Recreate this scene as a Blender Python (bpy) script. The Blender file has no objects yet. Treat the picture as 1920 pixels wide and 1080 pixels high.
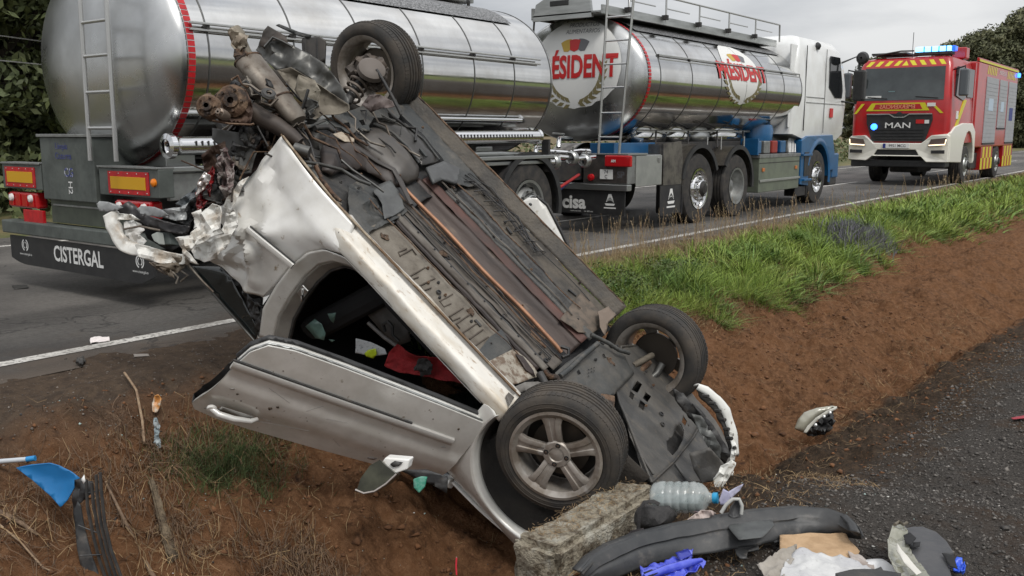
import bpy, bmesh, math, random
import numpy as np
from math import sin, cos, pi, radians, sqrt, atan2, hypot
from mathutils import Vector, Matrix, noise
from mathutils.geometry import tessellate_polygon
random.seed(7); RNG = np.random.default_rng(7)
S = bpy.context.scene
COL = S.collection
# World frame: X runs along the road (away to the right), Y across it (away from the ditch), Z up, metres; road surface z = 0.

# ---------------------------------------------------------------- camera
cam = bpy.data.objects.new('camera', bpy.data.cameras.new('camera'))
COL.objects.link(cam)
cam.location = (0, 0, 1.35)
cam.rotation_euler = (radians(90 - 9.409), 0, radians(-53.138))
cam.data.sensor_width = 36; cam.data.lens = 32.81
cam.data.clip_start = 0.05; cam.data.clip_end = 3000
S.camera = cam

# ---------------------------------------------------------------- sky, sun, exposure
W = bpy.data.worlds.new('World'); S.world = W; W.use_nodes = True
nt = W.node_tree; nt.nodes.clear()
def wn(t, **k):
    n = nt.nodes.new(t)
    for a, b in k.items(): setattr(n, a, b)
    return n
SUN_EL, SUN_AZ = radians(52), radians(205)
sky = wn('ShaderNodeTexSky', sky_type='NISHITA', sun_disc=False, sun_elevation=SUN_EL, sun_rotation=SUN_AZ)
tc = wn('ShaderNodeTexCoord'); mp = wn('ShaderNodeMapping'); mp.inputs['Scale'].default_value = (1.3, 1.3, 5.5)
nz = wn('ShaderNodeTexNoise'); nz.inputs['Scale'].default_value = 1.6; nz.inputs['Detail'].default_value = 7; nz.inputs['Roughness'].default_value = .55
cr = wn('ShaderNodeValToRGB')
cr.color_ramp.elements[0].position = .36; cr.color_ramp.elements[0].color = (4.5, 4.65, 4.95, 1)
cr.color_ramp.elements[1].position = .64; cr.color_ramp.elements[1].color = (8.6, 8.6, 8.6, 1)
mx = wn('ShaderNodeMix', data_type='RGBA'); mx.inputs[0].default_value = .93
bg = wn('ShaderNodeBackground'); bg.inputs['Strength'].default_value = .10
ow = wn('ShaderNodeOutputWorld')
L = nt.links.new
L(tc.outputs['Generated'], mp.inputs[0]); L(mp.outputs[0], nz.inputs['Vector']); L(nz.outputs['Fac'], cr.inputs[0])
sz = wn('ShaderNodeSeparateXYZ'); zr = wn('ShaderNodeMapRange'); zr.inputs[1].default_value = .05; zr.inputs[2].default_value = .9; zr.inputs[3].default_value = .70; zr.inputs[4].default_value = 1.45
zm = wn('ShaderNodeVectorMath', operation='SCALE')
L(tc.outputs['Generated'], sz.inputs[0]); L(sz.outputs[2], zr.inputs[0]); L(zr.outputs[0], zm.inputs[3])
L(sky.outputs[0], mx.inputs[6]); L(cr.outputs[0], zm.inputs[0]); L(zm.outputs[0], mx.inputs[7]); L(mx.outputs[2], bg.inputs[0]); L(bg.outputs[0], ow.inputs[0])
sl = bpy.data.lights.new('sun', 'SUN'); sl.energy = 1.4; sl.angle = radians(14); sl.color = (1, .97, .92)
so = bpy.data.objects.new('sun', sl); COL.objects.link(so)
so.rotation_euler = (radians(90) - SUN_EL, 0, -SUN_AZ + pi)
S.view_settings.view_transform = 'Standard'; S.view_settings.look = 'None'
S.view_settings.exposure = 0.38; S.view_settings.gamma = 1
S.render.engine = 'CYCLES'
S.cycles.max_bounces = 6; S.cycles.glossy_bounces = 4; S.cycles.transmission_bounces = 6; S.cycles.transparent_max_bounces = 8
S.cycles.caustics_reflective = False; S.cycles.caustics_refractive = False

# ---------------------------------------------------------------- materials
MATS = {}
def mat(name, col, rough=.6, metal=0, col2=None, scale=8, bump=0, bscale=40, spec=.5, mixlo=.4, mixhi=.62, detail=6,
        col3=None, scale3=2., lo3=.5, hi3=.6, emit=None, alpha=None, trans=0, coat=0, rough2=None, stretch=None, rand=0):
    """procedural material: base colour broken up by one or two noises, optional fine bump"""
    if name in MATS: return MATS[name]
    m = bpy.data.materials.new(name); m.use_nodes = True
    t = m.node_tree; b = t.nodes['Principled BSDF']; N = t.nodes.new; K = t.links.new
    b.inputs['Roughness'].default_value = rough; b.inputs['Metallic'].default_value = metal
    b.inputs['Base Color'].default_value = (*col, 1); b.inputs['Specular IOR Level'].default_value = spec
    if coat: b.inputs['Coat Weight'].default_value = coat; b.inputs['Coat Roughness'].default_value = .1
    if trans: b.inputs['Transmission Weight'].default_value = trans
    if alpha is not None: b.inputs['Alpha'].default_value = alpha
    if emit: b.inputs['Emission Color'].default_value = (*emit[0], 1); b.inputs['Emission Strength'].default_value = emit[1]
    c = N('ShaderNodeTexCoord'); vec = c.outputs['Object']
    if stretch:
        q = N('ShaderNodeMapping'); q.inputs['Scale'].default_value = stretch; K(vec, q.inputs[0]); vec = q.outputs[0]
    cur = None; fac = None
    def noisefac(sc, lo, hi, det):
        n = N('ShaderNodeTexNoise'); n.inputs['Scale'].default_value = sc; n.inputs['Detail'].default_value = det; n.inputs['Roughness'].default_value = .62
        K(vec, n.inputs['Vector']); r = N('ShaderNodeMapRange'); r.inputs[1].default_value = lo; r.inputs[2].default_value = hi
        K(n.outputs['Fac'], r.inputs[0]); return r.outputs[0]
    def mixc(f, a, bb):
        x = N('ShaderNodeMix'); x.data_type = 'RGBA'; K(f, x.inputs[0])
        if isinstance(a, tuple): x.inputs[6].default_value = (*a, 1)
        else: K(a, x.inputs[6])
        x.inputs[7].default_value = (*bb, 1); return x.outputs[2]
    if col2: fac = noisefac(scale, mixlo, mixhi, detail); cur = mixc(fac, col, col2)
    if col3: cur = mixc(noisefac(scale3, lo3, hi3, 5), cur if cur else col, col3)
    if rand:
        g = N('ShaderNodeNewGeometry'); h = N('ShaderNodeHueSaturation')
        r = N('ShaderNodeMapRange'); r.inputs[3].default_value = 1 - rand; r.inputs[4].default_value = 1 + rand
        K(g.outputs['Random Per Island'], r.inputs[0]); K(r.outputs[0], h.inputs['Value'])
        if cur: K(cur, h.inputs['Color'])
        else: h.inputs['Color'].default_value = (*col, 1)
        cur = h.outputs[0]
    if cur: K(cur, b.inputs['Base Color'])
    if rough2 is not None and fac:
        r = N('ShaderNodeMapRange'); r.inputs[3].default_value = rough; r.inputs[4].default_value = rough2
        K(fac, r.inputs[0]); K(r.outputs[0], b.inputs['Roughness'])
    if bump:
        n = N('ShaderNodeTexNoise'); n.inputs['Scale'].default_value = bscale; n.inputs['Detail'].default_value = 5
        K(vec, n.inputs['Vector']); u = N('ShaderNodeBump'); u.inputs['Strength'].default_value = bump; u.inputs['Distance'].default_value = .02
        K(n.outputs['Fac'], u.inputs['Height']); K(u.outputs[0], b.inputs['Normal'])
    MATS[name] = m; return m

# ---------------------------------------------------------------- object helpers
def tag(o, label=None, cat=None, group=None, kind=None):
    if label: o['label'] = label
    if cat: o['category'] = cat
    if group: o['group'] = group
    if kind: o['kind'] = kind
    return o
def thing(name, label, cat, loc=(0, 0, 0), rot=(0, 0, 0), group=None, matrix=None):
    o = bpy.data.objects.new(name, None); COL.objects.link(o); o.empty_display_size = .1
    if matrix is not None: o.matrix_world = matrix
    else: o.location = loc; o.rotation_euler = rot
    return tag(o, label, cat, group)
def link(name, me, m=None, parent=None, smooth=None):
    o = bpy.data.objects.new(name, me); COL.objects.link(o)
    if m is not None:
        for q in (m if isinstance(m, (list, tuple)) else [m]): me.materials.append(q)
    if parent is not None: o.parent = parent
    if smooth is not None:
        for p in me.polygons: p.use_smooth = True
        if smooth: 
            try: me.set_sharp_from_angle(angle=radians(smooth))
            except Exception: pass
    return o
def dup(o, parent=None, loc=None, rot=None):
    c = o.copy(); COL.objects.link(c)
    if parent is not None: c.parent = parent
    if loc is not None: c.location = loc
    if rot is not None: c.rotation_euler = rot
    return c
def dup_tree(o, parent=None, loc=None, rot=None):
    c = dup(o, parent, loc, rot)
    for k in [x for x in bpy.data.objects if x.parent == o]: dup_tree(k, c)
    return c

class MB:
    """collects faces of one mesh"""
    def __init__(s): s.v = []; s.f = []; s.mi = []; s.m = 0
    def add(s, vs, fs):
        n = len(s.v); s.v += [tuple(map(float, p)) for p in vs]; s.f += [tuple(i + n for i in f) for f in fs]; s.mi += [s.m] * len(fs); return s
    def box(s, a, b, M=None):
        (x0, y0, z0), (x1, y1, z1) = a, b
        vs = [Vector(p) for p in ((x0,y0,z0),(x1,y0,z0),(x1,y1,z0),(x0,y1,z0),(x0,y0,z1),(x1,y0,z1),(x1,y1,z1),(x0,y1,z1))]
        if M: vs = [M @ p for p in vs]
        return s.add(vs, [(0,3,2,1),(4,5,6,7),(0,1,5,4),(1,2,6,5),(2,3,7,6),(3,0,4,7)])
    def prism(s, pts, d, map3=None):
        """pts: 2D outline, extruded over d=(d0,d1); map3(a,b,d)->3D"""
        return s.plate([pts], d, map3)
    def plate(s, loops, d, map3=None):
        map3 = map3 or (lambda a, b, c: (a, b, c))
        flat = [p for l in loops for p in l]
        tr = tessellate_polygon([[Vector((p[0], p[1], 0)) for p in l] for l in loops])
        n = len(flat); d0, d1 = d
        vs = [map3(p[0], p[1], d0) for p in flat] + [map3(p[0], p[1], d1) for p in flat]
        fs = [tuple(t) for t in tr] + [tuple(i + n for i in reversed(t)) for t in tr]
        k = 0
        for l in loops:
            m = len(l)
            for i in range(m): a = k + i; b = k + (i + 1) % m; fs.append((a, b, b + n, a + n))
            k += m
        return s.add(vs, fs)
    def tube(s, pts, r, n=8, cap=True, flat=None):
        P = [Vector(p) for p in pts]; rings = []
        rs = r if isinstance(r, (list, tuple)) else [r] * len(P)
        ref = None
        for i, p in enumerate(P):
            t = (P[min(i + 1, len(P) - 1)] - P[max(i - 1, 0)]).normalized()
            if ref is None: ref = Vector((0, 0, 1)) if abs(t.z) < .9 else Vector((1, 0, 0))
            a = (ref - t * ref.dot(t)).normalized(); ref = a; b = t.cross(a)
            rings.append([p + rs[i] * (a * cos(2*pi*k/n) * (flat or 1) + b * sin(2*pi*k/n)) for k in range(n)])
        vs = [q for rg in rings for q in rg]; fs = []
        for i in range(len(P) - 1):
            for k in range(n): a = i*n + k; b = i*n + (k+1) % n; fs.append((a, b, b + n, a + n))
        if cap: fs += [tuple(reversed(range(n))), tuple((len(P)-1)*n + k for k in range(n))]
        return s.add(vs, fs)
    def cyl(s, a, b, r, n=16, r2=None): return s.tube([a, b], [r, r if r2 is None else r2], n)
    def lathe(s, prof, M=None, n=32, a0=0, a1=2*pi, ex=1, ey=1):
        """prof: (radius, height) along local Z"""
        full = abs(a1 - a0 - 2*pi) < 1e-6; k = n if full else n + 1
        vs = []
        for j in range(k):
            a = a0 + (a1 - a0) * j / n
            for r, h in prof: q = Vector((r*cos(a)*ex, r*sin(a)*ey, h)); vs.append(M @ q if M else q)
        m = len(prof); fs = []
        for j in range(n if full else n):
            j2 = (j + 1) % k
            for i in range(m - 1): fs.append((j*m + i, j2*m + i, j2*m + i + 1, j*m + i + 1))
        return s.add(vs, fs)
    def grid(s, fn, nu, nv, th=0):
        vs = [fn(i/nu, j/nv) for i in range(nu+1) for j in range(nv+1)]
        fs = [(i*(nv+1)+j, (i+1)*(nv+1)+j, (i+1)*(nv+1)+j+1, i*(nv+1)+j+1) for i in range(nu) for j in range(nv)]
        return s.add(vs, fs)
    def loft(s, rings, cap=True, close=True):
        n = len(rings[0]); vs = [p for r in rings for p in r]; fs = []
        for i in range(len(rings)-1):
            for k in range(n if close else n-1): a = i*n+k; b = i*n+(k+1)%n; fs.append((a, b, b+n, a+n))
        if cap: fs += [tuple(reversed(range(n))), tuple((len(rings)-1)*n+k for k in range(n))]
        return s.add(vs, fs)
    def build(s, name, m=None, parent=None, smooth=None, bevel=0, solid=0, seg=2, sub=0, off=-1):
        me = bpy.data.meshes.new(name); me.from_pydata(s.v, [], s.f); me.update()
        if isinstance(m, (list, tuple)): me.polygons.foreach_set('material_index', s.mi)
        o = link(name, me, m, parent, smooth)
        bm = bmesh.new(); bm.from_mesh(me); bmesh.ops.recalc_face_normals(bm, faces=bm.faces); bm.to_mesh(me); bm.free()
        if solid: q = o.modifiers.new('s', 'SOLIDIFY'); q.thickness = solid; q.offset = off
        if sub: q = o.modifiers.new('u', 'SUBSURF'); q.levels = q.render_levels = sub
        if bevel: q = o.modifiers.new('b', 'BEVEL'); q.width = bevel; q.segments = seg; q.limit_method = 'ANGLE'; q.angle_limit = radians(40)
        return o
def obox(name, a, b, m, parent=None, bevel=.006): return MB().box(a, b).build(name, m, parent, None, bevel)
def npmesh(name, V, F, m=None, parent=None, mi=None, smooth=False):
    me = bpy.data.meshes.new(name); V = np.asarray(V, np.float32); F = np.asarray(F, np.int32)
    me.vertices.add(len(V)); me.vertices.foreach_set('co', V.ravel())
    k = F.shape[1]; me.loops.add(F.size); me.loops.foreach_set('vertex_index', F.ravel())
    me.polygons.add(len(F)); me.polygons.foreach_set('loop_start', np.arange(0, F.size, k, dtype=np.int32))
    if smooth: me.polygons.foreach_set('use_smooth', np.ones(len(F), bool))
    o = bpy.data.objects.new(name, me); COL.objects.link(o)
    for q in (m if isinstance(m, (list, tuple)) else [m]): me.materials.append(q)
    if mi is not None: me.polygons.foreach_set('material_index', np.asarray(mi, np.int32))
    me.update(calc_edges=True)
    if parent is not None: o.parent = parent
    return o
def text_mesh(txt, size, ex=.0, off=0., sx=1., shear=0.):
    """lettering as 2D mesh: verts (x, y) centred at the origin, faces"""
    c = bpy.data.curves.new('lettering', 'FONT'); c.body = txt; c.size = size; c.align_x = 'CENTER'; c.align_y = 'CENTER'
    c.offset = off; c.shear = shear; c.resolution_u = 3
    o = bpy.data.objects.new('lettering', c); COL.objects.link(o)
    bpy.context.view_layer.update()
    me = bpy.data.meshes.new_from_object(o.evaluated_get(bpy.context.evaluated_depsgraph_get()))
    bpy.data.objects.remove(o)
    V = [(v.co.x * sx, v.co.y) for v in me.vertices]; F = [tuple(p.vertices) for p in me.polygons]
    bpy.data.meshes.remove(me)
    return V, F
def lettering(name, txt, size, map3, m, parent, off=0., sx=1., cut=0, shear=0.):
    """map3(x, y) -> 3D places flat lettering on a surface; cut = slice height so it can follow a curve"""
    V, F = text_mesh(txt, size, 0, off, sx, shear)
    return drape(name, V, F, map3, m, parent, cut)
def drape(name, V, F, map3, m, parent, cut=0, cutx=0):
    bm = bmesh.new(); vs = [bm.verts.new((x, y, 0)) for x, y in V]
    for f in F:
        try: bm.faces.new([vs[i] for i in f])
        except ValueError: pass
    def sl(ax, step):
        a = min(v.co[ax] for v in bm.verts); b = max(v.co[ax] for v in bm.verts); k = a + step
        while k < b:
            co = [0,0,0]; co[ax] = k; no = [0,0,0]; no[ax] = 1
            bmesh.ops.bisect_plane(bm, geom=bm.verts[:] + bm.edges[:] + bm.faces[:], plane_co=co, plane_no=no); k += step
    if cut: sl(1, cut)
    if cutx: sl(0, cutx)
    for v in bm.verts: v.co = map3(v.co.x, v.co.y)
    me = bpy.data.meshes.new(name); bm.to_mesh(me); bm.free()
    return link(name, me, m, parent)
def poly2(pts): # filled polygon as V, F
    t = tessellate_polygon([[Vector((p[0], p[1], 0)) for p in pts]]); return list(pts), [tuple(x) for x in t]
def fbm(x, y, z, s=1., o=4): return noise.fractal(Vector((x*s, y*s, z*s)), .9, 2.1, o)
def fourier_noise(X, Y, seed, wl, amp, n=18, spread=2.2):
    r = np.random.default_rng(seed); Z = np.zeros_like(X)
    for i in range(n):
        w = wl * spread ** r.uniform(-1, 1); a = r.uniform(0, 2*pi); k = 2*pi/w
        Z += np.sin(X*k*np.cos(a) + Y*k*np.sin(a) + r.uniform(0, 6.3)) * amp * (w/wl)**.8 / sqrt(n)
    return Z

# ---------------------------------------------------------------- the setting
def smooth(a, b, x):
    t = np.clip((x - a) / (b - a), 0, 1); return t*t*(3 - 2*t)
PROF_V = np.array([-400, -7, .9, 1.22, 1.38, 1.62, 1.95, 2.6, 3.0, 3.4, 3.9, 4.4, 4.8, 5.15, 5.5, 5.9, 400.])
PROF_Z = np.array([-.36, -.36, -.36, -.37, -.44, -.72, -.95, -1.0, -.86, -.62, -.33, -.10, -.012, .006, -.004, -.04, -.04])
PROF2_V = np.array([-400, -7, -.6, .3, 1.1, 1.75, 2.14, 2.22, 2.32, 2.7, 3.1, 3.5, 3.9, 4.4, 4.8, 5.15, 5.5, 5.9, 400.])
PROF2_Z = np.array([-.36, -.36, -.37, -.44, -.56, -.70, -.80, -.90, -.86, -.72, -.57, -.42, -.26, -.08, -.012, .006, -.004, -.04, -.04])
def ground(u, v, detail=True):
    """height of soil, ditch and gravel at (u, v)"""
    u = np.asarray(u, float); v = np.asarray(v, float)
    w = .10*np.sin(u*.55 + .7) + .05*np.sin(u*1.7)
    w = w * smooth(4.5, 7, u)
    # culvert end: the near edge reaches further out beside the concrete kerb
    k = np.interp(u, [-1, 1.2, 4.0, 5.0, 6.0, 7.5, 9.9, 14, 40], [0, .55, .56, .36, .20, .12, .03, -.12, -.12])
    vs = v - w
    near = np.interp(vs - k*smooth(2.75, 2.0, vs), PROF_V, PROF_Z)
    sh = np.clip((u - 5.6)*.07, 0, .5)
    far_ = np.interp(v + sh*smooth(3.3, 2.6, v), PROF2_V, PROF2_Z)
    mm = smooth(4.3, 5.4, u); near = near*(1-mm) + far_*mm
    z = near
    if detail:
        m = .10 + .90*smooth(5.1, 4.4, v); g = smooth(1.3, 2.1, v)
        z = z + m*(.25 + .75*g)*(fourier_noise(u, v, 3, .55, .035) + fourier_noise(u, v, 5, .16, .014) + fourier_noise(u, v, 9, .06, .006, 24))
        z = z + smooth(4.55, 4.1, v)*smooth(1.4, 1.8, v)*(.55*np.abs(fourier_noise(u, v, 13, .30, .05, 22)) + .4*np.abs(fourier_noise(u, v, 14, .11, .03, 22)) - .02)
        z = z - m * .008
    return z
def gz(u, v): return float(ground(np.array([u]), np.array([v]))[0])

def axis(segs):
    out = []
    for a, b, s in segs: out.append(np.arange(a, b, s))
    return np.concatenate(out + [[segs[-1][1]]])
def terrain(name, us, vs, m, zoff=0.0):
    Uq, Vq = np.meshgrid(us, vs, indexing='ij'); Z = ground(Uq, Vq) + zoff
    V = np.stack([Uq, Vq, Z], -1).reshape(-1, 3); nu, nv = len(us), len(vs)
    i = np.arange(nu-1)[:, None]*nv + np.arange(nv-1)[None]; i = i.ravel()
    return npmesh(name, V, np.stack([i, i+nv, i+nv+1, i+1], 1), m, smooth=True)

# soil with the gravel lot, the bank and dirt on the road shoulder; colour zones follow where each material lies
def soil_material():
    m = bpy.data.materials.new('soil'); m.use_nodes = True; t = m.node_tree; b = t.nodes['Principled BSDF']
    N = t.nodes.new; K = t.links.new; c = N('ShaderNodeTexCoord'); o = c.outputs['Object']
    b.inputs['Specular IOR Level'].default_value = .10; b.inputs['Roughness'].default_value = .95
    def nz(s, d=6, r=.6):
        n = N('ShaderNodeTexNoise'); n.inputs['Scale'].default_value = s; n.inputs['Detail'].default_value = d; n.inputs['Roughness'].default_value = r
        K(o, n.inputs['Vector']); return n.outputs['Fac']
    def rng(x, a, bb, lo=0, hi=1):
        r = N('ShaderNodeMapRange'); r.inputs[1].default_value = a; r.inputs[2].default_value = bb; r.inputs[3].default_value = lo; r.inputs[4].default_value = hi
        K(x, r.inputs[0]); return r.outputs[0]
    def mix(f, a, bb):
        x = N('ShaderNodeMix'); x.data_type = 'RGBA'; K(f, x.inputs[0])
        for i, q in ((6, a), (7, bb)):
            if isinstance(q, tuple): x.inputs[i].default_value = (*q, 1)
            else: K(q, x.inputs[i])
        return x.outputs[2]
    def math_(op, a, bb):
        x = N('ShaderNodeMath'); x.operation = op
        for i, q in ((0, a), (1, bb)):
            if isinstance(q, (int, float)): x.inputs[i].default_value = q
            else: K(q, x.inputs[i])
        return x.outputs[0]
    sx = N('ShaderNodeSeparateXYZ'); K(o, sx.inputs[0]); v = sx.outputs[1]; u = sx.outputs[0]
    red = mix(rng(nz(3.1), .35, .65), (.155, .074, .035), (.082, .041, .021))
    red = mix(rng(nz(22, 8, .7), .42, .66), red, (.20, .105, .055))
    red = mix(rng(nz(70, 4), .62, .72), red, (.27, .155, .08))
    red = mix(rng(nz(9, 5), .60, .72), red, (.05, .028, .018))
    grav = mix(rng(nz(60, 6, .7), .35, .68), (.034, .030, .027), (.105, .095, .085))
    grav = mix(rng(nz(2.0), .52, .70), grav, (.065, .042, .028))
    grav = mix(rng(nz(160, 2), .64, .70), grav, (.20, .19, .18))
    dirt = mix(rng(nz(14, 8, .7), .35, .65), (.062, .046, .036), (.12, .086, .060))
    dirt = mix(rng(nz(90, 3), .62, .72), dirt, (.16, .14, .12))
    wob = math_('MULTIPLY', math_('SUBTRACT', nz(1.6, 5), .5), 1.5)
    vv = math_('ADD', v, wob)
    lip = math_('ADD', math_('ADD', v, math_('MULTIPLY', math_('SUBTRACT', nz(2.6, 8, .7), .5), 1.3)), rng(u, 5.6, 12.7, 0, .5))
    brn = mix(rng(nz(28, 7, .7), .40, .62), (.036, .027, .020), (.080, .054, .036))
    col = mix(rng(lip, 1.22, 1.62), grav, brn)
    lip2 = math_('ADD', math_('ADD', v, math_('MULTIPLY', math_('SUBTRACT', nz(6, 6), .5), .25)), rng(u, 5.6, 12.7, 0, .5))
    col = mix(rng(lip2, 2.05, 2.13), col, red)
    col = mix(rng(vv, 4.05, 4.7), col, dirt)
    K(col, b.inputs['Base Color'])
    n1 = nz(38, 8, .7); bp = N('ShaderNodeBump'); bp.inputs['Strength'].default_value = 1.0; bp.inputs['Distance'].default_value = .028; K(n1, bp.inputs['Height'])
    n2 = nz(160, 4, .7); bq = N('ShaderNodeBump'); bq.inputs['Strength'].default_value = .7; bq.inputs['Distance'].default_value = .006; K(n2, bq.inputs['Height']); K(bp.outputs[0], bq.inputs['Normal'])
    K(bq.outputs[0], b.inputs['Normal']); return m
SOIL = soil_material()
us = axis([(-400, -20, 40), (-20, -3, .5), (-3, 1, .12), (1, 11, .028), (11, 18, .07), (18, 40, .3), (40, 120, 2), (120, 620, 50)])
vs = axis([(-7, -2, .5), (-2, .3, .12), (.3, 5.4, .028), (5.4, 5.9, .12)])
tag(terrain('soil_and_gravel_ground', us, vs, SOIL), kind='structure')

# asphalt road: one sheet with a thin worn aggregate; white edge line and centre dashes 4 mm above
asph = mat('asphalt', (.088, .081, .073), .85, col2=(.135, .125, .113), scale=26, bump=.5, bscale=220, mixlo=.3, mixhi=.7, detail=8, col3=(.055, .050, .046), scale3=.55, lo3=.45, hi3=.66, rough2=.7)
def road_material():
    m = asph; t = m.node_tree; N = t.nodes.new; K = t.links.new; b = t.nodes['Principled BSDF']
    base = b.inputs['Base Color'].links[0].from_socket
    c = N('ShaderNodeTexCoord'); sx = N('ShaderNodeSeparateXYZ'); K(c.outputs['Object'], sx.inputs[0])
    n = N('ShaderNodeTexNoise'); n.inputs['Scale'].default_value = 3; n.inputs['Detail'].default_value = 8; K(c.outputs['Object'], n.inputs['Vector'])
    a = N('ShaderNodeMath'); a.operation = 'MULTIPLY_ADD'; a.inputs[1].default_value = 1.5; K(n.outputs['Fac'], a.inputs[0]); K(sx.outputs[1], a.inputs[2])
    r = N('ShaderNodeMapRange'); r.inputs[1].default_value = 6.75; r.inputs[2].default_value = 6.15; r.inputs[4].default_value = .85; K(a.outputs[0], r.inputs[0])
    x = N('ShaderNodeMix'); x.data_type = 'RGBA'; K(r.outputs[0], x.inputs[0]); K(base, x.inputs[6]); x.inputs[7].default_value = (.088, .066, .049, 1)
    n2 = N('ShaderNodeTexNoise'); n2.inputs['Scale'].default_value = .35; n2.inputs['Detail'].default_value = 7; n2.inputs['Distortion'].default_value = 1.2
    st = N('ShaderNodeMapping'); st.inputs['Scale'].default_value = (.35, 1.6, 1); K(c.outputs['Object'], st.inputs[0]); K(st.outputs[0], n2.inputs['Vector'])
    r2 = N('ShaderNodeMapRange'); r2.inputs[1].default_value = .40; r2.inputs[2].default_value = .62; r2.inputs[3].default_value = .62; r2.inputs[4].default_value = 1.25; K(n2.outputs['Fac'], r2.inputs[0])
    vo = N('ShaderNodeTexVoronoi'); vo.feature = 'DISTANCE_TO_EDGE'; vo.inputs['Scale'].default_value = .55; 
    dn = N('ShaderNodeTexNoise'); dn.inputs['Scale'].default_value = 2.5; dn.inputs['Detail'].default_value = 6; K(c.outputs['Object'], dn.inputs['Vector'])
    va = N('ShaderNodeVectorMath'); va.operation = 'ADD'; K(c.outputs['Object'], va.inputs[0]); K(dn.outputs['Color'], va.inputs[1]); K(va.outputs[0], vo.inputs['Vector'])
    rc = N('ShaderNodeMapRange'); rc.inputs[1].default_value = .004; rc.inputs[2].default_value = .012; rc.inputs[3].default_value = .45; rc.inputs[4].default_value = 1; K(vo.outputs['Distance'], rc.inputs[0])
    mu = N('ShaderNodeMath'); mu.operation = 'MULTIPLY'; K(r2.outputs[0], mu.inputs[0]); K(rc.outputs[0], mu.inputs[1])
    hs = N('ShaderNodeHueSaturation'); K(x.outputs[2], hs.inputs['Color']); K(mu.outputs[0], hs.inputs['Value'])
    K(hs.outputs[0], b.inputs['Base Color'])
road_material()
def sheet(name, u0, u1, v0, v1, z, m, nu=1, nv=1):
    Uq, Vq = np.meshgrid(np.linspace(u0, u1, nu+1), np.linspace(v0, v1, nv+1), indexing='ij')
    V = np.stack([Uq, Vq, np.full_like(Uq, z)], -1).reshape(-1, 3); i = (np.arange(nu)[:, None]*(nv+1) + np.arange(nv)[None]).ravel()
    return npmesh(name, V, np.stack([i, i+nv+1, i+nv+2, i+1], 1), m)
tag(sheet('road', -400, 620, 5.2, 12.6, 0, asph), kind='structure')
def line_paint(name, worn):
    m = mat(name, (.56, .54, .50), .7, col2=(.14, .13, .12), scale=34, mixlo=worn, mixhi=worn+.1, detail=9, bump=.4, bscale=150, col3=(.20, .185, .165), scale3=2.5, lo3=.46, hi3=.66)
    return m
PAINT = line_paint('worn_road_paint', .50)
tag(sheet('edge_line', -400, 620, 5.58, 5.70, .004, PAINT), kind='structure')
tag(sheet('far_edge_line', -400, 620, 11.6, 11.72, .004, PAINT), kind='structure')
for k in range(-3, 20): tag(sheet('centre_line', k*13 + 9.0, k*13 + 14, 8.02, 8.12, .004, PAINT), kind='structure')

grassland = mat('meadow', (.060, .105, .020), .95, col2=(.115, .150, .030), scale=.6, col3=(.17, .14, .05), scale3=.12, bump=.6, bscale=30)
verge_m = mat('verge_ground', (.07, .085, .025), .95, col2=(.16, .125, .055), scale=1.2, bump=.6, bscale=30)
dry_m = mat('dry_field', (.15, .105, .045), .95, col2=(.095, .075, .035), scale=.4, bump=.5, bscale=20)
tag(sheet('far_verge', -400, 620, 12.6, 20, -.008, verge_m), kind='structure')
tag(sheet('far_field', -600, 900, 20, 900, -.012, dry_m), kind='structure')
tag(sheet('near_field', -600, 900, -14, -900, -.37, grassland), kind='structure')
lotg = mat('gravel_lot', (.03, .03, .032), .9, col2=(.075, .07, .066), scale=60, bump=.6, bscale=90, col3=(.06, .04, .028), scale3=1)
tag(sheet('gravel_lot', -400, 620, -14, -6.9, -.372, lotg), kind='structure')

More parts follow.
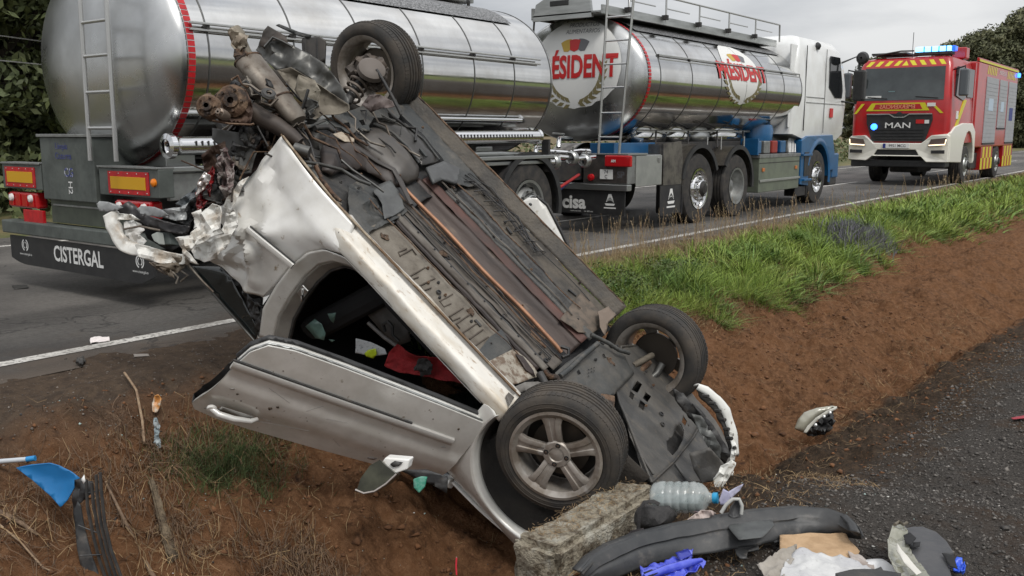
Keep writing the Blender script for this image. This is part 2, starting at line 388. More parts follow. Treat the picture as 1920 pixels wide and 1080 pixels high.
# ---------------------------------------------------------------- trees
bark = mat('tree_bark', (.07, .055, .04), .9, col2=(.035, .03, .025), scale=14, stretch=(4, 4, 1), bump=.8)
leafA = mat('dark_leaves', (.085, .108, .045), .7, col2=(.14, .16, .065), scale=1.1, rand=.45)
leafB = mat('olive_leaves', (.115, .115, .055), .7, col2=(.08, .088, .042), scale=.7, rand=.4)
def tree(name, label, cat, x, y, z, h, cr, m, seed, nleaf=9000, lsize=.13, group=None, low=.15, clumps=46):
    r = np.random.default_rng(seed); t = thing(name, label, cat, (x, y, z), group=group)
    b = MB(); pts = [Vector((0, 0, 0))]
    for k in range(1, 7): pts.append(Vector((r.normal(0, .02*h), r.normal(0, .02*h), h*.8*k/6)))
    b.tube(pts, [h*.028*(1-.8*k/6) for k in range(7)], 8)
    cl = []
    for k in range(clumps):
        zz = h*(low + (1-low)*r.random()**.8); f = (zz/h - low)/(1-low); rad = cr*(sin(pi*min(1, .18+.80*f))**.7)*(.35+.65*r.random()**.5)
        a = r.uniform(0, 2*pi); cl.append((rad*cos(a), rad*sin(a), zz, cr*r.uniform(.17, .34)))
        if k % 3 == 0:
            base = pts[min(6, max(1, int(zz/h*6)-1))]; e = Vector((rad*cos(a), rad*sin(a), zz)); mid = base.lerp(e, .5) + Vector((0, 0, .04*h))
            b.tube([base, mid, e], [h*.009, h*.006, h*.002], 5)
    b.build('trunk', bark, t, 50)
    cl = np.array(cl); idx = r.integers(0, len(cl), nleaf); d = r.normal(size=(nleaf, 3)); d /= np.linalg.norm(d, axis=1)[:, None]
    c = cl[idx, :3] + d*(cl[idx, 3]*r.uniform(.55, 1.08, nleaf))[:, None]*[1, 1, .75]
    n = d + r.normal(0, .6, (nleaf, 3)); n /= np.linalg.norm(n, axis=1)[:, None]
    a = np.cross(n, r.normal(size=(nleaf, 3))); a /= np.linalg.norm(a, axis=1)[:, None]; bb = np.cross(n, a)
    s = lsize*r.uniform(.6, 1.3, nleaf)[:, None]
    V = np.stack([c - a*s, c - bb*s*.45, c + a*s, c + bb*s*.45], 1).reshape(-1, 3)
    F = np.arange(nleaf*4).reshape(-1, 4)
    o = npmesh('crown', V, F, m, t); return t
g = 'dark trees beyond the road on the left'
LT = []
for k, (x, y, h, cr, lab) in enumerate([(9.6, 20.2, 12.5, 3.3, 'dense dark tree right at the round tank end, in the first row'), (7.3, 17.6, 12.0, 3.2, 'dense dark tree at the left edge of the photo, beyond the trailer'),
        (14.0, 20.5, 12, 3.4, 'dense dark tree hidden mostly behind the round tank end'), (3.0, 20.5, 11.5, 3.4, 'dark tree standing outside the left edge beside the verge'),
        (7.6, 25.5, 14, 3.8, 'taller dark tree in the second row behind the left edge tree'), (12.6, 25.5, 14, 3.8, 'taller dark tree in the second row behind the tank end')]):
    if k < 2: LT.append(tree('broadleaf_tree', lab, 'tree', x, y, 0, h, cr, leafA, 20+k, 100000, .085, g, .01, 190))
    else: c = dup_tree(LT[k % 2], None, (x, y, 0), (0, 0, 1.3*k)); c.scale = (h/12,)*3; c['label'] = lab
g = 'far trees along the road on the right'
far = [(100, 21.5, 9.6, 3.4, 'far olive tree directly left of the fire engine roof monitor'), (101, 19.6, 10.4, 3.6, 'far olive-green tree directly behind the fire engine body'), (100, 17.6, 10.8, 3.4, 'far tree right of the one behind the fire engine body'), (102, 15.6, 12.4, 3.8, 'tallest far tree at the right edge behind the fire engine'),
       (101, 13.2, 13.0, 4.2, 'far tree just outside the right edge behind the fire engine'), (101, 29.6, 8.6, 2.2, 'small far tree showing between the lorry cab and the fire engine'), (99, 28.2, 8.7, 1.6, 'small far tree peeping over the left end of the fire engine roof')]
for k, (x, y, h, cr, lab) in enumerate(far): tree('roadside_tree', lab, 'tree', x, y, 0, h, cr, leafB, 40+k, 26000, .19, g, .0, 120)
# tree lines far off on both sides, seen mostly as reflections and at the horizon
def belt(name, x0, x1, y, h, n, m, seed, z=0):
    r = np.random.default_rng(seed); c = np.stack([r.uniform(x0, x1, n), y + r.normal(0, 4, n), z + r.random(n)**1.2*h], 1)
    c[:, 2] *= .75 + .35*np.sin(c[:, 0]*.11 + seed) + .15*np.sin(c[:, 0]*.31)
    a = r.normal(size=(n, 3)); a /= np.linalg.norm(a, axis=1)[:, None]; b = np.cross(a, r.normal(size=(n, 3))); b /= np.linalg.norm(b, axis=1)[:, None]; s = r.uniform(.6, 1.5, n)[:, None]
    V = np.stack([c-a*s, c-b*s*.6, c+a*s, c+b*s*.6], 1).reshape(-1, 3)
    return tag(npmesh(name, V, np.arange(n*4).reshape(-1, 4), m), kind='stuff')
belt('distant_wood', -150, 420, 240, 8, 26000, leafB, 3)
belt('distant_wood', -250, 350, -190, 11, 22000, leafA, 5, -.4)
def hedge_low():
    r = np.random.default_rng(11); n = 9000; c = np.stack([r.uniform(-3, 60, n), 15.5 + r.normal(0, .9, n), r.random(n)*1.1], 1)
    a = r.normal(size=(n, 3)); a /= np.linalg.norm(a, axis=1)[:, None]; b = np.cross(a, r.normal(size=(n, 3))); b /= np.linalg.norm(b, axis=1)[:, None]; s = r.uniform(.05, .12, n)[:, None]
    V = np.stack([c-a*s, c-b*s*.5, c+a*s, c+b*s*.5], 1).reshape(-1, 3)
    tag(npmesh('undergrowth', V, np.arange(n*4).reshape(-1, 4), leafA), kind='stuff')
hedge_low()
# two overhead wires in front of the left trees
wire_m = mat('wire', (.35, .35, .34), .5)
for k, (p, q) in enumerate((((3.5, 15.3, 3.05), (16, 15.3, 2.35)), ((3.5, 15.3, 2.62), (16, 15.3, 2.1)))):
    tag(MB().tube([p, q], .010, 5).build('overhead_wire', wire_m), ('upper' if k == 0 else 'lower') + ' thin pale wire crossing the dark trees at the left edge', 'wire', 'wires before the left trees')

# ---------------------------------------------------------------- shared vehicle materials and builders
steel = mat('brushed_steel', (.50, .51, .50), .36, 1, col2=(.36, .37, .36), scale=3, stretch=(1, 1, 6), rough2=.46, mixlo=.3, mixhi=.7)
mirror = mat('polished_steel', (.66, .66, .65), .06, 1, col2=(.56, .555, .54), scale=2, rough2=.13, bump=.025, bscale=3.5, col3=(.48, .46, .43), scale3=1.2, lo3=.5, hi3=.75)
headsteel = mat('satin_steel', (.52, .525, .52), .25, 1, col2=(.42, .425, .42), scale=1.5, rough2=.38, bump=.03, bscale=2.2)
chrome = mat('chrome', (.75, .75, .75), .12, 1)
alu = mat('dull_aluminium', (.40, .41, .40), .45, 1, col2=(.28, .28, .27), scale=6, rough2=.6)
greymetal = mat('grey_painted_metal', (.13, .145, .135), .5, .35, col2=(.09, .10, .092), scale=5, rough2=.62)
darkmetal = mat('dark_chassis', (.03, .03, .032), .65, .2, col2=(.055, .05, .045), scale=12)
black = mat('black_plastic', (.018, .018, .019), .5, col2=(.028, .028, .028), scale=9)
mudflap = mat('mudflap_rubber', (.016, .016, .018), .6, col2=(.032, .030, .028), scale=6)
rubber = mat('tyre_rubber', (.022, .021, .021), .8, col2=(.050, .044, .038), scale=9, bump=.15, bscale=60)
white_p = mat('white_paint', (.78, .79, .78), .28, coat=.4, col2=(.70, .70, .68), scale=3)
red_refl = mat('red_reflective', (.52, .012, .018), .4, col2=(.38, .01, .015), scale=20)
yel_refl = mat('yellow_reflective', (.62, .33, .008), .45)
redlens = mat('red_lens', (.45, .008, .012), .15, coat=.5)
clearlens = mat('clear_lens', (.75, .72, .70), .1, coat=.5)
amber = mat('amber_lens', (.75, .20, .01), .2)
logo_w = mat('white_print', (.72, .72, .70), .55)
logo_r = mat('red_print', (.50, .012, .012), .45)
logo_k = mat('grey_print', (.13, .13, .14), .5)
logo_b = mat('blue_print', (.02, .035, .20), .5)
blue_p = mat('blue_paint', (.008, .10, .25), .34, coat=.3, col2=(.007, .075, .19), scale=4)
bandm = mat('band_steel', (.16, .16, .155), .4, .8)
hubdark = mat('hub_dark', (.03, .028, .026), .6, .3)
bolt_m = mat('bolt_metal', (.42, .42, .41), .35, 1)

def axisM(c, ax):
    """matrix placing local +Z on axis vector ax at point c"""
    z = Vector(ax).normalized(); x = Vector((0, 0, 1)).cross(z)
    if x.length < 1e-3: x = Vector((1, 0, 0))
    x.normalize(); y = z.cross(x); M = Matrix((x, y, z)).transposed().to_4x4(); M.translation = Vector(c); return M
def truck_wheel(parent, c, ax, R=.52, w=.29, deep=False, rimm=None, detail=True):
    """ax: outward axis; parts tyre, rim, hub, wheel_nut"""
    M = axisM(c, ax); r0 = R*.56
    prof = [(r0, -w/2+.01), (R*.80, -w/2), (R*.95, -w/2+.015), (R, -w/2+.05)]
    for k in range(4): a = -w/2 + .05 + (w-.1)*(k+.5)/4; prof += [(R, a-.012), (R-.014, a-.009), (R-.014, a+.009), (R, a+.012)]
    prof += [(R, w/2-.05), (R*.95, w/2-.015), (R*.80, w/2), (r0+.02, w/2-.005), (r0, w/2-.03)]
    t = MB().lathe(prof, M, 48).build('tyre', rubber, parent, 40)
    rm = rimm or alu
    if deep: rp = [(r0+.005, w/2-.02), (r0+.012, w/2+.004), (r0-.02, w/2), (r0-.035, w/2-.10), (r0-.06, w/2-.17), (r0*.42, w/2-.17), (r0*.34, w/2-.10), (r0*.18, w/2-.08), (.0, w/2-.08)]
    else: rp = [(r0+.005, w/2-.02), (r0+.012, w/2+.004), (r0-.02, w/2), (r0-.035, w/2-.05), (r0*.78, w/2-.07), (r0*.66, w/2+.005), (r0*.52, w/2+.012), (r0*.46, w/2-.01), (r0*.44, w/2+.05), (r0*.30, w/2+.08), (.0, w/2+.085)]
    rim = MB().lathe(rp, M, 40).build('rim', rm, parent, 35)
    if not deep and detail:
        nuts = MB()
        for k in range(10):
            a = 2*pi*k/10; p0 = M @ Vector((r0*.59*cos(a), r0*.59*sin(a), w/2)); p1 = M @ Vector((r0*.59*cos(a), r0*.59*sin(a), w/2+.04))
            nuts.cyl(p0, p1, .016, 6)
        nuts.build('wheel_nuts', bolt_m, rim)
        hs = MB()
        for k in range(10):
            a = 2*pi*(k+.5)/10; q = [M @ Vector((r0*.80*cos(a)+.028*cos(b), r0*.80*sin(a)+.028*sin(b), w/2-.064+ .012)) for b in np.linspace(0, 2*pi, 9)[:-1]]
            hs.add(q, [tuple(range(8))])
        hs.build('vent_holes', black, rim)
        MB().lathe([(r0*.43, w/2+.012), (r0*.40, w/2+.06), (r0*.26, w/2+.095), (0, w/2+.1)], M, 20).build('hub', hubdark, rim, 30)
    return t
def mudguard(parent, cx, cz, y0, y1, R, a0, a1, m, edge=black, t=.012):
    """curved guard over a wheel; angles in degrees from +X over the top"""
    b = MB(); n = 20; rings = []
    for k in range(n+1):
        a = radians(a0 + (a1-a0)*k/n); ca, sa = cos(a), sin(a)
        rings.append([(cx+R*ca, y0, cz+R*sa), (cx+(R+t)*ca, y0, cz+(R+t)*sa), (cx+(R+t)*ca, y1, cz+(R+t)*sa), (cx+R*ca, y1, cz+R*sa)])
    b.loft(rings); o = b.build('mudguard', m, parent, 40)
    e = MB(); rings = []
    for k in range(n+1):
        a = radians(a0 + (a1-a0)*k/n); ca, sa = cos(a), sin(a)
        rings.append([(cx+(R-.045)*ca, y0-.006, cz+(R-.045)*sa), (cx+(R+t+.012)*ca, y0-.006, cz+(R+t+.012)*sa), (cx+(R+t+.012)*ca, y0+.028, cz+(R+t+.012)*sa), (cx+(R-.045)*ca, y0+.028, cz+(R-.045)*sa)])
    e.loft(rings).build('mudguard_edge', edge, o, 40)
    return o
class Tank:
    """elliptic barrel along local X with dished ends"""
    def __init__(s, parent, x0, x1, yc, zc, a, b, h=.27):
        s.p, s.x0, s.x1, s.yc, s.zc, s.a, s.b, s.h = parent, x0, x1, yc, zc, a, b, h
    def ring(s, x, k=1, n=72, off=0): return [(x, s.yc + (s.a*k+off)*cos(2*pi*i/n), s.zc + (s.b*k+off)*sin(2*pi*i/n)) for i in range(n)]
    def dome(s, y, z, off=0):
        r = min(1, hypot((y - s.yc)/s.a, (z - s.zc)/s.b)); return s.x0 - s.h*(1 - r**2.6)**.62 - off
    def side(s, x, t, off=.006):
        """t = arc length above the widest line on the near (-Y) side"""
        # integrate along the ellipse
        th = 0; st = .01; k = abs(t); acc = 0
        while acc < k: acc += hypot(s.a*sin(th)*st, s.b*cos(th)*st); th += st
        th *= 1 if t >= 0 else -1
        return (x, s.yc - (s.a+off)*cos(th), s.zc + (s.b+off)*sin(th))
    def build(s, rear_m, side_m):
        t = MB(); rings = [s.ring(s.x0 + (s.x1-s.x0)*k/24) for k in range(25)]
        t.loft(rings, cap=False); t.build('tank_shell', side_m, s.p, 60)
        for nm, sgn, xb in (('rear_dish', -1, s.x0), ('front_dish', 1, s.x1)):
            rr = [s.ring(xb + sgn*s.h*(1 - k**2.6)**.62, k) for k in (1, .995, .98, .955, .92, .87, .8, .7, .55, .4, .25, .1, .02)]
            MB().loft(rr, cap=True).build(nm, rear_m, s.p, 80)
    def band(s, x, m, w=.022, t=.008, name='tank_band'):
        n = 72; i = s.ring(x-w/2, 1, n, .0); o1 = s.ring(x-w/2, 1, n, t); o2 = s.ring(x+w/2, 1, n, t); j = s.ring(x+w/2, 1, n, .0)
        return MB().loft([i, o1, o2, j], cap=False).build(name, m, s.p, 60)
    def tape(s, x, m, w=.07, n=110, gap=.18, t=.004, full=(0, 1)):
        b = MB()
        for k in range(int(n*full[0]), int(n*full[1])):
            q = []
            for f in (0, 1-gap):
                a = 2*pi*(k+f)/n; q += [(x-w/2, s.yc+(s.a+t)*cos(a), s.zc+(s.b+t)*sin(a)), (x+w/2, s.yc+(s.a+t)*cos(a), s.zc+(s.b+t)*sin(a))]
            b.add(q, [(0, 1, 3, 2)])
        return b.build('reflective_tape', m, s.p)
def wreath(emb, R, gap_deg, n=9, lw=.05, ll=.16, y0=0, sy=1., a0=-90, span=100):
    """laurel leaves as 2D polys: list of (x, y) loops; two branches from the bottom"""
    out = []
    for sgn in (-1, 1):
        for k in range(n):
            a = radians(a0 + sgn*(gap_deg + (span-gap_deg)*k/(n-1)))
            for side in (-1, 1):
                c = (R*cos(a)*(1+.0*side), R*sin(a)*sy)
                d = a + sgn*pi/2 - side*sgn*.55
                ex, ey = cos(d), sin(d)*sy; px, py = -ey, ex
                bx, by = c[0]+px*side*.015, c[1]+py*side*.015
                out.append([(bx, by+y0), (bx+ex*ll*.45+px*lw*.5, by+ey*ll*.45+py*lw*.5+y0), (bx+ex*ll, by+ey*ll+y0), (bx+ex*ll*.45-px*lw*.5, by+ey*ll*.45-py*lw*.5+y0)])
    return out
def multi(polys):
    V = []; F = []
    for p in polys: n = len(V); V += p; F.append(tuple(range(n, n+len(p))))
    return V, F

# ---------------------------------------------------------------- tank trailer (local: X forward, near side -Y)
def rungs(parent, a0, a1, b0, b1, ts, r=.013):
    """ladder rails a, b as parts plus each rung"""
    A0, A1, B0, B1 = map(Vector, (a0, a1, b0, b1))
    MB().cyl(A0, A1, .018, 8).build('rail', steel_l, parent, 40); MB().cyl(B0, B1, .018, 8).build('rail', steel_l, parent, 40)
    for t in ts: MB().cyl(A0.lerp(A1, t), B0.lerp(B1, t), r, 8).build('rung', steel_l, parent, 40)
steel_l = mat('ladder_metal', (.55, .55, .54), .38, .9)
def trailer():
    t = thing('tank_trailer', 'polished steel tank trailer behind the wreck, with black plate reading CISTERGAL', 'tank trailer', (4.03, 7.55, 0))
    tk = Tank(t, .30, 5.18, -.20, 1.95, 1.03, .87, .28); tk.build(headsteel, mirror)
    for x in (.50, 1.35, 2.15, 2.95, 3.75, 4.45, 5.16): tk.band(x, bandm, .012, .005)
    tk.band(.34, headsteel, .06, .012, 'tank_rim')
    tk.tape(.335, red_refl, .062, 118, .16, .014)
    # anti-slip sheet along the shoulder
    b = MB()
    b.grid(lambda i, j: (.9 + 3.9*i, tk.yc - (tk.a+.012)*cos(radians(46+26*j)), tk.zc + (tk.b+.012)*sin(radians(46+26*j))), 30, 6)
    b.build('antislip_sheet', antislip, t, 60)
    # twin rails along the side
    for dz, nm in ((0, 'side_rail'), (.05, 'side_rail')):
        MB().tube([(.33+.2*k, -1.235, 2.13+dz) for k in range(24)], .011, 6).build(nm, steel_l, t, 60)
    for x in (.5, 1.35, 2.15, 2.95, 3.75, 4.45): MB().box((x-.012, -1.235, 2.125), (x+.012, -1.19, 2.185)).build('rail_bracket', darkmetal, t)
    MB().tube([(.6, -.98, 1.55), (4.9, -.98, 1.55)], .012, 6).build('lower_trim', steel_l, t, 60)
    MB().tube([(3.1, -1.12, 1.50), (4.72, -1.12, 1.50)], .022, 8).build('side_pipe', chrome, t, 60)
    # ladder at the back
    ld = MB(); q = bpy.data.objects.new('ladder', None); COL.objects.link(q); q.parent = t
    rungs(q, (-.12, -.50, 1.14), (-.12, -.53, 2.95), (-.12, -.87, 1.14), (-.12, -.89, 2.95), [(z-1.14)/1.81 for z in (1.39, 1.66, 1.93, 2.18, 2.45, 2.72)])
    # rear cabinet with worn blue lettering
    cab = obox('cabinet', (-.05, -.42, .80), (.30, .41, 1.32), greymetal, t, .008)
    obox('cabinet_lid', (-.07, -.44, 1.32), (.32, .43, 1.345), alu, cab, .004)
    F = lambda x, y, z0, y0: (-.0525, y0 - x, z0 + y)
    lettering('sticker_lettering', 'Limpia', .075, lambda x, y: (-.0525, .06 - x, 1.245 + y), sticker, cab, .001)
    lettering('sticker_lettering', 'Cisterna', .075, lambda x, y: (-.0525, .04 - x, 1.165 + y), sticker, cab, .001)
    lettering('sticker_lettering', 'CG', .10, lambda x, y: (-.0525, -.03 - x, 1.03 + y), sticker2, cab, .003)
    lettering('sticker_lettering', 'H2', .09, lambda x, y: (-.0525, -.04 - y, .91 - x), logo_w, cab, .001)
    # light boxes with red and yellow marker boards
    for y0, y1, ya, yb in ((.47, 1.16, .57, 1.10), (-1.27, -.45, -1.15, -.59)):
        bx = obox('light_box', (-.03, y0, .87), (.10, y1, 1.085), greymetal, t, .006)
        obox('box_cap', (-.045, y0, 1.085), (.11, y1, 1.10), alu, bx, .003)
        r = obox('marker_board', (-.038, ya, .885), (-.030, yb, 1.06), red_refl, t, .002)
        obox('yellow_field', (-.042, ya+.04, .925), (-.038, yb-.04, 1.02), yel_refl, r, .001)
        for k in range(5):
            for z in (.90, 1.045): MB().lathe([(.006, 0), (.004, .003), (0, .004)], axisM((-.038, ya+.03+(yb-ya-.06)*k/4, z), (-1, 0, 0)), 8).build('rivet', bolt_m, r)
    MB().lathe([(.032, 0), (.03, .015), (.012, .028), (0, .03)], axisM((-.03, -1.215, .985), (-1, 0, 0)), 16).build('amber_lamp', amber, t, 40)
    # tail lamp clusters
    for y0, n in ((.60, 3), (-1.14, 3)):
        tl = obox('tail_lamp', (-.02, y0, .70), (.08, y0+.50, .84), redlens, t, .02)
        for k in range(4): obox('lens_rib', (-.03, y0+.04+k*.12, .715), (-.02, y0+.125+k*.12, .825), redlens, tl, .008)
        for yy in (y0+.42, y0+.08): MB().lathe([(.035, 0), (.03, .018), (0, .028)], axisM((-.03, yy, .79), (-1, 0, 0)), 14).build('clear_lens', clearlens, tl, 40)
    obox('red_panel', (-.03, .50, .575), (.0, .84, .69), red_refl, t, .004)
    obox('rear_panel', (0, -.9, .60), (.04, .40, .80), alu2, t, .004)
    obox('panel_frame', (-.012, -.75, .745), (0, .34, .76), alu, t, .002)
    bmp = obox('bumper_beam', (-.07, -1.17, .47), (.07, 1.18, .585), greymetal, t, .012)
    # black plate with rounded lower edge
    pl = MB(); o = [(1.09, .45), (-1.16, .45), (-1.16, .27)] + [(-1.16+ .25*k/5, .27-.07*sin(pi/2*k/5)) for k in range(1, 6)] + [(.80+.29*k/5, .20+.05*(k/5)**2) for k in range(6)]
    pl.prism(o, (-.045, -.030), lambda a, b, d: (d, a, b)); plate = pl.build('spray_plate', black, t)
    lettering('plate_lettering', 'CISTERGAL', .185, lambda x, y: (-.0475, -.06 - x, .335 + y), logo_w, plate, .004, .84)
    for yc in (.82, -.98):
        for R_, w in ((.055, .012), (.033, .010)):
            V = []; Fc = []
            for sg in (0, pi):
                n = len(V)
                for k in range(15):
                    a = sg + radians(-70 + 140*k/14); V += [(R_*cos(a)*1.05, R_*sin(a)), ((R_-w)*cos(a)*1.05, (R_-w)*sin(a))]
                Fc += [(n+2*k, n+2*k+1, n+2*k+3, n+2*k+2) for k in range(14)]
            drape('plate_emblem', V, Fc, lambda x, y: (-.0475, yc - x, .375 + y), logo_w, plate)
        lettering('plate_lettering', 'www.cistergal.es', .032, lambda x, y: (-.0475, yc - x, .295 + y), logo_w, plate, 0)
    # chassis and pipework
    obox('chassis_beam', (.1, -.55, .72), (7.0, -.40, .98), darkmetal, t); obox('chassis_beam', (.1, .40, .72), (7.0, .55, .98), darkmetal, t)
    obox('side_skirt', (.10, -1.20, .84), (1.7, -1.16, 1.05), alu, t); obox('deck_edge', (.0, -1.26, 1.06), (5.2, -1.05, 1.10), steel, t)
    obox('tank_cradle', (.35, -.80, .98), (.62, .60, 1.2), steel, t, .01)
    obox('tank_cradle', (4.3, -.80, .98), (4.6, .60, 1.2), steel, t, .01)
    obox('deck_edge', (2.0, -1.22, 1.0), (5.2, -1.10, 1.04), steel, t)
    for (xa, xb, za, zb) in ((.16, 1.9, 1.255, 1.26), (2.4, 5.0, 1.30, 1.315)):
        h = MB().cyl((xa, -1.17, za), (xb, -1.17, zb), .072, 20).build('hose_tube', chrome, t, 40)
        MB().lathe([(.055, 0), (.095, .01), (.098, .05), (.078, .07), (.074, .1)], axisM((xa-.05, -1.17, za), (1, 0, 0)), 20).build('tube_cap', chrome, h, 40)
        MB().lathe([(.0, 0), (.06, 0), (.085, .02), (.074, .05)], axisM((xb, -1.17, zb), (-1, 0, 0)), 20).build('tube_cap', chrome, h, 40)
        sl = MB(); n = int((xb-xa)/.055)
        for k in range(3, n-3): sl.box((xa+k*.055, -1.245, za+.0), (xa+k*.055+.014, -1.238, za+.038))
        tag(sl.build('drain_slots', black, h), kind='stuff')
    MB().tube([(3.0, -1.12, 1.13), (4.3, -1.12, 1.13), (5.0, -1.10, 1.10)], .03, 8).build('lower_pipe', steel, t, 60)
    MB().tube([(2.6, -1.18, .98), (4.0, -1.18, .97)], .035, 8).build('lower_pipe', steel, t, 60)
    for x in (1.75, 5.15): MB().box((x-.02, -1.22, .9), (x+.02, -1.12, 1.28)).build('tube_bracket', darkmetal, t)
    for x, z in ((1.9, .50), (3.1, .50)): pass
    for cx in (4.75,):
        for sy in (-1, 1):
            truck_wheel(t, (cx, sy*1.06, .52), (0, sy, 0), .52, .30)
            mudguard(t, cx, .52, min(sy*.86, sy*1.25), max(sy*.86, sy*1.25), .60, -12, 190, darkmetal)
    for cx in (1.75, 3.05):
        for sy in (-1, 1): truck_wheel(t, (cx, sy*1.06, .52), (0, sy, 0), .52, .30, detail=False)
    # drawbar and coupling at the front
    MB().cyl((4.75, -.9, .52), (4.75, .9, .52), .07, 10).build('axle', darkmetal, t)
    MB().tube([(4.9, -.4, .72), (7.0, -.06, .62)], .05, 8).build('drawbar', darkmetal, t); MB().tube([(4.9, .4, .72), (7.0, .06, .62)], .05, 8).build('drawbar', darkmetal, t)
    MB().tube([(5.2, -1.0, 1.02), (5.5, -1.02, 1.0), (5.75, -.95, 1.06), (6.1, -1.0, 1.03), (6.5, -1.0, 1.05)], .035, 10).build('coupling_pipe', chrome, t, 60)
    MB().tube([(5.3, -.8, .9), (5.55, -.9, .72), (5.9, -.85, .66), (6.3, -.9, .82)], .02, 8).build('air_hose', mat('red_hose', (.35, .02, .02), .5), t, 60)
    MB().tube([(5.3, -.7, .92), (5.6, -.8, .62), (6.0, -.75, .60), (6.4, -.8, .8)], .018, 8).build('air_hose', mat('blue_hose', (.02, .05, .2), .5), t, 60)
    for x, z in ((5.6, 1.0), (6.0, 1.04), (6.3, 1.0)): 
        MB().lathe([(.07, -.05), (.09, -.03), (.09, .03), (.07, .05)], axisM((x, -.98, z), (1, 0, 0)), 14).build('flange', steel, t, 40)
        MB().cyl((x, -.98, z), (x, -1.0, z+.14), .012, 6).build('valve_stem', steel, t)
    # walkway above
    obox('walkway', (.6, -.45, 2.84), (4.7, .25, 2.90), alu, t)
    MB().tube([(4.45, -.52, 2.80), (4.6, -.56, 2.98), (4.65, -.4, 3.02)], .012, 6).build('walkway_stay', darkmetal, t)
    for x in (.7, 2.0, 3.3, 4.6): MB().cyl((x, -.45, 2.80), (x, -.45, 2.86), .02, 8).build('walkway_post', darkmetal, t)
antislip = mat('antislip_sheet', (.34, .34, .34), .5, .9, col2=(.10, .10, .10), scale=60, mixlo=.47, mixhi=.52, detail=1)
alu2 = mat('grey_green_metal', (.11, .125, .10), .5, .5, col2=(.085, .095, .08), scale=6)
sticker = mat('faded_blue_print', (.04, .05, .20), .5, col2=(.13, .14, .18), scale=50, mixlo=.5, mixhi=.62)
sticker2 = mat('worn_blue_white_print', (.45, .47, .5), .5, col2=(.03, .04, .2), scale=45, mixlo=.45, mixhi=.5)
trailer()

# ---------------------------------------------------------------- tank lorry (local: X forward, near side -Y)
def shield_logo(draw, s=1.):
    """three overlapping rounded fans under the name"""
    for dx, c, rot in ((-.095, mat('gold_print', (.50, .33, .05), .5), .28), (.095, logo_k, -.28), (0, logo_r, 0)):
        pts = []
        for k in range(9): a = radians(30 + 120*k/8); pts.append((.075*cos(a)/cos(radians(30)), .10 + .028*sin(a)-.014))
        pts = [(p[0], p[1]) for p in pts] + [(-.055, -.01), (0, -.03), (.055, -.01)]
        q = [((x*cos(rot) - y*sin(rot) + dx)*s, (x*sin(rot) + y*cos(rot))*s) for x, y in pts]
        draw('emblem_shield', q, c, 0 if dx else 1)
def emblem_white(hw=.40, top=.36, bot=-.42):
    """white ground outline: pointed oval with bulges"""
    pts = []
    for k in range(48):
        a = 2*pi*k/48; r = 1 + (.10 if sin(a) < -.3 else 0)*abs(sin(a*9))*.5
        pts.append((hw*r*cos(a), (top if sin(a) > 0 else -bot)*r*sin(a)))
    return pts
def brand(parent, map3, s, tag_top=False, over=0):
    def dr(nm, pts, m, lev, cut=.04, cutx=0):
        V, F = poly2([(p[0], p[1]) for p in pts]); return drape(nm, V, F, lambda x, y: map3(x, y, .004 + .002*lev), m, parent, cut, .06)
    dr('emblem_ground', [(x*s*1.02, y*s) for x, y in emblem_white(.44 if not tag_top else .66, .62, -.50)], logo_w, 0)
    polys = wreath(None, .43*s, 8, 8, .055*s, .13*s, -.02*s, 1.02, -90, 88)
    V, F = multi(polys); drape('laurel_leaves', V, F, lambda x, y: map3(x, y, .008), mat('gold_olive_print', (.20, .17, .08), .5), parent, .05)
    up = wreath(None, .43*s, 0, 3, .05*s, .12*s, 0, 1.0, 20, 22)[len(wreath(None, .43*s, 0, 3, .05*s, .12*s, 0, 1.0, 20, 22))//2:]
    shield_logo(lambda nm, q, m, lev: dr(nm, [(x, y + .24*s) for x, y in q], m, 2+lev), s*1.1)
    lettering('brand_lettering', 'PRÉSIDENT', .34*s, lambda x, y: map3(x, y*1.15, .012), logo_r, parent, .012*s, .74, .04)
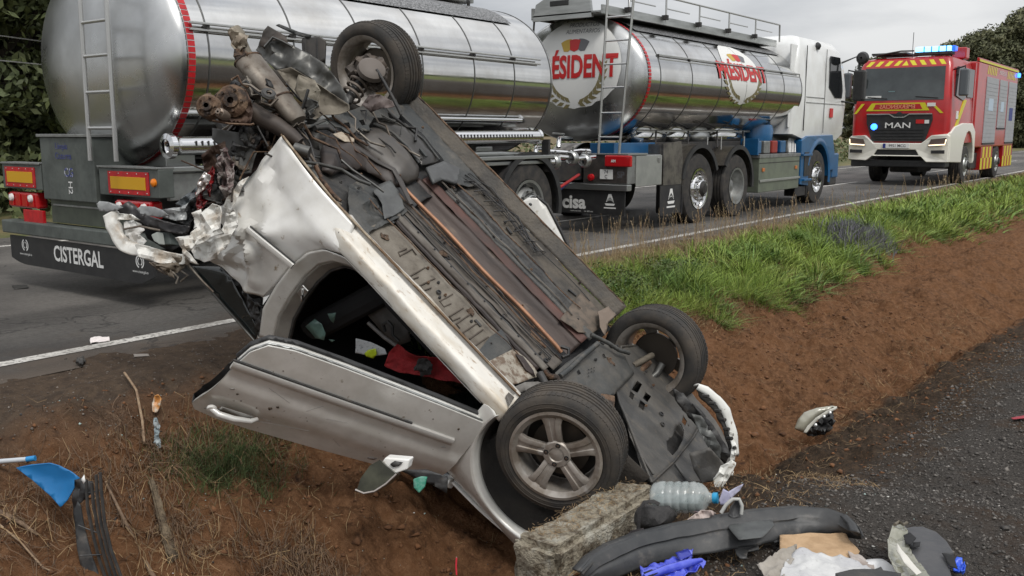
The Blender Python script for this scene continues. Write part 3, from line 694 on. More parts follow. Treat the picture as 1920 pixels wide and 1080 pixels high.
def lorry():
    t = thing('tank_lorry', 'white and blue tank lorry with red brand lettering, ahead of the trailer', 'tank lorry', (10.9, 7.5, 0))
    tk = Tank(t, .42, 6.25, -.17, 2.10, 1.12, .86, .26); tk.build(headsteel, mirror)
    for x in (.78, 1.75, 2.75, 3.7, 4.55, 5.35, 6.22): tk.band(x, bandm, .014, .005)
    tk.tape(.46, red_refl, .07, 110, .22, .010); tk.band(.46, headsteel, .085, .005, 'tank_rim')
    # printed emblems: one on the dished end, one on the flank
    hb = bpy.data.objects['rear_dish'] if False else t
    brand(t, lambda x, y, off: (tk.dome(-.27 - x, 2.24 + y, off+.006), -.27 - x, 2.24 + y), 1.06, True)
    lettering('small_lettering', 'PRODUCTOS', .085, lambda x, y: (tk.dome(-.36 - x, 2.82 + y, .014), -.36 - x, 2.82 + y), logo_k, t, 0, .9)
    lettering('small_lettering', 'ALIMENTARIOS', .085, lambda x, y: (tk.dome(-.36 - x, 2.73 + y, .014), -.36 - x, 2.73 + y), logo_k, t, 0, .9)
    brand(t, lambda x, y, off: tk.side(3.60 + x*1.62, .20 + y, off), .95)
    # twin rails
    for dz in (0, .055): MB().tube([(.8+.2*k, -1.235, 2.36+dz) for k in range(28)], .011, 6).build('side_rail', steel_l, t, 60)
    for x in (.8, 1.75, 2.75, 3.7, 4.55, 5.35, 6.2): MB().box((x-.012, -1.24, 2.35), (x+.012, -1.19, 2.42)).build('rail_bracket', darkmetal, t)
    b = MB(); b.grid(lambda i, j: (.7 + 5.3*i, tk.yc - (tk.a+.012)*cos(radians(48+24*j)), tk.zc + (tk.b+.012)*sin(radians(48+24*j))), 30, 6); b.build('antislip_sheet', antislip, t, 60)
    MB().tube([(1.0+.5*k, -.80, 1.38) for k in range(11)], .012, 6).build('lower_trim', steel_l, t)
    # walkway trough and folding guard rail on top
    w = obox('walkway_trough', (.0, -.82, 2.91), (6.1, -.79, 3.03), steel, t); obox('walkway_trough', (.0, .30, 2.90), (6.1, .34, 3.06), alu, t)
    obox('walkway_floor', (.0, -.80, 2.93), (6.1, .32, 2.96), alu, t)
    e = MB(); e.prism([(-.55, 2.88), (.42, 2.88), (.36, 3.10), (.15, 3.20), (-.30, 3.20), (-.52, 3.10)], (-.02, .03), lambda a, b_, d: (d+.02, a-.1, b_)).build('walkway_end', steel, t)
    obox('end_slot', (-.012, -.28, 3.06), (.0, .02, 3.13), black, t)
    rail = bpy.data.objects.new('guard_rail', None); COL.objects.link(rail); rail.parent = t
    ys = -.86
    MB().tube([(.62, ys, 2.95), (.62, ys, 3.30), (6.1, ys, 3.30), (6.12, ys, 3.0)], .016, 8).build('top_rail', steel_l, rail, 60)
    for x in (1.7, 2.8, 3.9, 5.0): MB().cyl((x, ys, 2.95), (x, ys, 3.30), .014, 8).build('rail_post', steel_l, rail)
    for x in (.62, 1.7, 2.8, 3.9, 5.0): MB().tube([(x, ys, 3.14), (x+.75, ys, 3.14)], .010, 6).build('mid_rail', steel_l, rail); obox('rail_bracket', (x-.03, ys-.03, 2.98), (x+.03, ys+.06, 3.05), darkmetal, rail)
    MB().tube([(.0, .35, 2.1), (.02, .30, 2.9), (.05, .15, 3.1), (.25, .1, 2.95)], .014, 6).build('stay', darkmetal, t, 60)
    # ladder
    q = bpy.data.objects.new('ladder', None); COL.objects.link(q); q.parent = t
    rungs(q, (-.02, -.80, 1.08), (-.02, -.92, 3.35), (-.02, -1.12, 1.08), (-.02, -1.32, 3.35), [(z-1.08)/2.27 for z in (1.30, 1.62, 1.95, 2.25, 2.55, 2.85, 3.15)])
    # rear body: locker box, lamps, number plates, bumper and plate
    bx = obox('rear_locker', (.0, -1.25, .68), (.92, -.55, 1.06), alu, t, .008); obox('locker_cap', (-.03, -1.27, 1.06), (.5, -.53, 1.085), steel, bx, .004)
    obox('locker_door', (.20, -1.262, .64), (.93, -1.25, 1.05), alu3, t, .004)
    rp = obox('rear_panel', (-.015, -1.24, .69), (.0, -.57, 1.055), darkalu, t, .003)
    obox('hinge', (.80, -1.275, .95), (.86, -1.262, 1.02), bolt_m, t)
    tl = obox('tail_lamp', (-.06, -1.32, .91), (.0, -.92, 1.06), redlens, t, .015)
    lettering('lamp_lettering', 'AM', .05, lambda x, y: (-.063, -1.06 - x, .985 + y), logo_w, tl, .002)
    MB().lathe([(.05, 0), (.045, .03), (0, .045)], axisM((-.03, -.70, .76), (-1, 0, 0)), 14).build('red_cap', redlens, t, 40)
    np_ = obox('number_plate', (-.026, -1.03, .74), (-.016, -.83, .87), logo_w, t, .003)
    lettering('plate_lettering', '74\nC', .065, lambda x, y: (-.029, -.93 - x, .805 + y), logo_k, np_, .001)
    lettering('letter_mark', 'SP', .12, lambda x, y: (-.018, -1.15 - x, .80 + y), logo_k, rp, .002)
    bm_ = obox('bumper_beam', (-.06, -1.28, .59), (.06, 1.25, .675), steel, t, .01)
    pl = obox('spray_plate', (-.03, -1.23, .26), (-.012, 1.2, .585), black, t, .004)
    lettering('plate_lettering', 'cisa', .25, lambda x, y: (-.0325, -.42 - x, .41 + y), logo_w, pl, .009, 1.05)
    lettering('plate_lettering', 'www.cisa.com      tel. 600 cisa', .030, lambda x, y: (-.0325, -.55 - x, .295 + y), logo_w, pl, 0)
    def boat(m3, par, s):
        polys = [[(-.02, .09), (.02, .09), (.055, -.01), (.0, .03), (-.055, -.01)], [(-.07, -.02), (.07, -.02), (.055, -.045), (-.055, -.045)], [(-.08, -.065), (.08, -.065), (.08, -.08), (-.08, -.08)], [(-.05, .0), (.0, .055), (.05, .0), (.0, .02)]]
        V, F = multi([[(x*s, y*s) for x, y in p] for p in polys]); drape('boat_emblem', V, F, m3, logo_w, par)
    boat(lambda x, y: (-.0325, -1.0 - x, .44 + y), pl, 1.15)
    # valves between trailer and lorry
    for x, y, z in ((-.15, -.25, 1.28), (-.2, .1, 1.15)):
        MB().tube([(x+.3, y, z), (x, y, z), (x-.05, y-.02, z-.12)], .035, 10).build('outlet_valve', chrome, t, 60); MB().cyl((x-.02, y-.10, z+.06), (x-.02, y+.10, z+.07), .012, 6).build('valve_handle', steel, t)
    MB().tube([(-.02, .1, 1.10), (.0, -.3, 1.08), (.02, -.5, 1.11), (.15, -.75, 1.10)], .04, 10).build('outlet_pipe', chrome, t, 60)
    # chassis, guards, wheels
    for y in (-.5, .35): obox('chassis_beam', (.1, y, .80), (8.4, y+.14, 1.08), darkmetal, t)
    obox('blue_frame', (.05, -1.0, 1.06), (1.2, -.62, 1.22), blue_p, t); obox('blue_frame', (1.2, -.9, 1.10), (6.3, -.55, 1.22), darkmetal, t)
    for sy in (-1, 1):
        y = sy*1.07
        truck_wheel(t, (2.22, y, .52), (0, sy, 0), .53, .31, rimm=chrome); truck_wheel(t, (3.62, y, .50), (0, sy, 0), .51, .30, True, rimm=alu)
        truck_wheel(t, (7.45, y, .51), (0, sy, 0), .52, .31, rimm=chrome)
        a, b_ = sorted((sy*.80, sy*1.25))
        mudguard(t, 2.22, .56, a, b_, .62, 22, 168, guardsteel, black); mudguard(t, 3.62, .54, a, b_, .60, -8, 150, guardsteel, black)
    gp = MB().prism([(1.02, .62), (1.00, 1.20), (1.55, 1.24), (1.62, 1.0), (1.58, .62)], (-1.24, -1.20), lambda a, b_, d: (a, d, b_)).build('guard_panel', guardsteel, t)
    for xx in (1.6, 1.05):
        obox('guard_panel', (1.0, -1.2, .62), (1.02, -.85, 1.2), guardsteel, t) if xx < 1.3 else None
    fl = obox('mud_flap', (1.60, -1.25, .17), (1.625, -.82, .60), mudflap, t, .004)
    fs = obox('mud_flap', (.95, -1.235, .20), (1.60, -1.22, .62), mudflap, t, .004)
    boat(lambda x, y: (1.28 + x, -1.2375, .42 + y), fs, 1.6)
    # under-tank box row with domed chrome cans
    for x0, x1, mm in ((1.1, 1.95, mirror), (2.15, 2.75, mirror), (2.95, 3.45, steel), (3.7, 4.9, mirror)):
        MB().loft([[(x, -.62 - r*cos(2*pi*k/20), 1.30 + r*.7*sin(2*pi*k/20)) for k in range(20)] for x, r in ((x0, .02), (x0+.03, .16), (x0+.1, .22), (x1-.1, .22), (x1-.03, .16), (x1, .02))]).build('air_can', mm, t, 50)
    MB().loft([[(5.4 + .34*cos(2*pi*k/24)*r, -.78 + .30*sin(2*pi*k/24)*r, z) for k in range(24)] for z, r in ((1.18, .75), (1.22, .95), (1.42, 1.0), (1.50, .9), (1.52, .1))]).build('blue_reservoir', blue_p, t, 50)
    for k in range(5): MB().tube([(1.2 + k*1.05, -1.0, 1.12), (1.5 + k*1.05, -.85, 1.38)], .016, 6).build('strap', darkmetal, t)
    for x in (2.55, 3.05, 3.95): MB().cyl((x, -1.18, 1.10), (x, -1.18, 1.30), .010, 6).build('pin', steel_l, t)
    # side locker between the axles
    sl = obox('side_locker', (4.50, -1.24, .34), (6.42, -.85, .98), greengrey, t, .012)
    obox('locker_top', (4.48, -1.25, .93), (6.44, -.84, .99), alu, sl, .004)
    obox('locker_line', (4.5, -1.247, .84), (6.42, -1.24, .85), darkmetal, sl, 0)
    obox('side_guard', (4.50, -1.265, .52), (6.42, -1.245, .56), alu3, sl, .004)
    for x in (4.66, 6.22): obox('side_marker', (x-.05, -1.258, .70), (x+.05, -1.243, .76), amber2, sl, .004)
    for x, m_ in ((4.6, blue_p), (5.0, alu), (5.35, redbox), (5.75, blue_p), (6.1, alu)): obox('pump_part', (x, -1.12, 1.0), (x+.26, -.86, 1.22), m_, t, .02)
    for k in range(5): MB().cyl((6.1+k*.08, -1.15, 1.0), (6.18+k*.08, -1.10, 1.26), .012, 6).build('pin', steel_l, t)
    obox('chassis_bracket', (4.45, -1.22, .98), (4.50, -.9, 1.26), blue_p, t)
    # blue front wing with step
    w = MB(); arch = [(7.45 + .60*cos(radians(a)), .50 + .66*sin(radians(a))) for a in range(160, -1, -10)]
    outer = [(6.46, .40), (6.46, 1.22), (6.75, 1.30), (8.2, 1.32), (8.36, 1.0), (8.40, .62), (8.14, .62)]
    w.prism(outer + [p for p in reversed(arch)] + [(6.92, .36)], (-1.25, -1.02), lambda a, b_, d: (a, d, b_)); w.build('front_wing', blue_p, t, None, .012)
    MB().loft([[(7.45+(r)*cos(radians(a)), y, .50+(r+.06)*sin(radians(a))) for r, y in ((.585, -1.25), (.65, -1.275), (.70, -1.25))] for a in range(160, -11, -10)], cap=False, close=False).build('wing_lip', blue_p, t, 50)
    obox('step_recess', (6.62, -1.262, .55), (6.86, -1.252, 1.0), black, t, .01); obox('step', (6.56, -1.30, .46), (6.95, -1.2, .50), blue_p, t, .006)
    obox('step', (6.46, -1.30, .93), (6.95, -1.2, .97), blue_p, t, .006)
    obox('corner_step', (8.36, -1.22, .45), (8.75, -.9, .95), blue_p, t, .03); obox('corner_bumper', (8.3, -1.2, .30), (8.72, 1.2, .62), darkmetal, t, .03)
    obox('mud_flap', (6.86, -1.24, .15), (6.885, -.8, .42), mudflap, t); obox('wheel_flap', (6.3, -1.22, .18), (6.86, -1.2, .36), mudflap, t)
    # white cab
    def sec(z, x0, x1, hw, r=.16):
        pts = []
        for cx, cy, a0 in ((x1-r, hw-r, 0), (x0+r*.4, hw-r*.4, 90), (x0+r*.4, -hw+r*.4, 180), (x1-r, -hw+r, 270)):
            rr = r if cx > (x0+x1)/2 else r*.4
            for k in range(6): a = radians(a0 + 90*k/5); pts.append((cx+rr*cos(a), cy+rr*sin(a), z))
        return pts
    c = MB().loft([sec(1.22, 6.75, 8.7, 1.2), sec(1.34, 5.95, 8.98, 1.22), sec(1.9, 5.95, 9.02, 1.24), sec(2.2, 6.0, 9.0, 1.24), sec(2.6, 6.1, 8.85, 1.23), sec(2.95, 6.2, 8.6, 1.20), sec(3.10, 6.35, 8.35, 1.12), sec(3.16, 6.6, 8.0, .9)]).build('cab_shell', white_p, t, 40, .0)
    obox('fairing_panel', (5.92, -1.18, 1.45), (6.35, -1.14, 2.95), white_p, t, .02)
    obox('panel_gap', (6.52, -1.248, 1.4), (6.535, -1.235, 2.95), black, t, 0)
    obox('panel_gap', (7.60, -1.252, 1.36), (7.612, -1.238, 2.95), greygap, t, 0)
    win = MB().prism([(7.82, 2.24), (7.84, 2.84), (8.38, 2.84), (8.66, 2.20), (8.62, 2.05), (8.2, 2.05)], (-1.255, -1.23), lambda a, b_, d: (a, d, b_)).build('door_window', darkglass, t)
    obox('side_grille', (7.95, -1.258, 1.66), (8.12, -1.24, 1.84), logo_r, t, .005)
    obox('panel_line', (6.6, -1.2525, 2.02), (7.6, -1.24, 2.03), greygap, t, 0); obox('panel_line', (6.6, -1.2525, 1.92), (8.9, -1.24, 1.928), greygap, t, 0)
    MB().lathe([(.07, 0), (.075, .03), (.03, .07), (0, .075)], axisM((7.15, -1.2, 2.98), (0, -1, .2)), 16).build('work_lamp', black, t, 40)
    mr = MB().loft([[(x, y, z) for x, y in ((8.82, -1.62), (9.02, -1.62), (9.04, -1.38), (8.84, -1.38))] for z in (2.0, 2.62)]).build('door_mirror', black, t, None, .04)
    MB().lathe([(.02, -.1), (.11, -.08), (.13, 0), (.1, .08), (.02, .1)], axisM((8.95, -1.52, 2.86), (-1, 0, 0)), 16).build('door_mirror', black, t, 50)
    MB().tube([(8.6, -1.2, 2.75), (8.9, -1.45, 2.9), (8.94, -1.5, 2.4), (8.9, -1.45, 1.95), (8.6, -1.2, 2.0)], .02, 8).build('mirror_arm', black, t, 60)
    obox('sun_visor', (8.72, -1.0, 2.82), (9.0, 1.0, 2.95), black, t, .02)
    return t
alu3 = mat('pale_aluminium', (.52, .53, .50), .42, .85, col2=(.44, .45, .43), scale=5)
darkalu = mat('dark_aluminium', (.16, .14, .13), .45, .8, col2=(.10, .09, .085), scale=8)
greengrey = mat('green_grey_locker', (.22, .25, .19), .4, .5, col2=(.18, .20, .16), scale=4)
amber2 = mat('side_marker_lens', (.5, .16, .04), .3)
guardsteel = mat('stained_guard_steel', (.26, .24, .21), .35, .9, col2=(.10, .09, .085), scale=5, rough2=.55)
redbox = mat('red_pump', (.28, .03, .02), .5)
greygap = mat('panel_gap_grey', (.25, .25, .25), .6)
darkglass = mat('dark_glass', (.012, .014, .016), .06, spec=.7)
lorry()

# ---------------------------------------------------------------- fire engine facing the camera (local: X towards its rear, near side -Y)
firered = mat('fire_red', (.46, .010, .012), .32, coat=.35, col2=(.36, .010, .012), scale=2, col3=(.30, .05, .04), scale3=1.6, lo3=.55, hi3=.75)
fyel = mat('yellow_stripe', (.62, .56, .02), .4)
cream_p = mat('cream_white_paint', (.78, .76, .68), .3, coat=.4)
shut = mat('shutter_aluminium', (.42, .43, .45), .5, .35, col2=(.38, .39, .41), scale=5)
bluelight = mat('blue_beacon_lit', (.05, .3, .9), .3, emit=((.03, .16, 1.0), 4.0))
bluelens = mat('blue_lens', (.01, .08, .55), .2, emit=((.02, .15, 1.0), .8))
headlit = mat('headlamp_lit', (.8, .75, .6), .2, emit=((1, .78, .50), 1.6))
wscreen = mat('windscreen_glass', (.05, .06, .06), .08, spec=.8, col2=(.025, .03, .03), scale=1.2)
def fire():
    t = thing('fire_engine', 'red fire engine with white bumper, yellow chevrons and lit blue beacons facing the camera', 'fire engine', (25.8, 6.74, 0))
    def sec(z, x0, x1, hw, r=.14):
        pts = []
        for cx, cy, a0, rr in ((x1-.03, hw-.03, 0, .03), (x0+r, hw-r, 90, r), (x0+r, -hw+r, 180, r), (x1-.03, -hw+.03, 270, .03)):
            for k in range(6): a = radians(a0 + 90*k/5); pts.append((cx+rr*cos(a), cy+rr*sin(a), z))
        return pts
    cab = MB().loft([sec(1.10, .02, 2.6, 1.22), sec(1.9, .0, 2.6, 1.22), sec(2.15, .03, 2.6, 1.21), sec(3.08, .22, 2.6, 1.14), sec(3.26, .34, 2.6, 1.08), sec(3.32, .6, 2.5, .95)]).build('cab_shell', firered, t, 35)
    # windscreen on the sloped front
    def fr(y, z, off=.01):
        x = .03 + (z - 2.15)*(.19/.93) if z > 2.15 else .0
        return (x - off, y, z)
    V = [(-1.03, 2.20), (1.03, 2.20), (.99, 3.04), (-.99, 3.04)]
    ws = MB().add([fr(*p) for p in V] + [fr(p[0], p[1], .002) for p in V], [(0,1,2,3),(7,6,5,4),(0,4,5,1),(1,5,6,2),(2,6,7,3),(3,7,4,0)]).build('windscreen', wscreen, t)
    for y0, y1, z0 in ((.35, .85, 2.24), (-.9, -.35, 2.24)): MB().tube([fr(y0, z0, .03), fr(y1, z0+.05, .03)], .012, 6).build('wiper', black, t)
    obox('dash_paper', (.028, .5, 2.26), (.032, .95, 2.32), logo_w, ws, 0); obox('dash_card', (.075, .18, 2.34), (.078, .34, 2.44), mat('teal_card', (.15,.25,.26), .5), ws, 0)
    # chevrons over the windscreen: slanted yellow bars, mirrored about the middle
    for k in range(-4, 5):
        y = k*.235; s_ = .10 if k > 0 else -.10
        if k == 0: q = [(-.08, 3.09), (.08, 3.09), (0, 3.22)]
        else: q = [(y-.055, 3.09), (y+.055, 3.09), (y+.055-s_, 3.22), (y-.055-s_, 3.22)]
        MB().add([(.225+(z-3.08)*.66-.006, yy, z) for yy, z in q], [tuple(range(len(q)))]).build('roof_chevron', fyel, t)
    # mirror-written word on the yellow front band
    band = MB().prism([(-.72, 1.93), (-.60, 2.13), (.72, 2.13), (.86, 1.93)], (-.008, -.002), lambda a, b, d: (d, a, b)).build('yellow_band', fyel, t)
    rb = MB().prism([(-.55, 1.965), (-.48, 2.10), (.62, 2.10), (.68, 1.965)], (-.012, -.008), lambda a, b, d: (d, a, b)).build('red_band', firered, t)
    lettering('mirror_lettering', 'EMERXENCIAS', .145, lambda x, y: (-.0145, .07 + x, 2.03 + y), mat('pink_print', (.70, .30, .16), .5), rb, .002, .95)
    for sy in (-1, 1):
        y0, y1, y2, y3 = (-.80, -.72, -1.06, -.98) if sy < 0 else (.90, .98, 1.10, 1.17)
        MB().add([(-.012, y0, 2.12), (-.012, y1, 2.12), (-.012, (y3 if sy<0 else y3), 1.86), (-.012, y2, 1.86)], [(0,1,2,3)]).build('yellow_flash', fyel, t)
    obox('number_tag', (-.02, -.86, 2.03), (-.01, -.66, 2.12), logo_w, t, .002)
    # black grille with trim, maker lettering, blue strobes
    g = MB().prism([(.83, 1.86), (-.80, 1.86), (-.82, 1.70), (-.66, 1.14), (.66, 1.14), (.82, 1.62)], (-.035, .0), lambda a, b, d: (d, a, b)).build('grille', black, t, None, .01)
    for k in range(4): obox('grille_slat', (-.05, -.62, 1.20+k*.08), (-.036, .62, 1.225+k*.08), black, g, .003)
    MB().tube([(-.045, .82, 1.84), (-.05, .25, 1.84), (-.055, .12, 1.76), (-.055, -.12, 1.76), (-.05, -.25, 1.84), (-.045, -.80, 1.84)], .018, 6).build('grille_trim', alu3, g, 60)
    MB().lathe([(.08, 0), (.08, .012), (.06, .014), (0, .014)], axisM((-.05, 0, 1.82), (-1, 0, 0)), 20).build('round_badge', black, g)
    lettering('maker_lettering', 'MAN', .20, lambda x, y: (-.055, .02 - x, 1.55 + y), logo_w, g, .002, 1.5)
    obox('red_badge', (-.045, -.62, 1.60), (-.036, -.42, 1.70), logo_r, g, 0); obox('white_badge', (-.045, -.74, 1.60), (-.036, -.63, 1.69), logo_w, g, 0)
    MB().lathe([(.085, 0), (.08, .03), (.0, .05)], axisM((-.036, .62, 1.52), (-1, 0, 0)), 18).build('blue_strobe', bluelight, t, 50)
    # white bumper with headlamps
    bo = [(1.25, .66), (1.25, 1.22), (1.20, 1.28), (.82, 1.30), (.66, 1.16), (.60, 1.10), (-.60, 1.10), (-.68, 1.16), (-.84, 1.30), (-1.20, 1.34), (-1.25, 1.28), (-1.25, .62), (-.75, .62), (-.62, .76), (.60, .76), (.75, .64)]
    holes = [[(.48, .93), (-.48, .93), (-.56, .79), (.56, .79)]]
    bp = MB().plate([bo] + holes, (-.14, .12), lambda a, b, d: (d + (.10 if abs(a) > 1.15 else 0), a, b)).build('bumper', cream_p, t, None, .02)
    obox('bumper_recess', (-.10, -.55, .80), (.0, .55, .93), black, t)
    for sy in (-1, 1):
        dz = .02 if sy < 0 else -.02
        hl = MB().prism([(sy*.78, 1.02), (sy*.84, 1.20), (sy*1.20, 1.24), (sy*1.20, 1.06)], (-.155, -.13), lambda a, b, d: (d + .02*(abs(a) > 1), a, b)).build('headlamp', mat('headlamp_glass', (.12, .09, .08), .08), t, None, .004)
        MB().tube([(-.16, sy*.80, 1.045), (-.16, sy*1.18, 1.07), (-.155, sy*1.20, 1.20)], .013, 6).build('running_light', headlit, hl)
        fg = MB().prism([(sy*.86, .84), (sy*.86, .92), (sy*1.18, .93), (sy*1.18, .84)], (-.15, -.138), lambda a, b, d: (d, a, b)).build('fog_lamp', black, t)
    pl = obox('number_plate', (-.165, -.33, .97), (-.145, .33, 1.09), logo_w, t, .004)
    obox('plate_band', (-.168, .26, .972), (-.165, .328, 1.088), logo_b, pl, 0)
    lettering('plate_lettering', '9951 MCG', .10, lambda x, y: (-.168, -.03 - x, 1.03 + y), logo_k, pl, .001, .95)
    # roof lights
    lb = obox('beacon_bar', (.62, -1.0, 3.44), (.92, -.12, 3.57), mat('beacon_bar_lit', (.2, .5, .9), .3, emit=((.16, .55, 1.0), 3.2)), t, .03); obox('bar_base', (.6, -1.02, 3.36), (.94, -.10, 3.44), darkmetal, lb, .01)
    for y in (-.88, -.70, -.52, -.34): obox('bar_divider', (.612, y-.014, 3.44), (.62, y+.014, 3.57), bluelens, lb, 0)
    obox('beacon_end', (.62, -1.09, 3.44), (.92, -1.0, 3.57), bluelens, t, .02)
    obox('roof_rack', (.5, .05, 3.40), (1.6, .95, 3.45), darkmetal, t); MB().tube([(.45, .9, 3.38), (.5, .2, 3.48), (.6, -.1, 3.48)], .02, 6).build('rack_bar', darkmetal, t, 50)
    MB().cyl((.6, -.06, 3.3), (.6, -.06, 3.95), .008, 6).build('antenna', black, t)
    obox('roof_monitor', (1.9, -1.1, 3.32), (2.3, -.75, 3.62), firered, t, .03)
    # mirrors
    MB().loft([[(x, y, z) for x, y in ((-.02, 1.12), (.12, 1.12), (.12, .92), (-.02, .92))] for z in (2.55, 2.8)]).build('front_mirror', black, t, None, .03)
    for sy in (-1, 1):
        m = MB().loft([[(x, sy*y, z) for x, y in ((.10, 1.34), (.30, 1.36), (.30, 1.56), (.10, 1.54))] for z in (2.28, 2.95)]).build('door_mirror', mat('grey_mirror_shell', (.09,.10,.11), .35), t, None, .04)
        MB().tube([(.35, sy*1.15, 2.95), (.2, sy*1.45, 3.02), (.2, sy*1.45, 2.9)], .02, 6).build('mirror_arm', black, t, 50)
    # cab side
    sd = lambda a, b, d: (a, d, b)
    MB().prism([(.45, 2.30), (.62, 3.04), (1.55, 3.04), (1.6, 2.28), (1.3, 2.2)], (-1.235, -1.17), sd).build('door_window', darkglass, t)
    MB().prism([(1.75, 2.30), (1.75, 3.04), (2.45, 3.04), (2.45, 2.30)], (-1.235, -1.17), sd).build('rear_window', darkglass, t)
    MB().prism([(.35, 1.35), (.62, 1.35), (1.75, 2.22), (1.45, 2.22)], (-1.232, -1.21), sd).build('side_flash', fyel, t)
    MB().prism([(.6, 1.72), (.6, 1.92), (.85, 1.92), (.85, 1.72)], (-1.236, -1.21), sd).build('door_plate', logo_w, t)
    # white front wing and wheels
    arch = [(2.2 + .72*cos(radians(a)), .55 + .86*sin(radians(a))) for a in range(178, -3, -10)]
    MB().prism([(.08, .62), (.06, 1.36), (.5, 1.52), (1.4, 1.62), (2.6, 1.62), (3.02, 1.40), (3.1, .6)] + list(reversed(arch)), (-1.26, -1.0), sd).build('front_wing', cream_p, t, None, .02)
    for sy in (-1, 1):
        truck_wheel(t, (2.2, sy*1.05, .5), (0, sy, 0), .52, .34, rimm=alu3); truck_wheel(t, (6.6, sy*1.03, .5), (0, sy, 0), .52, .40, rimm=alu3)
    MB().cyl((2.2, -.9, .5), (2.2, .9, .5), .12, 12).build('axle', darkmetal, t); obox('engine_sump', (.6, -.42, .32), (2.0, .35, 1.0), darkmetal, t, .06)
    obox('under_bumper', (-.02, -1.18, .48), (.5, 1.18, .66), black, t, .03); obox('side_tank', (3.2, -1.15, .35), (4.2, -.8, .8), black, t, .03)
    for y in (-.45, .35): obox('chassis_beam', (.3, y, .62), (9.0, y+.12, .88), darkmetal, t)
    # equipment body
    bd = obox('body', (2.85, -1.25, .95), (9.1, 1.25, 3.30), firered, t, .04); obox('body_top', (2.85, -1.25, 3.30), (9.1, -1.19, 3.40), firered, t, .01); obox('body_top', (2.85, 1.19, 3.30), (9.1, 1.25, 3.40), firered, t, .01)
    obox('crew_door', (2.62, -1.22, 1.1), (2.85, 1.22, 3.25), firered, t, .01)
    obox('lower_locker', (4.05, -1.25, .30), (5.75, -.9, .96), firered, t, .01); obox('lower_locker', (7.45, -1.25, .30), (9.1, -.9, .96), firered, t, .01)
    for x0, x1 in ((4.05, 5.85), (6.05, 7.35), (7.55, 9.0)):
        z0 = 1.06 if x0 != 6.05 else 1.50
        sh = obox('roller_shutter', (x0, -1.262, z0), (x1, -1.25, 2.95), shut, t, .004)
        n = int((2.95 - z0)/.11)
        for k in range(1, n): obox('shutter_slat', (x0+.02, -1.268, z0+k*.11-.045), (x1-.02, -1.262, z0+k*.11+.045), shut, sh, 0)
        obox('shutter_bar', (x0, -1.275, z0-.03), (x1, -1.25, z0+.02), darkmetal, sh, 0)
    obox('shutter_sticker', (4.5, -1.272, 2.0), (5.2, -1.2685, 2.35), mat('pale_blue_print', (.45, .55, .65), .5), t, 0)
    obox('shutter_sticker', (6.4, -1.272, 2.0), (6.9, -1.2685, 2.3), mat('pale_blue_print2', (.45, .55, .65), .5), t, 0)
    obox('blue_notice', (7.9, -1.272, 1.75), (8.5, -1.2685, 2.15), logo_b, t, 0)
    for x0, x1 in ((4.05, 5.75), (7.45, 9.1)):   # yellow and red blocks in two staggered rows
        n = 7; w = (x1-x0)/n
        for k in range(n):
            for r_ in (0, 1):
                if (k + r_) % 2 == 0: obox('yellow_block', (x0+k*w, -1.254, .32+r_*.32), (x0+(k+1)*w, -1.25, .64+r_*.32), fyel, t, 0)
    for x0 in (4.1, 7.2):
        for k in range(6): MB().add([(x0+k*.24, -1.254, 3.02), (x0+k*.24+.12, -1.254, 3.02), (x0+k*.24+.20, -1.254, 3.26), (x0+k*.24+.08, -1.254, 3.26)], [(0,1,2,3)]).build('body_chevron', fyel, t)
    obox('top_edge', (2.9, -1.258, 3.30), (9.1, -1.25, 3.36), fyel, t, 0)
    lettering('body_lettering', 'EMERXENCIAS', .18, lambda x, y: (6.4 + x, -1.256, 3.14 + y), logo_w, t, .0, 1)
    obox('side_beacon', (8.9, -1.33, 3.14), (9.05, -1.25, 3.28), bluelight, t, .02)
fire()

# ---------------------------------------------------------------- overturned car (local: X forward, Y left, Z up; lies on its roof, nose down in the ditch)
MW = Matrix([[0.22393, -0.97456, -0.00941, 4.1416], [-0.69607, -0.16668, 0.69836, 3.39901], [-0.68216, -0.14983, -0.71568, 0.87777]] + [[0, 0, 0, 1]])
CAR = thing('overturned_car', 'wrecked silver car upside down, nose in the ditch, rear torn open', 'car', matrix=MW)
silver = mat('champagne_paint', (.76, .75, .71), .36, .2, col2=(.63, .615, .57), scale=5, coat=.35, bump=.02, bscale=6, col3=(.30, .26, .20), scale3=28, lo3=.66, hi3=.72)
whitep = mat('dusty_pale_paint', (.80, .79, .76), .36, .1, col2=(.70, .685, .64), scale=4, col3=(.34, .27, .19), scale3=16, lo3=.63, hi3=.72, bump=.04, bscale=12)
sillp = mat('mud_flecked_paint', (.64, .62, .57), .48, .1, col2=(.32, .235, .155), scale=34, mixlo=.57, mixhi=.70, col3=(.45, .38, .28), scale3=5, lo3=.45, hi3=.7, stretch=(.5, 1.5, 1.5))
flange_m = mat('muddy_flange', (.16, .10, .055), .8, col2=(.36, .30, .22), scale=22, mixlo=.48, mixhi=.62, bump=.5, bscale=60, stretch=(.4, 1, 1))
floor_m = mat('dusty_floor_pan', (.20, .178, .145), .75, col2=(.105, .088, .068), scale=6, col3=(.055, .045, .036), scale3=12, lo3=.60, hi3=.72, bump=.3, bscale=50, mixlo=.35, mixhi=.65)
rail_m = mat('dusty_rail', (.15, .135, .115), .7, col2=(.06, .048, .038), scale=14, bump=.3, bscale=50, stretch=(.3, 1, 1))
brown_m = mat('brown_tunnel_shield', (.050, .033, .027), .55, .2, col2=(.024, .017, .015), scale=5, col3=(.11, .08, .06), scale3=16, lo3=.62, hi3=.74, bump=.15, bscale=25, stretch=(.25, 1, 1))
grey_m = mat('grey_underseal', (.038, .041, .041), .55, .1, col2=(.070, .068, .062), scale=5, bump=.3, bscale=40, col3=(.13, .115, .095), scale3=9, lo3=.55, hi3=.75)
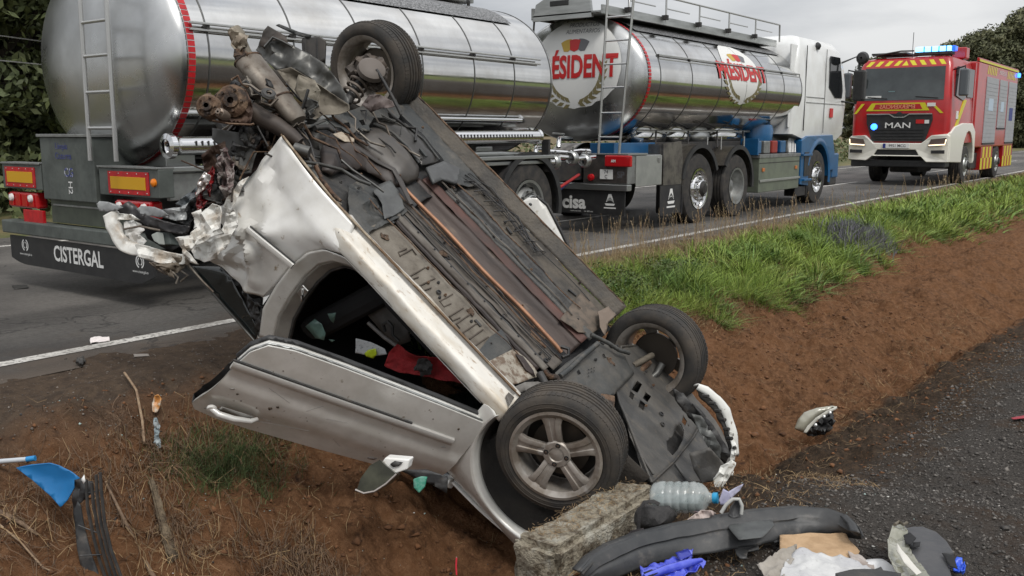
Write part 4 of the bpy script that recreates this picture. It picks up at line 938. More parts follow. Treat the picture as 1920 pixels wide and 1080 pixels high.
blk_m = mat('black_underbody', (.022, .022, .023), .55, col2=(.045, .042, .038), scale=8, bump=.2, bscale=40, col3=(.09, .075, .06), scale3=14, lo3=.6, hi3=.75)
copper_m = mat('copper_coloured_pipe', (.36, .185, .105), .5, .4, col2=(.24, .12, .07), scale=10)
rust_m = mat('rusty_metal', (.090, .048, .028), .75, .3, col2=(.19, .125, .08), scale=14, col3=(.035, .025, .02), scale3=10, bump=.6, bscale=50)
muff_m = mat('aluminised_exhaust', (.20, .178, .15), .5, .5, col2=(.12, .095, .075), scale=6, rough2=.65, col3=(.07, .05, .035), scale3=11, lo3=.55, hi3=.7, bump=.1, bscale=20)
beige_m = mat('dusty_shield', (.21, .185, .145), .6, .3, col2=(.135, .115, .09), scale=5, bump=.2, bscale=18, col3=(.06, .05, .04), scale3=10, lo3=.58, hi3=.7)
gsheet_m = mat('grey_sheet_metal', (.125, .125, .12), .42, .6, col2=(.07, .068, .062), scale=6, bump=.1, bscale=18)
dirtplastic = mat('dirty_undertray_plastic', (.048, .047, .045), .55, col2=(.085, .078, .068), scale=4, col3=(.13, .11, .085), scale3=11, lo3=.58, hi3=.74, bump=.15, bscale=40, stretch=(1, 2, 1))
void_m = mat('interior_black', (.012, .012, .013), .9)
arch_m = mat('wheel_arch_felt', (.030, .027, .024), .9, col2=(.05, .043, .036), scale=5, bump=.3, bscale=60)
glass_m = mat('tinted_glass', (.02, .025, .025), .05, spec=.8)

def basis(P):
    c = sum(P, Vector()) / len(P); n = Vector()
    for i in range(len(P)): n += (P[i]-c).cross(P[(i+1) % len(P)]-c)
    n.normalize(); x = (P[1]-P[0]); x = (x - n*x.dot(n)).normalized(); return c, x, n.cross(x), n
def panel(name, pts, m, parent=None, step=.03, amp=.0, wl=.12, bulge=0, thick=.003, seed=0, ridged=False, holes=None, smooth=45, edge=0):
    """sheet metal or cloth: outline in 3D, filled, finely cut, displaced along its normal, given thickness"""
    P = [Vector(p) for p in pts]; c, x, y, n = basis(P)
    A = [((p-c).dot(x), (p-c).dot(y), (p-c).dot(n)) for p in P]
    loops = [[Vector((a, b, 0)) for a, b, _ in A]]
    H = []
    for h in holes or []:
        q = [Vector(p) for p in h]; H.append([((p-c).dot(x), (p-c).dot(y)) for p in q]); loops.append([Vector((a, b, 0)) for a, b in H[-1]])
    tr = tessellate_polygon(loops); flat = [p for l in loops for p in l]
    bm = bmesh.new(); vs = [bm.verts.new(p) for p in flat]
    for t in tr:
        try: bm.faces.new([vs[i] for i in t])
        except ValueError: pass
    for ax in (0, 1):
        lo = min(v.co[ax] for v in bm.verts); hi = max(v.co[ax] for v in bm.verts); k = lo + step
        while k < hi - step*.2:
            co = [0,0,0]; co[ax] = k; no = [0,0,0]; no[ax] = 1
            bmesh.ops.bisect_plane(bm, geom=bm.verts[:]+bm.edges[:]+bm.faces[:], plane_co=co, plane_no=no, dist=1e-5); k += step
    def segd(px, py):
        d = 1e9
        for i in range(len(A)):
            ax_, ay_ = A[i][:2]; bx, by = A[(i+1) % len(A)][:2]; dx, dy = bx-ax_, by-ay_; L2 = dx*dx+dy*dy or 1e-9
            t = max(0, min(1, ((px-ax_)*dx+(py-ay_)*dy)/L2)); d = min(d, hypot(px-ax_-t*dx, py-ay_-t*dy))
        return d
    resid = any(abs(a[2]) > 1e-4 for a in A); size = max(max(abs(a[0]) for a in A), max(abs(a[1]) for a in A))
    out = []
    for v in bm.verts:
        a, b = v.co.x, v.co.y; h = 0
        if resid:
            sw = sh = 0
            for p in A: w = 1/((a-p[0])**2+(b-p[1])**2+1e-6)**1.2; sw += w; sh += w*p[2]
            h = sh/sw
        if amp:
            q = Vector((a/wl + seed*7.3, b/wl + seed*3.1, seed*1.7))
            if ridged: h += amp*(abs(noise.noise(q))*2.2 - .5 + .6*(abs(noise.noise(q*2.3))*2 - .4) + .2*noise.noise(q*5))
            else: h += amp*(noise.noise(q) + .45*noise.noise(q*2.2) + .2*noise.noise(q*4.7))
        if bulge: d = segd(a, b)/size; h += bulge*min(1, (d/.45))**.6
        if edge and segd(a, b) < step*.3: a += edge*noise.noise(Vector((a*30, b*30, seed))); b += edge*noise.noise(Vector((a*30, b*30, seed+9)))
        out.append(c + x*a + y*b + n*h)
    for v, p in zip(bm.verts, out): v.co = p
    bmesh.ops.recalc_face_normals(bm, faces=bm.faces)
    me = bpy.data.meshes.new(name); bm.to_mesh(me); bm.free()
    o = link(name, me, m, parent, smooth)
    if thick: q = o.modifiers.new('s', 'SOLIDIFY'); q.thickness = thick; q.offset = 0
    return o
def ruled(name, A, B, m, parent, nu=40, nv=12, disp=None, thick=.003, smooth=50, bow=None):
    """surface between two 3D polylines, resampled"""
    def rs(P, n):
        P = [Vector(p) for p in P]; L = [0]
        for i in range(1, len(P)): L.append(L[-1] + (P[i]-P[i-1]).length)
        o = []
        for k in range(n+1):
            d = L[-1]*k/n; i = 1
            while i < len(P)-1 and L[i] < d: i += 1
            t = (d-L[i-1])/max(1e-9, L[i]-L[i-1]); o.append(P[i-1].lerp(P[i], t))
        return o
    a = rs(A, nu); b = rs(B, nu); g = MB()
    def fn(s, t):
        i = round(s*nu); p = a[i].lerp(b[i], t)
        if bow: p = p + bow(s, t)
        if disp: p = p + disp(p, s, t)
        return p
    g.grid(fn, nu, nv); return g.build(name, m, parent, smooth, 0, thick)
V3 = Vector

# --- sill: bright band between flange and door opening, with a muddy seam below
def sill_prof(y, z): return y, z
prof = [(.700, .100), (.735, .092), (.742, .108), (.785, .127), (.812, .139), (.827, .150), (.832, .162), (.835, .208), (.831, .219), (.815, .226), (.80, .238), (.74, .245)]
g = MB(); xs = np.linspace(-.34, .97, 64)
def sillpt(i, j):
    x = xs[round(i*63)]; f = j*(len(prof)-1); k = min(int(f), len(prof)-2); y, z = [prof[k][q]*(1-f+k) + prof[k+1][q]*(f-k) for q in (0, 1)]
    k2 = max(0, (-.45 - x)/.45); z -= .035*k2; y += -.02*k2
    k3 = max(0, min(1, (-.24 - x)/.10)); y -= .022*k3; z += .006*k3
    d = .006*noise.noise(V3((x*5, y*16, z*16))) + .003*noise.noise(V3((x*17, y*30, z*30))) ; return (x, y+d, z+d)
g.grid(sillpt, 63, 20); g.build('sill', sillp, CAR, 32, 0, .004)
g = MB()
def fl(i, j):
    x = -.90 + 1.86*i; k2 = max(0, (-.45-x)/.45)
    return (x, .742 - .06*j - .02*k2, .088 - .035*k2 + .07*(j > .2)*j + .006*noise.noise(V3((x*9, j*4, 0))))
g.grid(fl, 70, 4); g.build('sill_seam', flange_m, CAR, 40, 0, .006)
MB().tube([(-.88+.06*k, .748 - .02*max(0, (.43-.06*k)/.45), .080 - .035*max(0, (.43-.06*k)/.45) + .003*noise.noise(V3((k, 0, 0)))) for k in range(31)], .008, 6).build('seam_lip', flange_m, CAR, 60)

# --- rear quarter panel: crumpled sheet between torn rear edge and door opening
rear_edge = [(-.89, .722, .055), (-.90, .76, .25), (-.86, .83, .45), (-.92, .86, .60), (-.86, .84, .74), (-.93, .84, .90), (-.80, .80, .97), (-.66, .80, .92)]
open_out = [(-.27, .745, .088), (-.24, .785, .135), (-.22, .832, .19), (-.20, .832, .215), (-.30, .824, .28), (-.365, .824, .38), (-.40, .822, .52), (-.415, .82, .70), (-.44, .81, .84)]
CREASE = [(-.90, .45, -.62, .62, .045, .07), (-.62, .62, -.52, .85, .040, .06), (-.88, .72, -.66, .66, -.04, .06), (-.80, .30, -.60, .45, .030, .08), (-.78, .95, -.60, .78, -.035, .05), (-.86, .15, -.70, .40, -.03, .07), (-.70, .50, -.74, .80, .03, .04), (-.50, .78, -.58, .66, .03, .05)]
def qd(p, s, t):
    e = 1 - t; n1 = noise.noise(V3((p.x*5, p.z*5, 1.3))); r = abs(noise.noise(V3((p.x*3.1+2, p.z*2.6, 5.1)))); r2 = abs(noise.noise(V3((p.x*8, p.z*7, 2.2))))
    w = min(1, max(0, e*1.5))*min(1, s*5)
    cr = 0
    for (x1, z1, x2, z2, a_, wd) in CREASE:
        dx, dz = x2-x1, z2-z1; L2 = dx*dx+dz*dz; tt = max(0, min(1, ((p.x-x1)*dx+(p.z-z1)*dz)/L2)); dd = hypot(p.x-x1-tt*dx, p.z-z1-tt*dz); cr += a_*max(0, 1-dd/wd)
    w2 = min(1, e*2.5)*min(1, s*6)
    return V3((0, w*(.045*(r*2-.45) + .010*(r2*2-.5) + .010*n1) + w2*cr, 0))
ruled('rear_quarter_panel', rear_edge, open_out, whitep, CAR, 46, 30, qd, .003, 17, lambda s, t: V3((0, .03*sin(pi*t), 0)))
mo = MB(); a, b = V3((-.68, .90, .50)), V3((-.37, .868, .475))
mo.loft([[p + V3((0, dy, dz)) for dy, dz in ((0, -.022), (.016, -.016), (.020, 0), (.016, .016), (0, .022))] for p in (a + V3((-.012, -.012, 0)), a, a.lerp(b, .5), b)], True)
mo.build('side_rub_strip', silver, CAR, 50)
MB().tube([a + V3((0, .006, -.027)), b + V3((0, .006, -.027))], .005, 6).build('strip_shadow_gap', blk_m, CAR)
# door jamb: wide channel curving round the opening
o_out = [(.84, .822, .235), (.4, .824, .232), (-.05, .824, .225), (-.19, .826, .225), (-.30, .828, .285), (-.365, .828, .38), (-.40, .826, .52), (-.41, .824, .70), (-.40, .82, .89), (-.33, .80, 1.08)]
o_mid = [(.84, .79, .25), (.4, .79, .25), (-.02, .79, .25), (-.14, .79, .262), (-.235, .79, .325), (-.29, .79, .41), (-.315, .79, .54), (-.32, .79, .70), (-.31, .785, .88), (-.26, .77, 1.06)]
o_in = [(.84, .72, .26), (.4, .72, .26), (.0, .72, .265), (-.10, .72, .28), (-.19, .72, .34), (-.24, .72, .43), (-.262, .72, .55), (-.265, .72, .70), (-.25, .72, .86), (-.20, .71, 1.02)]
ruled('door_jamb', o_out, o_mid, silver, CAR, 70, 6, None, .004)
ruled('door_jamb_inner', o_mid, o_in, mat('jamb_paint', (.40, .39, .36), .45, .3, col2=(.30, .29, .265), scale=6), CAR, 70, 5, None, .004)
MB().tube(o_in, .012, 6).build('door_seal', blk_m, CAR, 60)
lk = MB().tube([(-.285, .80, .60), (-.25, .83, .60), (-.235, .83, .63), (-.262, .80, .64)], .007, 6).build('door_striker', chrome, CAR, 60)
obox('striker_plate', (-.30, .78, .585), (-.25, .795, .655), bolt_m, CAR, .004)

# --- front wing with round arch, lining and hood
ac, ar = (1.315, .27), .385
wing = [(.965, .20), (.845, .225), (.86, .40), (.90, .60), (.945, .76), (1.1, .775), (1.3, .775), (1.5, .765), (1.72, .72), (1.90, .66), (1.93, .50), (1.80, .34), (1.72, .30)]
archp = [(ac[0] + ar*cos(radians(a)), ac[1] + ar*sin(radians(a))) for a in range(6, 196, 8)]
P = [(x, .835 + .0, z) for x, z in wing] + [(x, .835, z) for x, z in archp]
def wing_y(x, z): return .835 + .02*max(0, 1 - abs(hypot(x-ac[0], z-ac[1]) - ar)/.1) - .09*max(0, (z-.60)/.18)**2 - .10*max(0, (x-1.45)/.5)**2
g = MB(); n = 44
inner = [(ac[0] + ar*cos(a), ac[1] + ar*sin(a)) for a in np.linspace(radians(192), radians(4), n+1)]
def outer_at(a):
    d = (cos(a), sin(a)); best = 1e9; W_ = [(.965, .175), (.855, .20), (.86, .40), (.90, .62), (.95, .775), (1.3, .79), (1.5, .775), (1.72, .73), (1.92, .66), (1.95, .50), (1.85, .28), (1.75, .26)]
    for i in range(len(W_)-1):
        x1, z1 = W_[i][0]-ac[0], W_[i][1]-ac[1]; x2, z2 = W_[i+1][0]-ac[0], W_[i+1][1]-ac[1]
        den = d[0]*(z2-z1) - d[1]*(x2-x1)
        if abs(den) < 1e-9: continue
        t = (x1*(z2-z1) - z1*(x2-x1))/den; s = (x1*d[1] - z1*d[0])/den
        if t > 0 and -1e-6 <= s <= 1+1e-6: best = min(best, t)
    return best if best < 5 else ar+.02
def wfn(s, t):
    a = radians(192) + (radians(4)-radians(192))*s; r = ar + (outer_at(a)-ar)*t; x, z = ac[0]+r*cos(a), ac[1]+r*sin(a); return (x, wing_y(x, z), z)
g.grid(wfn, n*2, 14); g.build('front_wing', silver, CAR, 40, 0, .004)
ruled('arch_lip', [(x, wing_y(x, z), z) for x, z in inner], [(ac[0]+(ar-.018)*cos(a), .80, ac[1]+(ar-.018)*sin(a)) for a in np.linspace(radians(192), radians(4), n+1)], silver, CAR, 60, 3)
ruled('arch_liner', [(ac[0]+(ar-.012)*cos(a), .80, ac[1]+(ar-.012)*sin(a)) for a in np.linspace(radians(205), radians(-8), 30)], [(ac[0]+(ar-.03)*cos(a), .36, ac[1]+(ar-.03)*sin(a)) for a in np.linspace(radians(205), radians(-8), 30)], arch_m, CAR, 40, 12, lambda p, s, t: V3((0, 0, .008*noise.noise(p*9))))
panel('inner_wing', [(.93, .38, .12), (.93, .38, .70), (1.70, .36, .70), (1.72, .36, .12)], arch_m, CAR, .06, .02)
sp = MB(); sp.tube([(1.44+.062*cos(a), .55+.062*sin(a)*.9, .30+.26*a/(2*pi*6)) for a in np.linspace(0, 2*pi*6, 100)], .0085, 6); sp.build('coil_spring', blk_m, CAR, 60)
MB().cyl((1.44, .55, .2), (1.44, .55, .62), .028, 10).build('strut', blk_m, CAR, 50)
# far wing, bonnet, engine mass
panel('far_wing', [(.95, -.83, .22), (.92, -.83, .74), (1.45, -.82, .77), (1.88, -.72, .66), (1.9, -.72, .45), (1.68, -.8, .40), (1.5, -.83, .62), (1.3, -.83, .67), (1.08, -.83, .60), (.97, -.83, .42)], silver, CAR, .06, .01)
g = MB(); g.grid(lambda i, j: (.98 + .95*i, -.80 + 1.56*j, .80 + .05*sin(pi*j) - .16*i**2 + .035*noise.noise(V3((i*3, j*3, 4)))*i), 20, 24); g.build('bonnet', silver, CAR, 50, 0, .006)
MB().loft([[(x, y, z) for x, y in ((1.02, .50), (1.02, -.50), (1.85, -.48), (1.85, .46))] for z in (.28, .68)]).build('engine_block', blk_m, CAR, None, .05)
# --- cabin: floor side shell, far side, seats, roof
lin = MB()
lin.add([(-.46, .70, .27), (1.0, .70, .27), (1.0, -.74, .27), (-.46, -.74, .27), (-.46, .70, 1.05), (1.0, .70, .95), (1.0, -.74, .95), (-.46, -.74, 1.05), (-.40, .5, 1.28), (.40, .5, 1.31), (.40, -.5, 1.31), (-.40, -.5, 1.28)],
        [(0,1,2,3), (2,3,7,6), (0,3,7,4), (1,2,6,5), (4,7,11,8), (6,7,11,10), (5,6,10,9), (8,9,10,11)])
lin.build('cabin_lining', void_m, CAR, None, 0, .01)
g = MB(); g.grid(lambda i, j: (-.62 + 1.12*i, -.60 + 1.20*j, 1.30 + .09*sin(pi*i)*(.5+.5*sin(pi*j)) - .04*(1-i)), 16, 16); g.build('roof', silver, CAR, 50, 0, .012)
for sy in (-1, 1):
    MB().tube([(1.02, sy*.76, .80), (.72, sy*.70, 1.05), (.45, sy*.61, 1.29)], .028, 8).build('windscreen_pillar', silver, CAR, 60)
panel('windscreen', [(1.02, .72, .81), (.47, .58, 1.29), (.47, -.58, 1.29), (1.02, -.72, .81)], glass_m, CAR, .12, .015)
# folded rear roof and glass edge, seen end-on below the quarter panel
panel('rear_screen', [(-0.939, 0.76, 1.141), (-0.786, 0.76, 0.979), (-0.69, 0.76, 0.968), (-0.464, 0.76, 1.048), (-0.363, 0.76, 1.09), (-0.352, 0.76, 1.166), (-0.665, 0.76, 1.161)], glass_m, CAR, .05, .004)
MB().tube([(-0.949, 0.775, 1.136), (-0.795, 0.775, 1.139), (-0.651, 0.775, 1.142), (-0.499, 0.775, 1.145), (-0.341, 0.775, 1.15)], .0075, 6).build('screen_trim', gsheet_m, CAR, 60)
panel('rear_deck', [(-0.959, 0.7, 1.183), (-0.868, 0.7, 1.093), (-0.688, 0.7, 1.016), (-0.514, 0.7, 0.951), (-0.429, 0.7, 1.04), (-0.381, 0.7, 1.173), (-0.539, 0.7, 1.216)], blk_m, CAR, .03, .03, .08, seed=4, ridged=True)
panel('pillar_liner', [(-0.838, 0.74, 1.045), (-0.663, 0.74, 1.017), (-0.58, 0.74, 1.045), (-0.614, 0.74, 1.141), (-0.775, 0.74, 1.094)], gsheet_m, CAR, .03, .006, seed=2)
for k, q in enumerate(([(-0.577, 0.775, 0.954), (-0.497, 0.775, 0.935), (-0.404, 0.775, 0.973), (-0.365, 0.775, 1.049), (-0.457, 0.775, 1.034)], [(-0.511, 0.775, 0.95), (-0.426, 0.775, 0.926), (-0.358, 0.775, 1.016), (-0.345, 0.775, 1.109), (-0.418, 0.775, 1.037)])):
    panel('torn_seal', q, blk_m, CAR, .015, .02, .04, seed=k+5, ridged=True, thick=.006)
# seats and inner trims seen through the opening
panel('pillar_trim', [(-0.028, 0.45, 0.681), (-0.021, 0.45, 0.553), (0.186, 0.45, 0.508), (0.287, 0.45, 0.585), (0.24, 0.45, 0.69)], mat('grey_trim', (.10, .095, .09), .5, col2=(.06, .058, .055), scale=9), CAR, .05, .006)
panel('floor_carpet', [(-0.069, 0.3, 0.689), (-0.063, 0.3, 0.633), (0.072, 0.3, 0.642), (0.117, 0.3, 0.715)], floor_m, CAR, .05, .01)
MB().tube([(0.149, 0.5, 0.631), (0.113, 0.5, 0.605), (0.127, 0.5, 0.565), (0.163, 0.5, 0.566), (0.194, 0.5, 0.608), (0.246, 0.5, 0.606)], .010, 8).build('grab_handle', blk_m, CAR, 60)
MB().tube([(0.039, 0.5, 0.676), (0.164, 0.5, 0.663), (0.284, 0.5, 0.634)], .012, 8).build('belt_rail', mat('trim_strip', (.16, .15, .14), .5), CAR, 60)
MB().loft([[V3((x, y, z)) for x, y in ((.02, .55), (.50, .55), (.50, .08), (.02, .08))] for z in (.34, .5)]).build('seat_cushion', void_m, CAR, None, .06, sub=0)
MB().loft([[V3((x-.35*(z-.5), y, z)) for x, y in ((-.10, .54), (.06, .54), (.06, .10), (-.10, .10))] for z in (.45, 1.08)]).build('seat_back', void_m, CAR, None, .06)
glshard = mat('green_glass_shards', (.13, .22, .19), .15, col2=(.10, .17, .15), scale=20)
for k, q in enumerate(([(-0.206, 0.62, 0.931), (-0.188, 0.62, 0.842), (-0.137, 0.62, 0.831), (-0.087, 0.62, 0.857), (-0.068, 0.62, 0.899), (-0.116, 0.62, 0.935), (-0.161, 0.62, 0.929)], [(-0.146, 0.62, 0.746), (-0.11, 0.62, 0.695), (-0.085, 0.62, 0.762), (-0.111, 0.62, 0.763)], [(-0.051, 0.62, 0.87), (-0.018, 0.62, 0.84), (-0.025, 0.62, 0.868)])):
    panel('glass_shard', q, glshard, CAR, .05, .004, seed=k)

# --- door, hinged at the front and hanging open
TH = radians(39); HX, HY = .935, .835
Rz = Matrix.Rotation(pi - TH, 4, 'Z'); Rz.translation = V3((HX, HY, 0))
dr = bpy.data.objects.new('door', None); COL.objects.link(dr); dr.parent = CAR; dr.matrix_local = Rz   # door local: X from hinge to rear edge, +Y outward after rotation sign
def dY(l, z):  # outward bulge of the skin
    f = (z - .27)/(.88 - .27); b = .038*sin(pi*min(1, max(0, f*.9+.02))) 
    b += .012*smoothstep(.40, .52, f) - .014*smoothstep(.62, .80, f)
    return -(.0 + b)
def smoothstep(a, b, x): t = max(0, min(1, (x-a)/(b-a))); return t*t*(3-2*t)
zb = [(0, .285), (.3, .275), (.8, .268), (1.05, .272), (1.17, .295), (1.225, .36), (1.25, .45)]
zt = [(0, .78), (.3, .815), (.7, .85), (1.0, .868), (1.17, .868), (1.29, .845), (1.32, .80)]
def lerp_list(L, t):
    f = t*(len(L)-1); k = min(int(f), len(L)-2); f -= k; return tuple(L[k][q]*(1-f)+L[k+1][q]*f for q in range(len(L[0])))
def dfn(s, t):
    a = lerp_list(zb, s); b = lerp_list(zt, s); l = a[0] + (b[0]-a[0])*t; z = a[1] + (b[1]-a[1])*t
    return V3((l, dY(l, z), z))
g = MB(); g.grid(dfn, 60, 40); skin = g.build('door_skin', silver, dr, 60, 0, .0)
back = MB(); back.grid(lambda s, t: dfn(s, t) + V3((0, .055 + .012*(abs(t-.5)<.3), 0)), 60, 24); back.build('door_lining', blk_m, dr, 60)
edge = [dfn(s, 0) for s in np.linspace(0, 1, 61)]
ruled('door_edge', edge, [p + V3((0, .055, 0)) for p in edge], silver, dr, 60, 3, None, .002)
e2 = [dfn(1, t) for t in np.linspace(0, 1, 20)]; ruled('door_edge', e2, [p + V3((-.01, .025, 0)) for p in e2], MATS['jamb_paint'], dr, 20, 3, None, .002)
e3 = [dfn(s, 1) for s in np.linspace(0, 1, 40)]; ruled('door_edge', e3, [p + V3((0, .055, 0)) for p in e3], blk_m, dr, 40, 3, None, .002)
e4 = [dfn(0, t) for t in np.linspace(0, 1, 20)]; ruled('door_edge', e4, [p + V3((0, .055, 0)) for p in e4], silver, dr, 20, 3, None, .002)
MB().tube([p + V3((0, .012, -.004)) for p in edge], .006, 6).build('bright_trim', MATS['dull_aluminium'], dr, 60)
MB().tube([p + V3((0, .05, -.004)) for p in edge], .014, 6).build('rubber_seal', black, dr, 60)
# rub strip along the middle: raised, with a dark gap on its upper side
st = MB(); zs = lambda l: .452 + .0*l
st.loft([[V3((l, dY(l, .45) - dy, .455 + dz)) for dy, dz in ((-.004, -.024), (.010, -.022), (.016, -.012), (.016, .012), (.010, .022), (-.004, .024))] for l in (.10, .13, .5, .9, 1.2, 1.268)])
st.build('rub_strip', mat('strip_paint', (.60, .585, .55), .35, .3, col2=(.52, .50, .47), scale=6), dr, 50)
MB().tube([V3((l, dY(l, .43) - .004, .425)) for l in (.35, .6, .9, 1.2, 1.275)], .0055, 6).build('strip_gap', blk_m, dr, 60)
hd = MB().tube([V3((1.02, dY(1.0, .70) - .008, .735)), V3((1.05, dY(1, .7) - .034, .735)), V3((1.13, dY(1, .7) - .046, .742)), V3((1.20, dY(1, .7) - .04, .75)), V3((1.245, dY(1.2, .7) - .012, .755))], [.010, .014, .016, .016, .014], 10).build('door_handle', mat('handle_paint', (.62, .61, .58), .3, .2), dr, 60)
MB().lathe([(.024, 0), (.022, .014), (0, .018)], axisM((1.235, dY(1.2, .7) - .012, .755), (0, -1, 0)), 16).build('lock_cap', silver, hd, 50)
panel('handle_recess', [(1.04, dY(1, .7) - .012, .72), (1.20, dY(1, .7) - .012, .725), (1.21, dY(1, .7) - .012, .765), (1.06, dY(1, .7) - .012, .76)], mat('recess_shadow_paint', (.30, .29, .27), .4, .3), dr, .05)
mudspot = mat('mud_spot', (.13, .095, .065), .8, col2=(.05, .04, .03), scale=60); scr = mat('scratched_paint', (.32, .30, .28), .5, .2)
for k in range(16):
    r = random.Random(500+k); s_, t_ = r.uniform(.05, .96), r.uniform(.05, .95); c = dfn(s_, t_); f = .004 + .009*r.random()**3; ll = f*(1 if k % 3 else 3.5)
    q = [V3((c.x + ll*cos(a)*r.uniform(.5, 1.2), 0, c.z + f*sin(a)*r.uniform(.4, 1.2) + (ll*cos(a)*.3 if k % 3 == 0 else 0))) for a in np.linspace(0, 5.5, 7)]
    for p in q: p.y = dY(p.x, p.z) - .0015
    panel('mud_spot' if k % 3 else 'scratch', q, mudspot if k % 3 else scr, dr, .05, 0, thick=.0012)
for k in range(6):
    r = random.Random(560+k); l0 = r.uniform(.1, 1.0); z0 = r.uniform(.50, .80); sl = r.uniform(-.12, .12); n = 6; L0 = r.uniform(.06, .28)
    MB().tube([V3((l0 + L0*i/n, dY(l0, z0 + sl*i/n) - .0002, z0 + sl*i/n)) for i in range(n+1)], .0012, 4).build('scratch', scr, dr, 60)
# mirror hanging below the door's belt line
mb = [(0.732, 1.361, 0.441), (0.818, 1.312, 0.382), (0.843, 1.33, 0.417), (0.82, 1.36, 0.46), (0.74, 1.382, 0.477)]
MB().loft([[V3(p) + d for p in mb] for d in (V3((0, 0, 0)), V3((0, -.05, .01)))]).build('mirror_base', whitep, CAR, None, .006)
panel('mirror_base_gap', [(0.77, 1.367, 0.44), (0.775, 1.352, 0.418), (0.807, 1.337, 0.4), (0.806, 1.351, 0.422), (0.791, 1.364, 0.441)], blk_m, CAR, .03)
ms = [V3(p) for p in [(0.754, 1.482, 0.603), (0.724, 1.455, 0.552), (0.711, 1.417, 0.488), (0.724, 1.389, 0.447), (0.759, 1.385, 0.448), (0.821, 1.375, 0.446), (0.822, 1.408, 0.499), (0.806, 1.445, 0.555), (0.782, 1.468, 0.586)]]; ce = sum(ms, V3())/len(ms)
MB().loft([[p for p in ms], [ce + (p-ce)*.92 + V3((0.02, -.05, .02)) for p in ms], [ce + (p-ce)*.6 + V3((0.03, -.09, .03)) for p in ms]]).build('mirror_shell', mat('dark_mirror_shell', (.035, .036, .026), .3, col2=(.07, .072, .05), scale=9, coat=.4), CAR, 60)
MB().tube([(0.745, 1.488, 0.592), (0.784, 1.475, 0.581), (0.812, 1.45, 0.546), (0.824, 1.416, 0.494), (0.825, 1.382, 0.439)], .005, 6).build('mirror_rim', mat('mirror_rim', (.30, .27, .25), .3), CAR, 60)
panel('broken_indicator', [(0.892, 1.294, 0.465), (0.909, 1.273, 0.436), (0.93, 1.261, 0.422), (0.955, 1.279, 0.457), (0.957, 1.3, 0.492), (0.922, 1.304, 0.49)], mat('green_lens_shard', (.03, .25, .16), .2, col2=(.15, .35, .28), scale=40), CAR, .02, .01, seed=3, thick=.012)
panel('mirror_mount', [(0.8, 1.241, 0.551), (0.898, 1.177, 0.471), (0.997, 1.142, 0.437), (1.048, 1.167, 0.49), (0.983, 1.184, 0.502), (0.89, 1.212, 0.525)], blk_m, CAR, .03, .01)

# --- far door sticking up behind the floor, white inner edge
fdp = [(-0.029, -0.918, 0.219), (-0.012, -0.964, 0.149), (0.035, -0.991, 0.115), (0.1, -1.002, 0.114), (0.246, -0.994, 0.161), (0.397, -0.985, 0.212), (0.568, -0.972, 0.272), (0.544, -0.946, 0.31), (0.353, -0.935, 0.282), (0.192, -0.932, 0.248), (0.066, -0.937, 0.211)]
panel('far_door', fdp, whitep, CAR, .04, .004, thick=.03)
MB().tube([(0.031, -0.985, 0.106), (0.111, -0.999, 0.102), (0.257, -0.992, 0.148), (0.408, -0.982, 0.199), (0.579, -0.97, 0.26)], .012, 6).build('far_door_seal', blk_m, CAR, 60)
MB().lathe([(.012, 0), (.012, .008), (0, .01)], axisM((0.039, -0.913, 0.148), (0, 0, -1)), 10).build('door_screw', blk_m, CAR)

# --- underbody, built strip by strip across the car (Y), each along X
def strip(name, y0, y1, zf, m, x0=-.44, x1=.94, nx=70, ny=8, nz_=.007, sc=14):
    g = MB(); g.grid(lambda i, j: (x0 + (x1-x0)*i, y0 + (y1-y0)*j, zf(x0 + (x1-x0)*i, j) + nz_*noise.noise(V3(((x0 + (x1-x0)*i)*sc, (y0+(y1-y0)*j)*sc, y0*9)))), nx, ny)
    return g.build(name, m, CAR, 40, 0, .003)
fp = strip('near_floor_pan', .69, .34, lambda x, j: .178 + .012*smoothstep(.75, 1, j) - .01*smoothstep(.12, 0, j) + .006*(abs(((x*1.0) % .5) - .25) < .02), floor_m, -.27, .80, 90, 26)
# pressed ribs and drain shapes on the near floor
ribs = [[(-0.156, 0.605, 0.174), (-0.154, 0.646, 0.174), (-0.142, 0.699, 0.174)], [(-0.063, 0.44, 0.174), (-0.062, 0.525, 0.174), (-0.035, 0.538, 0.174)], [(-0.04, 0.531, 0.174), (-0.047, 0.406, 0.174), (-0.005, 0.416, 0.174)],
        [(0.085, 0.438, 0.174), (0.088, 0.596, 0.174), (0.109, 0.602, 0.174), (0.115, 0.546, 0.174)], [(0.165, 0.442, 0.174), (0.161, 0.589, 0.174), (0.195, 0.595, 0.174), (0.202, 0.529, 0.174)], [(0.293, 0.426, 0.174), (0.292, 0.56, 0.174), (0.329, 0.566, 0.174), (0.334, 0.499, 0.174)],
        [(0.39, 0.444, 0.174), (0.389, 0.59, 0.174), (0.418, 0.596, 0.174), (0.425, 0.527, 0.174)], [(0.439, 0.443, 0.174), (0.443, 0.592, 0.174), (0.474, 0.594, 0.174)], [(0.502, 0.444, 0.174), (0.502, 0.599, 0.174), (0.527, 0.612, 0.174)], [(0.548, 0.449, 0.174), (0.55, 0.598, 0.174)], [(0.598, 0.461, 0.174), (0.595, 0.616, 0.174)]]
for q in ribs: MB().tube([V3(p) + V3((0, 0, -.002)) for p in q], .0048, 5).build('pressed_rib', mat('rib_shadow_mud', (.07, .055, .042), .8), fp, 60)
panel('floor_patch', [(0.636, 0.652, 0.168), (0.604, 0.459, 0.168), (0.608, 0.329, 0.168), (0.731, 0.376, 0.168), (0.733, 0.454, 0.168), (0.72, 0.606, 0.168), (0.687, 0.657, 0.168)], grey_m, CAR, .03, .004)
